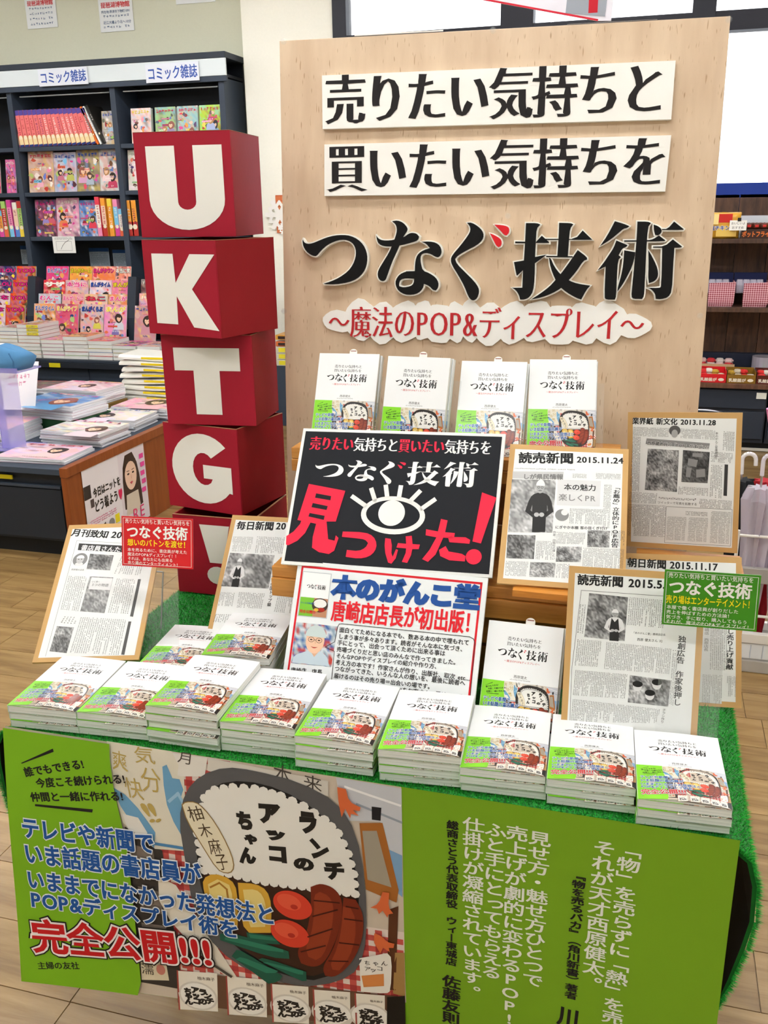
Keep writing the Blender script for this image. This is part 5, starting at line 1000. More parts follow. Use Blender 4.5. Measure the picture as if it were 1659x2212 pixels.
def d4(m):
    a, b = [(0.0334,0.2429),(0.1033,0.2413)]; m.text(a, b, '朝日新聞', 2, HB_, 'heavy'); a, b = [(0.1089,0.2415),(0.1941,0.2409)]; m.text(a, b, '2015.11.17', 2, HB_, 'heavy')
    q = [(0.1627,0.1431),(0.2022,0.1419),(0.2013,0.0055),(0.1622,0.0062)]; m.poly(q[::-1], 2, C('dddedd')); a, b = [(0.2158,0.1394),(0.2145,0.0663)]; m.vtext(a, b, 'し売り上げ貢献', 3, HB_, .0125, 'bold'); a, b = [(0.1755,0.1437),(0.1736,0.0967)]; m.vtext(a, b, '唐崎店　西原店長', 3, C('6c6c6c'), .0085, 'reg')
    for q, c, r in (([(0.1809,0.1408),(0.2113,0.1404),(0.21,0.0645),(0.1799,0.0644)], 6, 22), ([(0.1679,0.056),(0.2026,0.0561),(0.2013,0.0055),(0.1667,0.0059)], 8, 15), ([(0.2101,0.0552),(0.2266,0.0552),(0.2252,0.0192),(0.2087,0.0197)], 4, 11), ([(0.0412,0.2265),(0.0973,0.2257),(0.0982,0.1525),(0.0424,0.153)], 12, 20)): columns(m, q, c, r, 3, C('4a4a4a'), seed=c + r, gap=.45)
def d5(m):
    a, b = [(0.0093,0.304),(0.0924,0.294)]; m.text(a, b, '月刊致知', 2, HB_, 'heavy'); a, b = [(0.0985,0.2938),(0.164,0.287)]; m.text(a, b, '2011.3', 2, HB_, 'heavy')
    q = [(0.0328,0.2836),(0.1833,0.2676),(0.1829,0.251),(0.0338,0.2659)]; m.poly(smooth(q[::-1]), 2, C('3c3c3c')); a, b = [(0.0391,0.2656),(0.1863,0.25)]; m.text(a, b, '書店員さんたちの読書', 3, C('f2f2f2'), 'bold')
    ln = [(0.024,0.0126),(0.0263,0.2911),(0.1822,0.2738)]; m.line(ln, .0005, 2, C('444444'))
    e = [(0.0443,0.2413),(0.0599,0.2393),(0.0484,0.2225)]; r_ = math.dist(e[0], e[1]); m.ell(*e[0], r_, r_ * 1.05, 2, C('8c8c8c')); m.ell(e[0][0], e[0][1] - r_ * .75, r_ * .55, r_ * .3, 2.4, C('e4e4e4')); m.ell(*e[0], r_ * .5, r_ * .66, 2.6, C('c4c4c4')); m.poly([(e[0][0] + r_ * .55 * math.cos(t_), e[0][1] + r_ * .2 + r_ * .5 * math.sin(t_)) for t_ in [math.pi * i / 8 for i in range(9)]], 3, C('eeeeee'))
    for s_ in (-1, 1): m.ell(e[0][0] + s_ * r_ * .2, e[0][1] + r_ * .03, r_ * .1, r_ * .06, 3.3, C('333333'))
    photo(m, [(0.0629,0.2552),(0.1151,0.2492),(0.1146,0.2111),(0.0632,0.2159)], 16, 12, 2, 41, .05, .6); photo(m, [(0.0741,0.1976),(0.125,0.1933),(0.1234,0.1073),(0.0719,0.1134)], 16, 24, 2, 42, .15, .8); photo(m, [(0.0313,0.0806),(0.0674,0.0764),(0.0652,0.0186),(0.0295,0.0238)], 14, 18, 2, 43, .05, .7)
    q = [(0.0786,0.1952),(0.1244,0.1906),(0.1241,0.1619),(0.0776,0.1659)]; m.poly(q[::-1], 3, C('e9e9e9')); a, b = [(0.0812,0.1824),(0.0991,0.1808)]; m.text(a, b, '心に響く', 4, C('555555'), 'reg'); a, b = [(0.0831,0.1733),(0.1187,0.1701)]; m.text(a, b, '5つの物語', 4, C('555555'), 'reg')
    a, b = [(0.0304,0.2145),(0.0585,0.212)]; m.text(a, b, '西原健太店長', 2, C('555555'), 'reg')
    for p in ([(0.1784,0.1867),(0.1846,0.1865),(0.184,0.0966),(0.1774,0.0981)], [(0.1765,0.0863),(0.1825,0.086),(0.1821,0.011),(0.1754,0.012)]): m.poly(p[::-1], 2, C('5a5a5a'))
    for q, c, r in (([(0.1315,0.2462),(0.1839,0.2407),(0.1819,0.1956),(0.1241,0.2025)], 9, 9), ([(0.0281,0.2017),(0.0695,0.1973),(0.0688,0.1135),(0.0292,0.1193)], 7, 18), ([(0.1322,0.1908),(0.1737,0.1869),(0.1734,0.1034),(0.1289,0.1084)], 7, 18), ([(0.0404,0.1037),(0.0716,0.1005),(0.0696,0.0835),(0.0347,0.0869)], 5, 4), ([(0.0754,0.1004),(0.1719,0.0906),(0.1718,0.0113),(0.0707,0.0192)], 15, 17)): columns(m, q, c, r, 2, C('555555'), seed=c + r, gap=.45)
def d6(m):
    a, b = [(0.0151,0.2658),(0.0995,0.2688)]; m.text(a, b, '毎日新聞', 2, HB_, 'heavy'); a, b = [(0.1034,0.2699),(0.1542,0.2711)]; m.text(a, b, '2014.', 2, HB_, 'heavy')
    photo(m, [(0.0132,0.2119),(0.113,0.2127),(0.1137,0.1378),(0.0089,0.1362)], 24, 18, 2, 51, .08, .8); person_bw(m, [(0.0203,0.2019),(0.0572,0.2022),(0.0584,0.1368),(0.0199,0.1361)], 3, vest=True)
    a, b = [(0.1175,0.1957),(0.1219,0.0994)]; m.vtext(a, b, 'このテク　全国トップ級', 2, HB_, .0085, 'bold')
    for q, c, r in (([(0.0122,0.2498),(0.0576,0.2512),(0.0604,0.2169),(0.014,0.2157)], 14, 8), ([(0.0655,0.2529),(0.1369,0.2541),(0.1377,0.2167),(0.0677,0.2153)], 12, 9), ([(0.0104,0.1233),(0.0428,0.124),(0.0432,0.0936),(0.011,0.0929)], 6, 8), ([(0.0505,0.1262),(0.1086,0.127),(0.1072,0.0936),(0.0524,0.0919)], 10, 8), ([(0.1362,0.1282),(0.1796,0.1289),(0.1829,0.0883),(0.1339,0.0885)], 8, 9), ([(0.0088,0.0752),(0.0548,0.0767),(0.0545,0.059),(0.0068,0.0569)], 7, 4), ([(0.1251,0.2085),(0.1653,0.2089),(0.1738,0.1388),(0.1304,0.1378)], 7, 16)): columns(m, q, c, r, 2, C('4e4e4e'), vertical=(c != 14), seed=c + r, gap=.4)
clipping((-0.01687,1.85731,0.90089,-0.16952,0.10702,0.07275,0.21522,0.27531), 'newspaper clipping dated 2013.11.28 on a tan board, highest at right', d1)
clipping((-0.22418,1.47638,0.95174,0.08462,0.82623,-0.01595,0.21543,0.28773), 'newspaper clipping dated 2015.11.24 with man in white cap, beside the black sign', d2)
clipping((-0.09476,1.35434,0.72076,0.05767,0.28701,0.00191,0.21399,0.30091), 'newspaper clipping dated 2015.5 standing directly behind the front books at right', d3)
clipping((-0.02974,1.5321,0.71985,0.13476,0.44539,-0.00202,0.235,0.26812), 'newspaper clipping dated 2015.11.17 half hidden behind the green card', d4)
q = list((-1.11337,1.3716,0.73002,0.16045,0.96872,0.07616,0.21236,0.33355)); q[2] = .738; clipping(q, 'magazine article clipping leaning behind the leftmost stacks of books', d5)
q = list((-0.83119,1.52063,0.72053,0.04202,0.74001,0.01378,0.212,0.30008)); q[1] += .02; clipping(q, 'newspaper clipping partly hidden behind the black sign, in front of the tower', d6)
m = M('pine'); m.box(-.195, -.10, 1.462, 1.515, .936, .947, (1.15, 1.05, .75)); tag(m.build('easel_lip'), 'small yellow wooden ledge under the 2015.11.24 newspaper clipping', 'ledge')
# wire easels behind the leaning clippings
for x, y, z0, z1, yy, lb in ((-1.0, 1.60, .7215, .86, 1.70, 'left article'), (-.74, 1.70, .7215, .86, 1.75, 'clipping before the tower')):
    t = empty('wire_easel', (x, y, z0)); tag(t, 'thin wire easel holding up the ' + lb, 'easel')
    for s_ in (-.04, .04): m = M('metal'); m.tube([(s_, 0, .002), (s_, .03, .12)], .0016, C('b9bcc0')); m.build('leg', t)
    m = M('metal'); m.tube([(-.04, .03, .12), (.04, .03, .12)], .0016, C('b9bcc0')); m.build('crossbar', t)


# ================================================================ comic magazine bookcase against the back wall
BC = C('3b4452'); BCD = C('22262e'); BL = C('2e3540')
t = empty('magazine_bookcase', (-4.4, 6.6, 0)); tag(t, 'tall dark grey magazine bookcase against the back wall behind the red tower', 'bookcase'); BCT = t
def bc(name, x0, x1, y0, y1, z0, z1, col=BC, bev=.002):
    m = M('steel'); m.box(x0 + 4.4, x1 + 4.4, y0 - 6.6, y1 - 6.6, z0, z1, col); return m.build(name, BCT, bevel=bev)
UPX = [-5.70, -4.815, -3.93, -3.055]
bc('back_panel', -5.72, -3.03, 6.93, 6.95, .06, 2.6, BCD, 0)
for x in UPX: bc('upright', x - .022, x + .022, 6.60, 6.93, 1.06, 2.46)
for x in UPX:   # lower, wider standards that lean out to the ledge
    m = M('steel'); m.loft([[(x + 4.4 + .115 + s_, y - 6.6, z) for y, z in ((6.93, 1.058), (6.60, 1.058), (6.44, 1.10), (6.36, .80), (6.36, .57), (6.93, .57))] for s_ in (-.035, .035)], BL); m.build('side_standard', BCT)
bc('header', -5.74, -3.0, 6.57, 6.93, 2.585, 2.625, BL); bc('header_fascia', -5.74, -3.0, 6.575, 6.60, 2.435, 2.47, BC); bc('top_panel', -5.72, -3.03, 6.601, 6.93, 2.47, 2.49, BCD, 0)
m = M('satin'); m.box(-5.74 + 4.4, -3.0 + 4.4, -.028, -.012, 2.472, 2.583, C('dfe6e8')); m.build('header_light_panel', BCT)
for i in range(3):
    x0, x1 = UPX[i] + .0225, UPX[i + 1] - .0225
    for z in (2.05, 1.72, 1.388): bc('shelf', x0, x1, 6.61, 6.925, z - .03, z)
    bc('tube_light', x0 + .05, x1 - .02, 6.63, 6.65, 2.405, 2.412, C('b9c0c4'), 0)
    for k_, (y, z) in enumerate(((6.52, 1.04), (6.46, .94), (6.40, .84), (6.34, .70))): zz = z - (.118 if k_ < 3 else .063); bc('display_step', x0 + .013, x1 - .013, y - .015, y + (.055 if k_ else .10), zz - .012, zz, BL, 0)
    bc('display_back', x0, x1, 6.62, 6.925, .58, 1.02, BCD, 0)
bc('ledge', -5.74, -3.02, 5.84, 6.36, .535, .555, BL); bc('ledge_front', -5.74, -3.02, 5.83, 5.855, .495, .534, BCD)
for x0, x1 in ((-5.74, -4.84), (-4.835, -3.93), (-3.925, -3.02)):
    bc('base_cabinet', x0, x1, 5.90, 6.9, .05, .49, BC); bc('drawer', x0 + .02, x1 - .02, 5.885, 5.899, .12, .40, BL)
bc('plinth', -5.74, -3.02, 5.95, 6.9, 0, .05, BCD, 0)
bc('yellow_tag', -4.20, -4.11, 5.822, 5.829, .50, .53, C('d8c81c'), 0)
for q in [(-4.5056,2.5778),(-4.0917,2.4621)], [(-3.6181,2.5677),(-3.1991,2.4456)]:
    (x0, z1), (x1, z0) = q; t = empty('shelf_sign', (x0, 6.555, z0)); tag(t, 'white sign with blue comic magazine lettering on the bookcase header, %s' % ('left one' if x0 < -4 else 'right one'), 'sign')
    m = M('satin'); m.box(0, x1 - x0, 0, .006, 0, z1 - z0, C('e6e9f2')); o = m.build('plate', t)
    m = M('satin'); m.warp = lambda x, y, z: (x, -.0005 - z, y); m.text((.012, .015), (x1 - x0 - .01, .02), 'コミック雑誌', 1, C('3355a8'), 'bold', z1 - z0 - .03); m.build('lettering', o)

# magazine covers: invented colour designs, no figures taken from anywhere
BR = [C(c) for c in ('e8465a', 'f2a03c', 'f5d64a', 'ef8fb4', '7fc4e8', 'a8d070', 'd84a9a', 'f4ece0', 'c03a34', '5a84d0', 'f0c8b0', 'e86a4a')]
BRD = BR + [C(c) for c in ('2a2a34', '5a3a2a', '1f3a6a', '8a1a2a', '2a5a3a', 'f8f4ee', 'fbe03a', 'e01c3c')]
SK = C('f2c9a8')
def cover_art(m, w_, h_, seed, title=None, ground=None, l=1, photo_=False):
    r = random.Random(seed); g = ground or r.choice(BR)
    def near(c, k): return tuple(max(0, min(1, v * (1 - k) + u * k)) for v, u in zip(c, r.choice(BR)))
    pal = [g, g, g, near(g, .35), near(g, .25), near(g, .5), tuple(v * .45 for v in g), near(C('f4f0ec'), .1)]
    photo(m, [(0, h_), (w_, h_), (w_, 0), (0, 0)], 9, 12, l, seed, pal=pal)
    for _ in range(5 if photo_ else 22):
        k = r.uniform(.03, .10) * w_; m.poly(wobble(r, r.uniform(.1, .9) * w_, r.uniform(.06, .8) * h_, k, 6, .5, r.uniform(.5, 1.4)), l + 1 + _ * .05, near(r.choice(BRD), .1) if not photo_ else near(g, .3))
    for n_ in range(1 if photo_ else r.choice((1, 2, 3))):
        rr = r.uniform(.07, .12) * w_ * (1.35 if photo_ else 1); cx, cy = r.uniform(.22, .78) * w_, r.uniform(.28, .62) * h_; sx = r.choice((-1, 1))
        hair = r.choice([C('3a2a24'), C('7a4a30'), C('b98550'), C('241f26'), C('96584a'), C('5a4438')]); cloth_ = near(g, .2) if photo_ else near(r.choice(BR), .3); l2 = l + 3 + n_ * 2.4
        m.poly(smooth([(cx - rr * 1.9, cy - rr * 3.6), (cx - rr * 1.6, cy - rr * 1.5), (cx - rr * .4, cy - rr * .9), (cx + rr * .6, cy - rr * .9), (cx + rr * 1.8, cy - rr * 1.6), (cx + rr * 2, cy - rr * 3.6)]), l2, cloth_)
        m.poly(smooth(wobble(r, cx - sx * rr * .15, cy + rr * .1, rr * 1.35, 10, .16, 1.15)), l2 + .4, hair)
        m.poly(smooth([(cx - rr * .75, cy + rr * .5), (cx + rr * .75, cy + rr * .5), (cx + rr * .72, cy - rr * .35), (cx + rr * .1 * sx, cy - rr * 1.0), (cx - rr * .72, cy - rr * .35)]), l2 + .8, SK)
        m.poly([(cx - rr * .95, cy + rr * .2), (cx - rr * .9, cy + rr * 1.0), (cx + rr * .2, cy + rr * 1.2), (cx + rr * .95, cy + rr * .9), (cx + rr * .9, cy + rr * .1), (cx + rr * .45, cy + rr * .55), (cx + rr * .2 * sx, cy + rr * .2), (cx - rr * .3, cy + rr * .6)], l2 + 1.2, hair)
        for s_ in (-1, 1): m.ell(cx + s_ * rr * .34, cy - rr * .12, rr * .12, rr * .09, l2 + 1.2, C('3a2c2c'), n=8)
        m.line([(cx - rr * .12, cy - rr * .6), (cx + rr * .12, cy - rr * .6)], rr * .07, l2 + 1.2, C('c0584c'))
    l += 11
    for _ in range(2 if photo_ else 4):
        x0, y0 = r.uniform(.04, .5) * w_, r.uniform(.04, .75) * h_; ww, hh = r.uniform(.2, .45) * w_, r.uniform(.03, .07) * h_
        if r.random() < .4 and not photo_: m.rect(x0, x0 + ww, y0, y0 + hh, l, r.choice(BR)); 
        columns(m, [(x0, y0 + hh), (x0 + ww, y0 + hh), (x0 + ww, y0), (x0, y0)], int(ww / hh) + 2, 1, l + 1, r.choice([C('2a2226'), C('d81e4a'), C('1f4fb0'), C('fbf7ee')]), seed=seed + _, gap=.1)
    tc_ = r.choice([C('d81e4a'), C('f7f3e4'), C('1f4fb0'), C('f4de1c'), C('e8188a')])
    if title: m.text((.04 * w_, .80 * h_), (.96 * w_, .80 * h_), title, l + 1, C('fbf7ee') if r.random() < .6 else C('2a1a20'), 'out', .15 * h_); m.text((.04 * w_, .80 * h_), (.96 * w_, .80 * h_), title, l + 2, tc_, 'heavy', .15 * h_)
    else: columns(m, [(.06 * w_, .95 * h_), (.94 * w_, .95 * h_), (.94 * w_, .83 * h_), (.06 * w_, .83 * h_)], 6, 1, l + 1, tc_, seed=seed, gap=.1, fill=1)
def magazine(name, matrix, w_, h_, th, seed, label, cat, group, title=None, ground=None, photo_=False, spine=None):
    """w x h sheet facing +Z (frame convention), thickness behind it"""
    t = empty(name, mat=matrix); tag(t, label, cat, group)
    m = M('gloss'); m.dz = .0003; m.box(0, w_, 0, h_, -.0008, 0, C('e8e4e0')); cover_art(m, w_, h_, seed, title, ground, photo_=photo_)
    m.box(-.0008, 0, 0, h_, -th, 0, spine or ground or C('d8cfc8')); m.build('cover', t)
    m = M('pages'); m.box(.0, w_ - .002, .001, h_ - .001, -th, -.001); m.build('page_block', t); return t
def face(x, y, z, lean=8, yaw=0): return frame((x, y, z, math.radians(yaw), math.radians(lean), 0))
def spine_book(x, z, w_, h_, d_, lean, col, label, group, bands, seed, y=6.62, side=None):
    """a volume standing with its spine to the room, leaning to the left by `lean` degrees"""
    t = empty('comic_volume', (x, y, z)); t.rotation_euler = (0, math.radians(-lean), 0); tag(t, label, 'book', group)
    m = M('gloss'); m.box(0, w_, 0, d_, 0, h_, col if side is None else side); m.warp = lambda a, b, c: (a, -.0006 - c, b); m.dz = .0003
    for z0, z1, c in bands: m.rect(0, w_, z0 * h_, z1 * h_, 0, c)
    r = random.Random(seed); columns(m, [(w_ * .2, h_ * .78), (w_ * .8, h_ * .78), (w_ * .8, h_ * .32), (w_ * .2, h_ * .32)], 1, 8, 1, r.choice([C('c02038'), C('f6f0e8'), C('8a2a60')]), seed=seed, gap=.1)
    m.ell(w_ * .5, h_ * .26, w_ * .4, w_ * .4, 1, C('f4e6cc'), n=10); m.build('cover', t)
    m = M('pages'); m.box(.003, w_ - .003, .003, d_ - .001, h_ - .001, h_ + .0006); m.build('page_block', t)
NTH = ['leftmost'] + [w_ + ' from left' for w_ in 'second third fourth fifth sixth seventh eighth ninth tenth eleventh twelfth thirteenth fourteenth fifteenth sixteenth'.split()] + ['rightmost']
# row 1, middle bay: a leaning run of identical comic magazines
xs = [-4.804,-4.136]; n = 17
for i in range(n):
    spine_book(xs[0] + (xs[1] - xs[0]) * i / (n - 1) - .02, 2.052, .036, .262, .18, 3 + 11 * i / (n - 1) + (0 if i < 10 else 1), C('ee7f74'), 'orange pink comic magazine, %s of the leaning run on the top shelf' % NTH[i], 'leaning comic magazines on the top shelf',
               ((.0, .06, C('2c3a78')), (.06, .25, C('f3d9a4')), (.25, .30, C('f0b070')), (.30, .86, C('ee7a78')), (.86, 1, C('5a4a9c'))), i)
x, = [-4.121]
for i, (c, lb) in enumerate(((C('f07830'), 'orange spined magazine leaning beside the comic run on the top shelf'), (C('eef0ee'), 'white spined magazine leaning beside the comic run on the top shelf'), (C('2c2a26'), 'black covered magazine leaning at the end of the comic run on the top shelf'))):
    spine_book(x + .012 + i * .024, 2.052 + (.004 if i == 2 else 0), .014 if i < 2 else .02, .29, .2, 24, c, lb, 'leaning magazines on the top shelf', ((0, 1, c),), 50 + i)
x, = [-4.074]
magazine('comic_book', face(x, 6.64, 2.052, 6), .145, .235, .03, 60, 'tan covered thick comic facing out beside the leaning run on the top shelf', 'book', 'facing comics on the top shelf', ground=C('d8b88a'))
xs = [-3.837,-3.637,-3.455,-3.276]
for i, x in enumerate(xs):
    magazine('comic_book', face(x, 6.66, 2.052, 5), .165, .245, .035, 70 + i, '%s comic facing out on the top shelf just above the red tower' % ('yellow spined leftmost', 'left green-edged', 'right green-edged', 'lime spined rightmost')[i], 'book', 'facing comics above the tower', ground=(C('f0d8d4'), C('9cc890'), C('9cc8c0'), C('a8d838'))[i])
# rows 2 and 3
def row_faces(pxs, z, hs, row, seeds, titles=None, y=6.64, lean=7, gap=.004, label='', grounds=None):
    for i in range(len(pxs) - 1):
        x, w_ = pxs[i], pxs[i + 1] - pxs[i] - gap
        if w_ < .05: continue
        magazine('magazine', face(x, y, z, lean), w_, hs[i % len(hs)], .012, seeds + i, '%s magazine facing out, %s' % (ORDN[i], row), 'magazine', 'magazines, ' + row, titles[i] if titles else None, grounds[i] if grounds else None)
ORDN = ['first from left', 'second from left', 'third from left', 'fourth from left', 'fifth from left', 'sixth from left', 'seventh from left']
row_faces([-4.765,-4.536,-4.335,-4.133,-3.942], 1.722, [.30, .29, .30, .30], 'second shelf of the middle bay', 100, grounds=[C('c89a88'), C('c9c6cf'), C('94866a'), C('cfd0cc')])
row_faces([-4.753,-4.558,-4.354,-4.194], 1.390, [.28, .29, .27], 'third shelf of the middle bay', 110, grounds=[C('4a3c38'), C('d89ab8'), C('5a86c4')])
xs = [-4.181,-4.132,-4.076,-4.027,-3.987,-3.947]
for i, x in enumerate(xs): spine_book(x, 1.390, .036, (.29, .28, .275, .27, .2, .2)[i], .17, 1, BR[i], '%s-spined comic volume at the right end of the third shelf' % ('crimson', 'orange', 'yellow', 'pink', 'pale blue', 'light green')[i], 'spines on the third shelf', ((0, .3, BR[(i * 5 + 3) % 12]), (.3, .8, BR[(i * 3 + 7) % 12]), (.8, 1, BR[i])), 90 + i)
row_faces([-5.092,-5.024,-4.956][0:2] + [-4.973,-4.879], 1.722, [.25, .25, .25], 'second shelf of the left bay', 120, grounds=[C('e84868'), C('f08030'), C('e870a8')])
xs = [-5.125,-5.073,-5.03,-4.978,-4.926,-4.883]
for i, x in enumerate(xs): spine_book(x, 1.390, .038, (.24, .2, .27, .28, .26, .27)[i], .17, 1, BR[(i + 3) % 12], '%s comic volume on the third shelf of the left bay' % ('pink', 'pale blue', 'green', 'magenta', 'cream', 'dark red')[i], 'spines in the left bay', ((0, .3, BR[(i * 5 + 1) % 12]), (.3, .8, BR[(i * 7 + 6) % 12])), 190 + i)
x, = [-3.891]; magazine('magazine', face(x, 6.64, 1.722, 7), .19, .29, .012, 131, 'white and pink magazine at the left of the right bay, second shelf', 'magazine', 'magazines in the right bay', ground=C('ecd8dc'))
xs = [-3.919,-3.879]
for i, x in enumerate(xs): spine_book(x, 1.390, .05, .26, .17, 1, (C('e8643c'), C('3a3a3c'))[i], ('orange red volume beside the third shelf divider', 'black edged volume beside the third shelf divider, next to the tower')[i], 'volumes in the right bay', ((0, .4, BR[8]), (.4, 1, BR[1])), 80 + i)
# notice cards under the third shelf
q = [(-4.581,1.3918),(-4.382,1.2654)]
t = empty('notice_card', (q[0][0], 6.595, q[1][1])); tag(t, 'small white notice card with a curved arrow hanging from the third shelf', 'notice')
m = M('paper'); w_, h_ = q[1][0] - q[0][0], q[0][1] - q[1][1]; m.box(0, w_, 0, .002, 0, h_, C('f1f1ec')); m.warp = lambda a, b, c: (a, -.0004 - c, b)
columns(m, [(.02, h_ * .95), (w_ - .02, h_ * .95), (w_ - .02, h_ * .8), (.02, h_ * .8)], 16, 2, 1, C('333333'), vertical=False); m.line([(.03, .02), (.03, h_ * .7), (w_ - .03, h_ * .7), (w_ - .03, .02)], .002, 1, C('888888'), True); m.line([(.07, .03), (.085, .055), (.11, .08), (.15, .10)], .003, 2, C('222222')); m.build('sheet', t)
for i, (a, b) in enumerate(([(-4.4686,1.2913),(-4.2857,1.1456)], [(-4.2529,1.2763),(-4.0866,1.1461)], [(-5.1201,1.3116),(-5.0001,1.1627)])):
    t = empty('timetable_card', (a[0], 6.91, b[1])); tag(t, '%s blue and white release timetable card on the bookcase back' % ('left', 'right', 'far left')[i], 'notice', 'timetable cards')
    w_, h_ = b[0] - a[0], a[1] - b[1]; m = M('satin'); m.box(0, w_, 0, .003, 0, h_, C('a9b6c2')); m.warp = lambda a_, b_, c_: (a_, -.0005 - c_, b_); m.rect(0, w_, h_ * .8, h_, 1, C('2a5288')); columns(m, [(.01, h_ * .75), (w_ - .01, h_ * .75), (w_ - .01, .01), (.01, .01)], 9, 9, 1, C('4a5a6c'), vertical=False, seed=i); m.build('sheet', t)
# stepped display: four rows of comic magazines in the middle bay, others at the sides
TT = [['まんがライフ', 'まんがホーム', 'まんがタウン', '本当に笑'], ['サザ', '本当に', 'まんがタイム', 'まんが'], ['むんこ', 'まんがくらぶ', 'ねこ', 'まんが'], ['まんがタイム', 'まんがライフ', 'まんがくらぶ', 'まんが']]
rows = ((6.50, 1.03, .26, [-4.641,-4.428,-4.226,-4.023,-3.886]), (6.43, .93, .26, [-4.632,-4.432,-4.218,-4.024,-3.872]), (6.37, .83, .26, [-4.651,-4.438,-4.237,-4.031,-3.855]), (6.30, .69, .275, [-4.655,-4.459,-4.238,-4.032,-3.837]))
RN = ('back row', 'second row', 'third row', 'front row')
for k_, (y, z, h_, xs) in enumerate(rows):
    for i in range(4):
        magazine('comic_magazine', face(xs[i], y, z - .115 if k_ < 3 else z - .06, 14), min(.2, xs[i + 1] - xs[i] - .003), h_, .012, 200 + 10 * k_ + i, 'bright comic magazine, %s in the %s of the middle display' % (ORDN[i], RN[k_]), 'magazine', 'comic magazines on the stepped display', TT[k_][i], (C('e8408c'), C('f0a848'), C('ee8040'), C('f09080'), C('e03428'), C('f0b8b8'), C('f2e0e0'), C('e87aa0'), C('b8dce8'), C('e8b0a0'), C('ecc8a0'), C('f08858'), C('f0a070'), C('e06080'), C('e0b8b0'), C('e884c0'))[k_ * 4 + i])
for k_, (y, z, x) in enumerate(((6.50, 1.03, [-4.914][0]), (6.43, .93, [-4.913][0]), (6.37, .83, [-4.91][0]), (6.30, .69, [-4.914][0]))):
    magazine('comic_magazine', face(x, y, z - (.115 if k_ < 3 else .06), 14), .175, .26, .012, 300, 'red and yellow magazine titled YOU, %s of the left display' % RN[k_], 'magazine', 'red magazines in the left bay', 'YOU', C('e8441c'))
    magazine('comic_magazine', face(x - .18, y, z - (.115 if k_ < 3 else .06), 14), .175, .26, .012, 301, 'dark blue magazine left of the YOU magazine, %s of the left display' % RN[k_], 'magazine', 'blue magazines in the left bay', 'ELOU' if k_ < 2 else 'なな', C('20306c') if k_ < 2 else C('ecd0d8'))
for k_, (y, z, px_) in enumerate(((6.43, .93, [-3.773][0]), (6.37, .83, [-3.765][0]), (6.30, .69, [-3.77][0]))):
    magazine('comic_magazine', face(px_, y, z - (.115 if k_ < 2 else .06), 14), .18, .27, .012, 320 + k_, '%s magazine right of the display divider beside the tower' % ('upper', 'middle', 'lower yellow titled')[k_], 'magazine', 'magazines in the right display', photo_=k_ == 2, ground=(C('6a5a5c'), C('e8a0b0'), C('c89a9c'))[k_])
# flat stacks on the ledge
xs = [-4.847,-4.67,-4.479,-4.288,-4.099,-3.898,-3.699,-3.504,-3.32]; tops = (7, 8, 9, 5, 6, 5, 4, 4)
for i in range(8):
    for j in range(tops[i]):
        th = .026; x = xs[i] + .004; w_ = xs[i + 1] - xs[i] - .008
        t = empty('flat_magazine', (x + RNG.uniform(-.004, .004), 5.875 + RNG.uniform(0, .006), .5552 + j * (th + .001))); t.rotation_euler = (0, 0, RNG.uniform(-.02, .02))
        tag(t, 'thick comic magazine lying flat, %s in the %s pile on the bookcase ledge' % (('bottom', 'second', 'third', 'fourth', 'fifth', 'sixth', 'seventh', 'eighth', 'ninth')[j], ('first', 'second', 'third', 'fourth', 'fifth', 'sixth', 'seventh', 'eighth')[i]), 'magazine', 'flat piles on the bookcase ledge')
        m = M('pages'); m.box(0, w_, .001, .25, .001, th - .001); m.build('page_block', t)
        m = M('gloss'); m.box(0, w_, 0, .252, th - .0009, th, RNG.choice(BR)); m.dz = .0003; m.warp = lambda a, b, c, th=th: (a, b, th + c)
        if j == tops[i] - 1: cover_art(m, w_, .252, 400 + i)
        m.build('cover', t)
        if i == 2 and j in (6, 7, 8):
            m = M('gloss'); m.box(w_ * .45, w_ * .98, -.0012, -.0002, .003, th - .003, C('f2e02c')); m.warp = lambda a, b, c: (a, -.0014 - c, b); columns(m, [(w_ * .5, th * .8), (w_ * .95, th * .8), (w_ * .95, th * .2), (w_ * .5, th * .2)], 6, 1, 1, C('20408c'), vertical=False, seed=j, fill=1); m.build('spine_strip', t)
# posters on the wall above the bookcase
for i, (q, tx) in enumerate((([(-4.835,3.3214),(-4.5649,2.9299)], ''), ([(-4.1966,3.2756),(-3.9108,2.8694)], '近江大橋より北へ10分'), ([(-3.5479,3.229),(-3.2307,3.0182)], ''))):
    (x0, z1), (x1, z0) = q; t = empty('wall_poster', (x0, 6.972, z0)); tag(t, ('white notice sheet with red and blue print, first on the upper wall', 'white notice sheet with a museum address, second on the upper wall', 'plain notice sheet just above the bookcase, third on the upper wall')[i], 'poster')
    w_, h_ = x1 - x0, z1 - z0; m = M('paper'); m.box(0, w_, 0, .003, 0, h_, C('eef0f0')); m.warp = lambda a, b, c: (a, -.0006 - c, b); m.dz = .0006
    if i < 2:
        for k_, r_ in enumerate((.06, .15, .24, .33)):
            if tx and k_ == 1: m.text((.03, h_ * (r_ - .02)), (w_ - .02, h_ * (r_ - .02)), tx, 1, C('4a6488'), 'bold')
            elif tx and k_ == 3: m.text((.02, h_ * (r_ - .02)), (w_ - .02, h_ * (r_ - .02)), '所在地:草津市下物町1091', 1, C('4a6488'), 'bold')
            else: columns(m, [(.03, h_ * (r_ + .05)), (w_ - .03, h_ * (r_ + .05)), (w_ - .03, h_ * (r_ - .01)), (.03, h_ * (r_ - .01))], 9, 1, 1, C('5a7494'), vertical=False, seed=i + k_)
        m.text((.02, h_ * .40), (w_ - .02, h_ * .40), '琵琶湖博物館', 1, C('d84a4e'), 'heavy')
    m.build('sheet', t)

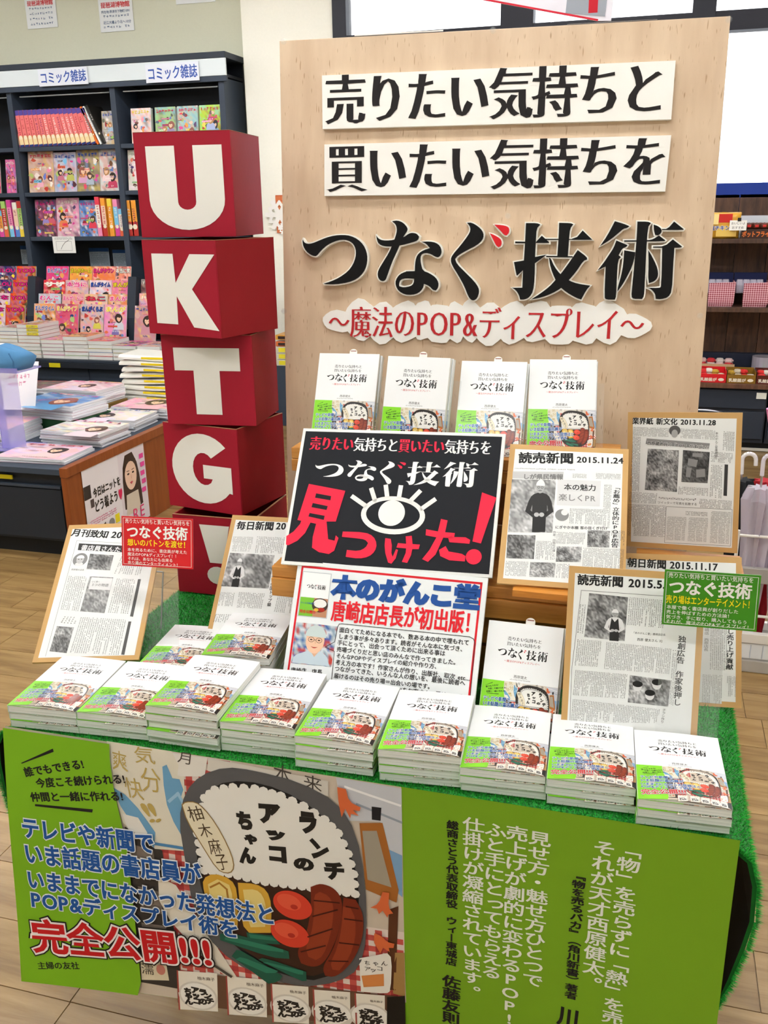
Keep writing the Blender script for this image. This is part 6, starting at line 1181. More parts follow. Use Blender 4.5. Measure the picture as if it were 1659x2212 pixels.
# ================================================================ low island of magazines at left
t = empty('magazine_island', (-3.6, 4.3, 0)); tag(t, 'low dark magazine display island with a brown end panel at left', 'display unit'); IS = t
def isl(name, x0, x1, y0, y1, z0, z1, col=BC, mat='steel', bev=.002):
    m = M(mat); m.box(x0 + 3.6, x1 + 3.6, y0 - 4.3, y1 - 4.3, z0, z1, col); return m.build(name, IS, bevel=bev)
isl('top', -4.6, -2.535, 3.50, 5.45, .43, .458, C('3c4654')); isl('front_panel', -4.6, -2.535, 3.56, 3.58, .085, .428, C('2b313a')); isl('plinth', -4.6, -2.54, 3.60, 5.4, 0, .085, C('15181c'), bev=0)
isl('drawer', -4.5, -2.58, 3.545, 3.558, .10, .345, C('272d36')); isl('pull_rail', -4.5, -2.575, 3.535, 3.558, .352, .366, C('3a4452')); isl('carcass', -4.6, -2.536, 3.585, 5.4, .09, .428, C('1f242b'), bev=0)
isl('end_panel', -2.533, -2.505, 3.49, 5.45, .0, .425, (1, 1, 1), 'brown_ply'); isl('end_rail', -2.533, -2.495, 3.485, 5.45, .426, .470, (1, 1, 1), 'brown_ply')
isl('price_tag', -2.90, -2.83, 3.536, 3.543, .385, .405, C('d8c81c'), bev=0)
# fashion magazine poster on the end panel
t = empty('fashion_poster', (-2.503, 3.62, .02)); tag(t, 'fashion magazine poster with a long-haired woman on the brown end panel', 'poster')
m = M('gloss'); y0, y1, z0, z1 = 3.60, 4.185, .02, .435
m.warp = lambda a, b, c: (.001 + c, a + .0, b); m.dz = .0005; pw, ph_ = y1 - y0 - .02, z1 - z0 - .005
m.grid(0, pw, 0, ph_, 1, C('ece8ee'), 4, 2)
m.rect(pw * .55, pw, 0, ph_, 2, C('e4dce4'))
cx, cy, R_ = pw * .735, ph_ * .66, ph_ * .155
m.poly(smooth([(cx - R_ * 1.25, cy - R_ * 2.6), (cx - R_ * 1.2, cy + R_ * .5), (cx - R_ * .6, cy + R_ * 1.7), (cx + R_ * .5, cy + R_ * 1.75), (cx + R_ * 1.25, cy + R_ * .5), (cx + R_ * 1.5, cy - R_ * 2.8), (cx + R_ * .6, cy - R_ * 3)]), 3, C('3c2a26'))
m.poly(smooth([(cx - R_ * .9, cy - R_ * 1.5), (cx + R_ * .9, cy - R_ * 1.5), (cx + R_ * 1.1, cy - R_ * 3.2), (cx - R_ * 1.1, cy - R_ * 3.2)]), 4, C('d9cdbd'))
m.ell(cx, cy, R_ * .88, R_ * 1.25, 5, C('f0cdb6'), n=24); m.poly(smooth([(cx - R_ * .95, cy + R_ * .1), (cx - R_ * .8, cy + R_ * 1.2), (cx + R_ * .1, cy + R_ * 1.5), (cx + R_ * .9, cy + R_ * 1.1), (cx + R_ * .95, cy + R_ * .1), (cx + R_ * .6, cy + R_ * .9), (cx, cy + R_ * 1.15), (cx - R_ * .6, cy + R_ * .85)]), 6, C('3c2a26'))
for s_ in (-1, 1): m.ell(cx + s_ * R_ * .36, cy + R_ * .12, R_ * .17, R_ * .08, 6, C('2a1c1a'), n=12); m.line([(cx + s_ * R_ * .2, cy + R_ * .36), (cx + s_ * R_ * .55, cy + R_ * .38)], R_ * .06, 6, C('6a4a3c'))
m.poly(smooth([(cx - R_ * .26, cy - R_ * .62), (cx, cy - R_ * .54), (cx + R_ * .26, cy - R_ * .62), (cx, cy - R_ * .8)]), 6, C('d45a68')); m.line([(cx, cy), (cx + R_ * .06, cy - R_ * .3)], R_ * .05, 6, C('d8a890'))
m.text((pw * .13, ph_ * .60), (pw * .56, ph_ * .60), '今日はニットを', 4, K, 'heavy', ph_ * .12); m.text((pw * .13, ph_ * .42), (pw * .50, ph_ * .42), 'どう着よう', 4, K, 'heavy', ph_ * .15); m.text((pw * .505, ph_ * .42), (pw * .56, ph_ * .42), '♥', 4, C('e0205c'), 'reg', ph_ * .14)
m.rect(pw * .0, pw * .10, ph_ * .62, ph_ * .78, 4, C('2e2a2c')); m.rect(pw * .08, pw * .13, ph_ * .50, ph_ * .60, 4, C('54484a')); columns(m, [(pw * .04, ph_ * .36), (pw * .45, ph_ * .36), (pw * .45, ph_ * .28), (pw * .04, ph_ * .28)], 18, 2, 4, C('e8308c'), vertical=False)
m.ell(pw * .36, ph_ * .20, pw * .045, pw * .04, 4, C('8a8a8a')); m.rect(pw * .42, pw * .49, ph_ * .16, ph_ * .27, 4, C('f0e02c')); m.poly([(pw * .12, 0), (pw * .38, 0), (pw * .40, ph_ * .12), (pw * .14, ph_ * .12)], 4, C('4a2420'))
m.line([(pw * .18, ph_ * .12), (pw * .20, ph_ * .22), (pw * .26, ph_ * .24), (pw * .29, ph_ * .12)], pw * .012, 4, C('3a1c18')); m.text((pw * .70, ph_ * .04), (pw * .92, ph_ * .04), 'RE', 7, C('e83c78'), 'reg', ph_ * .22)
for i in range(5): m.rect(pw * (.90 + .01 * (i % 2)), pw * (.97 + .01 * (i % 2)), ph_ * (.36 + i * .11), ph_ * (.42 + i * .11), 7, C('ec4aa0'))
m.build('sheet', t, loc=(-.0, -.015, .005))
# magazines lying on the island: x, y, yaw, size, thickness, seed, base height
def flat_mag(x, y, z, yaw, w_, d_, n, th, seed, where, ground=None, photo_=True):
    for j in range(n):
        top = j == n - 1
        t = empty('fashion_magazine', (x + RNG.uniform(-.006, .006), y + RNG.uniform(-.006, .006), z + j * (th + .0008)), math.radians(yaw + (0 if top else RNG.uniform(-2, 2))))
        tag(t, 'glossy magazine lying flat, %s, %s' % (('topmost copy' if top else ('lowest copy' if j == 0 else ('second', 'third', 'fourth', 'fifth', 'sixth', 'seventh', 'eighth', 'ninth')[j - 1] + ' copy up')), where), 'magazine', 'magazines on the island')
        m = M('gloss'); m.box(0, w_, 0, d_, .0008, th - .0008, C('e9eaee')); m.build('page_block', t)
        m = M('gloss'); m.box(-.001, w_, -.0005, d_, th - .0007, th, C('f2eef2')); m.warp = lambda a, b, c, th=th: (a, b, th + c); m.dz = .0003
        if top: cover_art(m, w_, d_, seed, ground=ground, photo_=photo_)
        else: m.box(-.001, w_, -.0005, d_, 0, .0006, RNG.choice([C('e8b0c4'), C('c8d0e0'), C('9aa8b8')]))
        m.build('cover', t)
PK, PL, BLU, WHT = C('f4c8dc'), C('e8e4f0'), C('4a90c8'), C('f0eef4')
flat_mag(-2.93, 3.56, .459, 2, .36, .27, 2, .012, 501, 'front corner of the island', PK)
flat_mag(-2.93, 3.92, .459, -3, .35, .26, 8, .008, 502, 'second pile along the end panel', WHT)
flat_mag(-2.94, 4.24, .459, 2, .35, .26, 7, .008, 503, 'third pile along the end panel', PL)
flat_mag(-2.92, 4.56, .459, 0, .35, .26, 7, .008, 504, 'fourth pile along the end panel', C('f0a8c0'))
flat_mag(-3.42, 3.80, .459, 4, .38, .30, 7, .012, 505, 'pile behind the purple stand', C('f6b8cc'))
flat_mag(-3.85, 3.62, .459, 0, .36, .28, 5, .010, 506, 'pile at the left edge of the island', WHT)
t = empty('green_riser', (-3.27, 4.18, .459), math.radians(-8)); tag(t, 'dark green riser box under the blue-covered magazine pile', 'box'); m = M('card'); m.box(0, .40, 0, .30, 0, .07, C('1e4a2a')); m.build('body', t)
flat_mag(-3.27, 4.19, .531, -8, .39, .28, 6, .012, 507, 'thick blue pile on the green box', BLU)
t = empty('kraft_riser', (-3.36, 4.56, .459), math.radians(-5)); tag(t, 'brown card riser box under the pile behind the blue magazines', 'box'); m = M('card'); m.box(0, .38, 0, .28, 0, .06, C('8a6a34')); m.build('body', t)
flat_mag(-3.36, 4.57, .521, -5, .37, .27, 8, .010, 508, 'pile on the brown card riser', C('f2dce4'))
flat_mag(-4.02, 5.08, .459, 5, .36, .28, 3, .010, 509, 'dark pile near the back of the island', C('4a4644'))
flat_mag(-3.60, 5.10, .459, -4, .38, .28, 4, .010, 510, 'pink pile near the back of the island', C('e8a8a8'))
flat_mag(-4.35, 5.10, .459, 8, .26, .28, 7, .012, 511, 'blue-grey pile at the far left back', C('a8c0c8'))
for j in range(9):   # bulky wrapped bundles with yellow straps
    t = empty('bagged_magazine', (-3.02 + .01 * math.sin(j * 2.3), 4.66 if j < 0 else 4.86, .459 + j * .034), math.radians(2 * math.sin(j * 1.7))); tag(t, 'yellow-strapped bagged magazine, number %s up in the tall back pile' % ('one', 'two', 'three', 'four', 'five', 'six', 'seven', 'eight', 'nine')[j], 'magazine', 'tall pile with yellow straps')
    m = M('gloss'); m.loft([[(x, y, z + (.006 * math.sin(x * 9 + j))) for y, z in ((0, .004), (0, .016), (.02, .028), (.24, .028), (.26, .016), (.26, .004))] for x in (0, .1, .2, .30)], C('efeee4'), 'gloss'); m.build('wrap', t)
    m = M('satin'); m.box(.15, .30, -.003, -.001, .012, .024, C('e8d020')); m.build('strap', t)
# clear purple stand, blue cloth bag and leaning leaflet at the left edge
t = empty('acrylic_stand', (-2.99, 3.70, .485)); tag(t, 'pale purple clear acrylic stand at the left edge in front of the magazines', 'stand')
m = M('purple_acrylic'); m.add([(0, 0, .0), (.10, .05, .0), (.10, .05, .372), (0, 0, .372)], [(0, 1, 2, 3)]); m.box(.0, .004, .0, .05, 0, .372); m.build('upright', t)
m = M('purple_acrylic'); m.box(-.12, .16, -.02, .16, .374, .382); m.build('tray', t); m = M('purple_acrylic'); m.box(-.12, .16, -.026, -.020, .374, .397); m.build('tray_lip', t); m = M('purple_acrylic'); m.box(-.10, .14, -.02, .16, -.010, -.004); m.build('foot', t)
t = empty('denim_pouch', (-3.07, 3.70, .869)); tag(t, 'light blue denim pouch with a white label on top of the acrylic stand', 'pouch')
m = M('cloth'); rr = []
def sq(u, e=.45): return math.copysign(abs(u) ** e, u)
for k_, (z, a, b, sh) in enumerate(((0, .125, .075, 0), (.02, .14, .085, 0), (.05, .145, .085, .005), (.075, .135, .07, 0), (.095, .115, .055, -.02), (.102, .08, .035, -.03))):
    rr.append([(.11 + sh + a * sq(math.cos(u)), .06 + b * sq(math.sin(u)), z + .010 * math.sin(2 * u + k_) * (z > 0)) for u in [6.283 * (i + .5) / 24 for i in range(24)]])
m.loft(rr, C('4f86b4')); m.build('body', t, smooth=True)
m = M('paper'); m.add([(.05, .0, .112), (.12, -.005, .110), (.13, .06, .116), (.06, .065, .118)], [(0, 1, 2, 3)], C('f2f0ee')); m.build('label_patch', t)
m = M('cloth'); m.tube([(.20, -.012, .08), (.225, -.02, .045), (.22, -.02, .01)], .003, C('3a6c98')); m.build('seam', t)
t = empty('leaflet', mat=face(-3.33, 4.05, .59, 25, 10)); tag(t, 'white leaflet leaning behind the purple acrylic stand', 'leaflet'); m = M('paper'); m.box(0, .26, 0, .26, -.002, 0, C('f2eff2')); m.dz = .0004; columns(m, [(.1, .2), (.22, .2), (.22, .12), (.1, .12)], 6, 2, 1, C('e090b0'), vertical=False); m.build('sheet', t)

# ================================================================ wall display glimpsed between the tower and the board
t = empty('brick_poster', (-2.76, 6.79, 1.40)); tag(t, 'orange brick-patterned winter poster with white snowflakes beside the big board', 'poster')
m = M('paper'); m.box(0, .42, 0, .004, 0, .27, C('c8643c')); m.build('sheet', t)
for r_ in range(7):
    for c_ in range(5):
        x0 = c_ * .09 + (.045 if r_ % 2 else 0) - .04
        if x0 + .08 < 0 or x0 > .41: continue
        m = M('paper'); m.box(max(0, x0), min(.42, x0 + .084), -.003, -.0005, r_ * .038 + .003, r_ * .038 + .035, C('e08a58') if (r_ + c_) % 3 else C('d87848')); m.build('brick', t)
for cx, cz, R_ in ((.03, .13, .10), (.12, .20, .05), (.15, .10, .045), (.06, .03, .04)):
    m = M('paper'); m.warp = lambda a, b, c: (a, -.006 - c, b)
    for i in range(6):
        a = i * math.pi / 3; m.line([(cx, cz), (cx + R_ * math.cos(a), cz + R_ * math.sin(a))], R_ * .34, 1 + i * .5, C('faf6f0'))
        for s_ in (-.5, .5): m.line([(cx + R_ * .6 * math.cos(a), cz + R_ * .6 * math.sin(a)), (cx + R_ * .9 * math.cos(a + s_), cz + R_ * .9 * math.sin(a + s_))], R_ * .22, 4.5 + i * .3 + s_, C('faf6f0'))
    m.build('snowflake', t)
t = empty('dog_poster', (-2.66, 6.79, .955)); tag(t, 'calendar poster of a tan dog in blue cloth between the tower and the board', 'poster')
m = M('paper'); m.box(0, .30, 0, .004, 0, .43, C('e8d8c0')); m.warp = lambda a, b, c: (a, -.001 - c, b); m.dz = .0008
m.rect(0, .3, 0, .25, 1, C('e6e2da')); m.poly(smooth([(.0, .08), (.01, .22), (.06, .27), (.16, .26), (.22, .2), (.24, .04), (.12, .02)]), 2, C('2a68a8')); m.poly(smooth([(.0, .0), (.02, .1), (.2, .1), (.24, .0)]), 3, C('1c2440'))
m.poly([(.02, .34), (.03, .43), (.07, .38)], 3, C('b87848')); m.poly([(.13, .38), (.17, .43), (.18, .34)], 3, C('b87848')); m.ell(.10, .33, .085, .065, 4, C('d8a060')); m.ell(.11, .295, .05, .035, 5, C('f0e4d0')); m.ell(.075, .345, .008, .008, 6, C('201814'), n=8); m.ell(.14, .345, .008, .008, 6, C('201814'), n=8); m.ell(.115, .315, .013, .009, 6, C('201814'), n=10)
m.build('sheet', t)
t = empty('reading_shelf', (-2.70, 6.45, .0)); tag(t, 'dark low shelf with brown sign and comic piles between the tower and the board', 'shelf')
m = M('steel'); m.box(0, .62, 0, .3, 0, .455, BC); m.build('cabinet', t)
m = M('satin'); m.box(.02, .62, .28, .30, .455, .86, C('ece6d2')); m.build('back_panel', t); m = M('satin'); m.box(.02, .62, .265, .30, .865, .95, C('8a3a20')); o = m.build('sign_rail', t); m = M('satin'); m.warp = lambda a, b, c: (a, .262 - c, b); m.text((.05, .88), (.30, .88), '読み物の', 1, C('f4ead8'), 'bold'); m.build('lettering', o)
for j, (h_, c) in enumerate(((.045, C('cfcabc')), (.045, C('cfcabc')), (.045, C('d4cfc0')), (.035, C('d8703a')), (.035, C('d89a3a')))):
    t = empty('comic_pack', (-2.68, 6.46, .456 + j * .048)); tag(t, '%s item of the small pile seen between the tower and the board' % ('bottom', 'second', 'third', 'fourth', 'top')[j], 'magazine', 'small pile between tower and board')
    m = M('gloss'); m.box(0, .24, 0, .2, 0, h_, c); m.build('body', t); m = M('gloss'); m.box(.02, .2, -.002, -.0005, .006, h_ - .008, C('e8d838') if j < 3 else C('3a2a28')); m.build('strap', t)

def pillow(m, cx, cy, cz, w_, d_, h_, a, col):
    R_ = Matrix.Translation((cx, cy, cz)) @ Matrix.Rotation(a, 4, 'Z')
    m.loft([[tuple(R_ @ Vector((x, d_ / 2 * k_ * v, h_ / 2 + h_ / 2 * k_ * u))) for u, v in ((-1, -.6), (-1, .6), (-.3, 1), (.6, 1), (1, .5), (1, -.5), (.6, -1), (-.3, -1))] for x, k_ in ((-w_ / 2, .35), (-w_ * .42, .4), (-w_ * .3, 1), (0, 1.1), (w_ * .3, 1), (w_ * .42, .4), (w_ / 2, .35))], col)

# ================================================================ sweets shelf at right
t = empty('sweets_shelf', (.9, 6.5, 0)); tag(t, 'dark wooden wall shelf of sweets beside the board at right', 'shelf'); SW = t
def sw(name, x0, x1, y0, y1, z0, z1, mat='dark_wood', col=(1, 1, 1)):
    m = M(mat); m.box(x0 - .9, x1 - .9, y0 - 6.5, y1 - 6.5, z0, z1, col); return m.build(name, SW, bevel=.002)
rw = random.Random(2)
for i in range(13): k_ = rw.uniform(.75, 1.25); sw('wall_plank', -.10 + i * .2, .097 + i * .2, 6.76, 6.785, .46, 1.62, col=(k_, k_, k_))
for z in (1.355, .935): sw('shelf', -.1, 2.5, 6.36, 6.755, z - .028, z, col=(.7, .7, .7))
sw('shelf', -.1, 2.5, 6.33, 6.755, .425, .455, col=(1.3, 1.2, 1.1)); sw('back_rail', -.1, 2.5, 6.70, 6.755, .457, .60, 'steel', C('20263a'))
for x0 in (-.1, .77, 1.64): sw('base_cabinet', x0, x0 + .86, 6.38, 6.9, .06, .42, 'steel', C('2a2e38')); sw('drawer', x0 + .01, x0 + .85, 6.362, 6.379, .09, .27, 'steel', C('303642')); sw('drawer', x0 + .01, x0 + .85, 6.362, 6.379, .29, .41, 'steel', C('2c323e'))
sw('plinth', -.1, 2.5, 6.42, 6.9, 0, .058, 'steel', C('101216')); sw('kick_strip', -.1, 2.5, 6.405, 6.415, 0, .02, 'satin', C('d8d4cc'))
def snack(name, x, y, z, w_, d_, h_, col, label, cat, puff=False, seed=0, bands=(), group=None):
    t = empty(name, (x, y, z)); tag(t, label, cat, group)
    if puff:
        m = M('gloss'); rings = []
        for zz, k_ in ((0, .55), (.06, .9), (.3, 1.1), (.7, 1.1), (.94, .8), (1.0, .12)): rings.append([(w_ / 2 + w_ / 2 * math.cos(a) * (1.0 if zz < .9 else 1.05), d_ / 2 + d_ / 2 * k_ * math.sin(a), h_ * zz + .003 * math.sin(5 * a)) for a in [6.283 * i / 16 for i in range(16)]])
        m.loft(rings, col); r = random.Random(seed); m.build('bag', t, smooth=True)
        m = M('gloss'); m.warp = lambda a, b, c: (a, -.045 * d_ - c - .001, b); m.dz = .0006
        for c_, (a0, a1, b0, b1) in bands: m.poly(smooth([(w_ * a0, h_ * b0), (w_ * a1, h_ * b0), (w_ * a1, h_ * b1), (w_ * a0, h_ * b1)]), 1, c_)
        return t, m
    m = M('gloss'); m.box(0, w_, 0, d_, 0, h_, col); m.build('box', t, bevel=.002)
    m = M('gloss'); m.warp = lambda a, b, c: (a, -.0008 - c, b); m.dz = .0006
    for c_, (a0, a1, b0, b1) in bands: m.rect(w_ * a0, w_ * a1, h_ * b0, h_ * b1, 1, c_)
    return t, m
YE, RD, OR = C('e8b830'), C('c82820'), C('e87830')
t_, m = snack('crisp_bag', .29, 6.40, 1.356, .20, .08, .155, C('d8a030'), 'yellow and red crisp bag on the upper sweets shelf next to the board', 'snack bag', True, bands=((RD, (.35, .75, .62, .95)), (C('f0d890'), (.05, .35, .55, .95)), (C('e6c060'), (.3, .9, .08, .5)))); m.text((.02, .05), (.17, .05), '塩チキン味', 3, C('f6f2e8'), 'out', .03); m.text((.02, .05), (.17, .05), '塩チキン味', 4, C('3a4a8a'), 'heavy', .03); m.build('print', t_)
t_, m = snack('snack_tray', .50, 6.40, 1.356, .17, .09, .055, C('241a18'), 'black snack tray lettered in orange on the upper sweets shelf', 'snack box', bands=((C('3a201a'), (0, 1, 0, 1)),)); m.text((.005, .008), (.165, .008), 'ポットフライ', 2, OR, 'heavy', .038); m.build('print', t_)
for i in range(3): t_, m = snack('snack_packet', .52 + i * .045, 6.43, 1.412, .05, .05, .035, C('5a2a1c'), 'small brown packet in the black snack tray, number %s' % ('one', 'two', 'three')[i], 'snack', True, bands=((RD, (.3, .7, .3, .7)),), group='packets in the snack tray'); m.build('print', t_)
t_, m = snack('snack_box', .69, 6.40, 1.356, .16, .1, .14, C('c8c832'), 'green and yellow snack packet at the right frame edge, upper shelf', 'snack box', bands=((C('4a9a30'), (.1, .9, .2, .6)), (RD, (.1, .6, .7, .9)))); m.build('print', t_)
t = empty('price_card', (.425, 6.372, 1.405)); tag(t, 'white handwritten card clipped above the upper sweets shelf', 'card'); m = M('paper'); m.box(0, .10, 0, .002, 0, .06, C('f4f2ec')); m.warp = lambda a, b, c: (a, -.0006 - c, b); m.text((.008, .034), (.092, .034), 'おいしいよ', 1, K, 'reg', .018); m.text((.015, .008), (.085, .008), 'おすすめ', 1, K, 'reg', .018); m.build('card', t); m = M('steel'); m.box(.045, .065, -.004, .006, .055, .075, C('222222')); m.build('clip', t)
m = M('satin'); m.box(.45, .85, 6.55, 6.56, 1.356, 1.49, C('c9ccd6')); tag(m.build('divider_plate'), 'pale plastic divider plate behind the black snack tray', 'divider')
def basket(x, w_, mat, label, col=(1, 1, 1)):
    t = empty('cloth_basket', (x, 6.40, .936)); tag(t, label, 'basket', 'cloth baskets on the middle sweets shelf')
    m = M(mat); rings = []
    for z, k_ in ((0, .93), (.03, 1.02), (.08, 1.04), (.12, 1.03), (.15, 1.05), (.15, 1.0), (.08, .95)): rings.append([(w_ / 2 + w_ / 2 * k_ * (1 if abs(u) > .99 else u), .12 + .11 * k_ * v, z + (.008 * math.sin(7 * u + 3 * v) if z > .01 else 0)) for u, v in [(-1, -1), (-.5, -1.04), (0, -1.02), (.5, -1.04), (1, -1), (1.02, 0), (1, 1), (0, 1), (-1, 1), (-1.02, 0)]])
    m.loft(rings, col, cap=False); m.add(rings[0], [tuple(range(10))[::-1]], col); m.build('body', t)
    m = M('cloth'); m.box(.0, w_, .20, .235, .10, .20, C('1c2450')); m.build('rim', t)
    for i in range(4): t2 = M('clear_vinyl'); t2.loft([[(w_ * (.15 + .2 * i) + .02 * math.cos(a) * k_, .1 + .02 * math.sin(a) * k_, z) for a in [6.283 * j / 8 for j in range(8)]] for z, k_ in ((.08, 1.1), (.13, 1.3), (.165, .9))], (1, 1, 1)); t2.build('sweet_packet', t)
basket(.29, .205, 'gingham', 'red gingham cloth basket on the middle sweets shelf, nearest the board'); basket(.50, .20, 'gingham', 'red gingham cloth basket on the middle sweets shelf, second from the board'); basket(.71, .19, 'cloth', 'pale blue cloth basket at the right end of the middle sweets shelf', C('9cc0c4'))
for i, (x, w_, c, lb) in enumerate(((.325, .17, C('d41c24'), 'bright red open sweet box on the bottom sweets shelf'), (.50, .175, C('8a6420'), 'brown gold open sweet box on the bottom sweets shelf'), (.68, .17, C('5a2018'), 'dark maroon open sweet box on the bottom sweets shelf'))):
    t = empty('sweet_box', (x, 6.36, .456)); tag(t, lb, 'sweet box', 'open sweet boxes'); m = M('gloss'); m.box(0, w_, 0, .004, 0, .055, c); m.box(0, .003, .004, .16, 0, .075, c); m.box(w_ - .003, w_, .004, .16, 0, .075, c); m.box(0, w_, .157, .16, 0, .08, c); m.box(.003, w_ - .003, .004, .157, 0, .003, c); m.build('box', t)
    m = M('gloss'); m.warp = lambda a, b, c_: (a, -.0008 - c_, b); m.text((.01, .008), (w_ * .66, .008), '乳酸菌が', 1, C('f4ead8'), 'heavy', .024); m.ell(w_ * .82, .02, .018, .010, 1, C('f0e4d0')); m.build('print', t)
    r = random.Random(i)
    for k_ in range(7): t2 = M('gloss'); pillow(t2, .03 + (w_ - .06) * (k_ % 4) / 3, .035 + .06 * (k_ // 4), .018 + .02 * (k_ // 4) + r.uniform(0, .012), .055, .04, .028, r.uniform(-.5, .5), (C('e83a3a'), C('efe6dc'), C('c8a040'), C('d8c8b0'))[(k_ + 2 * i) % 4]); t2.build('sweet', t)
t = empty('sweet_tray', (.315, 6.56, .456)); tag(t, 'pale card tray of red and white wrapped sweets on the bottom sweets shelf', 'sweet tray'); m = M('card'); m.box(0, .24, 0, .003, 0, .09, C('d8b48a')); m.box(0, .24, .003, .12, .0, .07, C('d8b48a')); m.build('tray', t)
r = random.Random(4)
for k_ in range(12): t2 = M('gloss'); pillow(t2, .035 + (k_ % 4) * .056, .03 + (k_ // 4 % 2) * .05, .07 + .025 * (k_ // 8), .06, .04, .03, r.uniform(-.4, .4), (C('d83a44'), C('ece4e0'), C('f0d0d0'))[k_ % 3]); t2.build('sweet', t)
t = empty('sweet_tub', (.66, 6.54, .456)); tag(t, 'clear tub of purple sweets on the bottom sweets shelf at right', 'tub'); m = M('clear_vinyl'); m.cyl((.08, .08, 0), (.08, .08, .14), .075, n=20); m.build('tub', t); m = M('gloss'); [m.box(.04 + .03 * (i % 3), .06 + .03 * (i % 3), .03, .11, .01 + .03 * (i // 3), .035 + .03 * (i // 3), (C('6a3a8a'), C('8ab040'), C('d8d0e0'))[i % 3]) for i in range(9)]; m.build('sweets', t)
t = empty('shelf_tag', (.69, 6.352, .36)); tag(t, 'small white tag on the cabinet below the sweets', 'tag'); m = M('paper'); m.box(0, .06, 0, .003, 0, .04, C('ecece4')); m.build('tag', t)
t = empty('chrome_basket_ring', (.36, 6.1, .0)); tag(t, 'round chrome stool rim just above the rear newspaper board', 'stool')
m = M('metal'); m.tube([(.12 * math.cos(a), .12 * math.sin(a), .30) for a in [6.283 * i / 24 for i in range(25)]], .008, C('c8ccd8')); m.build('rim', t); m = M('steel'); m.cyl((0, 0, .285), (0, 0, .30), .112, C('15161c'), n=24); m.build('seat', t)
for a in (.5, 2.07, 3.64, 5.2): m = M('metal'); m.cyl((.1 * math.cos(a), .1 * math.sin(a), 0), (.1 * math.cos(a), .1 * math.sin(a), .285), .008, C('b0b4bc')); m.build('leg', t)

# ================================================================ umbrella rack at the right edge
t = empty('umbrella_rack', (.62, 3.3, 0)); tag(t, 'low white wire umbrella rack at the right edge behind the table', 'rack'); UR = t
WT = C('eceae6')
def ur(name, x0, x1, y0, y1, z0, z1, col=WT, mat='satin'): m = M(mat); m.box(x0 - .62, x1 - .62, y0 - 3.3, y1 - 3.3, z0, z1, col); return m.build(name, UR, bevel=.003)
ur('base_rail', .33, 1.0, 3.15, 3.17, .0, .045, C('b8b4ae')); ur('ribbed_panel', .33, 1.0, 3.155, 3.165, .05, .108, C('eef4fa')); ur('top_strip', .33, 1.0, 3.148, 3.172, .112, .148); ur('upper_plate', .33, 1.0, 3.15, 3.17, .335, .39, C('a9a5a2')); ur('tray', .33, 1.0, 3.172, 3.48, .0, .02, C('8c8884')); ur('rear_rail', .33, 1.0, 3.48, 3.50, .0, .05)  # strip above the base rail is a plain ribbed white panel, no lamp
for i in range(16): m = M('satin'); m.box(.335 - .62 + i * .04, .337 - .62 + i * .04, -.148, -.145, .055, .104, C('b9c6d6')); m.build('rib', UR)
for x in (.335, .99):
    for y in (3.16, 3.49): m = M('satin'); m.cyl((x - .62, y - 3.3, 0.0), (x - .62, y - 3.3, .52), .006, WT); m.build('post', UR)
for z in (.212, .502):
    for y in (3.16, 3.49): m = M('satin'); m.cyl((.335 - .62, y - 3.3, z), (.99 - .62, y - 3.3, z), .005, WT); m.build('wire', UR)
    m = M('satin'); m.cyl((.335 - .62, 3.16 - 3.3, z), (.335 - .62, 3.49 - 3.3, z), .005, WT); m.build('wire', UR)
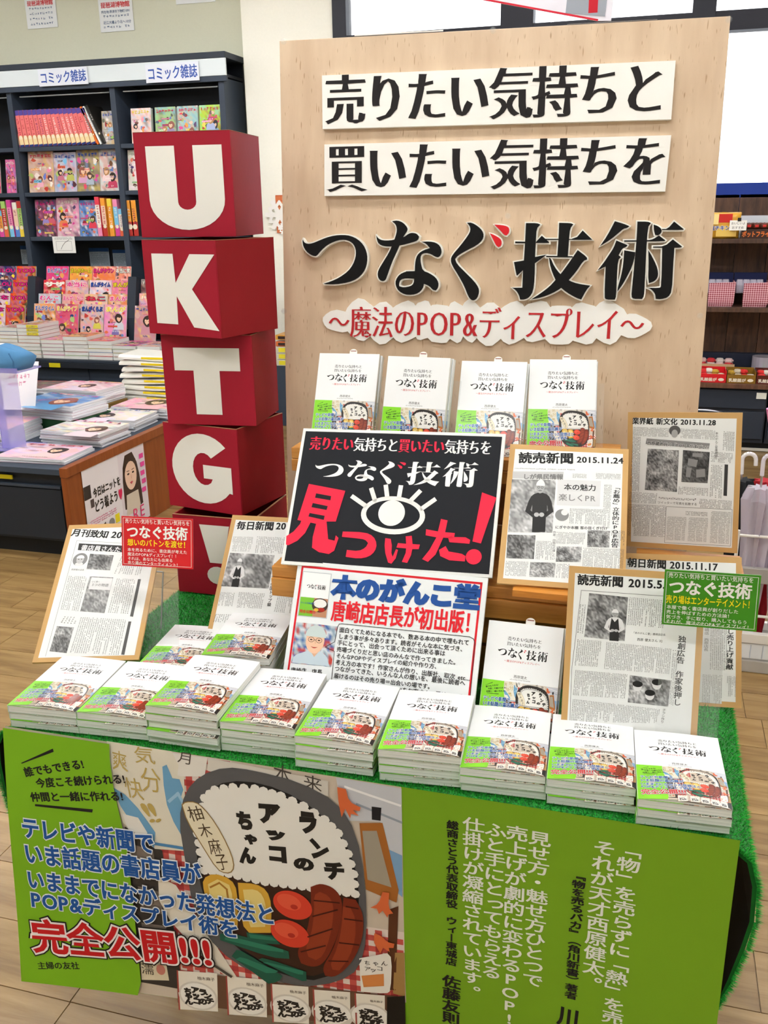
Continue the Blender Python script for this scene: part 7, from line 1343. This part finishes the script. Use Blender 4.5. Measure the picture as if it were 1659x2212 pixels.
def umbrella(x, y, lean, col, canopy_mat, label, handle, top=.78, hook=True):
    t = empty('umbrella', (x, y, .022)); t.rotation_euler = (math.radians(lean[1]), math.radians(lean[0]), 0); tag(t, label, 'umbrella', 'umbrellas in the rack')
    m = M('metal'); m.cyl((0, 0, 0), (0, 0, top), .004, C('c8c8cc')); m.build('shaft', t)
    m = M(canopy_mat); rings = []
    for z, k_ in ((.03, .008), (.15, .022), (.35, .036), (.5, .042), (.6, .05), (.64, .035)): rings.append([((k_ * (1.25 if i % 2 else .7)) * math.cos(6.283 * i / 16 + z), (k_ * (1.25 if i % 2 else .7)) * math.sin(6.283 * i / 16 + z), z) for i in range(16)])
    m.loft(rings, col); m.build('canopy', t)
    m = M('plastic'); pts = [(0, 0, top)] + ([(0, 0, top + .05)] + [(.022 - .022 * math.cos(a), 0, top + .05 + .022 * math.sin(a)) for a in [math.pi * i / 8 for i in range(9)]] + [(.044, 0, top + .03)] if hook else [(0, 0, top + .16)])
    m.tube(pts, .007 if hook else .014, handle, n=10); m.build('handle', t)
umbrella(.372, 3.29, (-3, 0), C('14161c'), 'cloth', 'dark umbrella with a white hooked handle in the rack', C('eeeef0'), .66)
umbrella(.405, 3.205, (-1, 0), C('e8e4f2'), 'clear_vinyl', 'clear vinyl umbrella leaning in the front of the rack', C('e0dce8'), .68)
umbrella(.455, 3.30, (-3, 0), C('b01828'), 'cloth', 'red and dark umbrella low in the rack', C('2a2a30'), .42)
umbrella(.50, 3.205, (-2, 0), C('eae4f4'), 'clear_vinyl', 'clear vinyl umbrella at the right edge of the rack', C('e0dce8'), .70)
umbrella(.61, 3.27, (-13, 0), C('e89ac8'), 'clear_vinyl', 'umbrella with a thick pink handle at the right frame edge', C('ee8cc4'), .76, hook=False)
umbrella(.70, 3.36, (5, 0), C('20222c'), 'cloth', 'black umbrella behind the pink-handled one', C('1a1a1e'), .66)

# ================================================================ hanging advert at the top
t = empty('hanging_advert', (-.20, 3.5, 2.15)); tag(t, 'white red-edged hanging advert with a gift box above the board', 'hanging sign')
m = M('card'); pl_ = [(-.62, .13), (-.045, .0), (.0, -.002), (.02, .30), (-.60, .40)]
m.loft([[(x, y, z) for x, z in pl_] for y in (0, .006)], C('e6e4ee')); m.build('board', t)
m = M('satin'); m.warp = lambda a, b, c: (a, -.001 - c, b); m.line([(-.60, .128), (-.045, .003)], .006, 1, C('c8283c')); m.poly([(-.15, .03), (-.02, .012), (-.01, .14), (-.14, .16)], 1, C('9aa0aa')); m.rect(-.075, -.045, .025, .15, 2, C('c02030')); m.rect(-.14, -.02, .10, .12, 2, C('c02030')); m.build('print', t)
for x in (-.5, -.08): m = M('plastic'); m.cyl((x, .003, .38), (x, .003, 1.25), .0012, C('dddddd'), n=6); m.build('string', t)
_cur = bpy.data.objects.get('glyph_source')
if _cur: bpy.data.objects.remove(_cur)
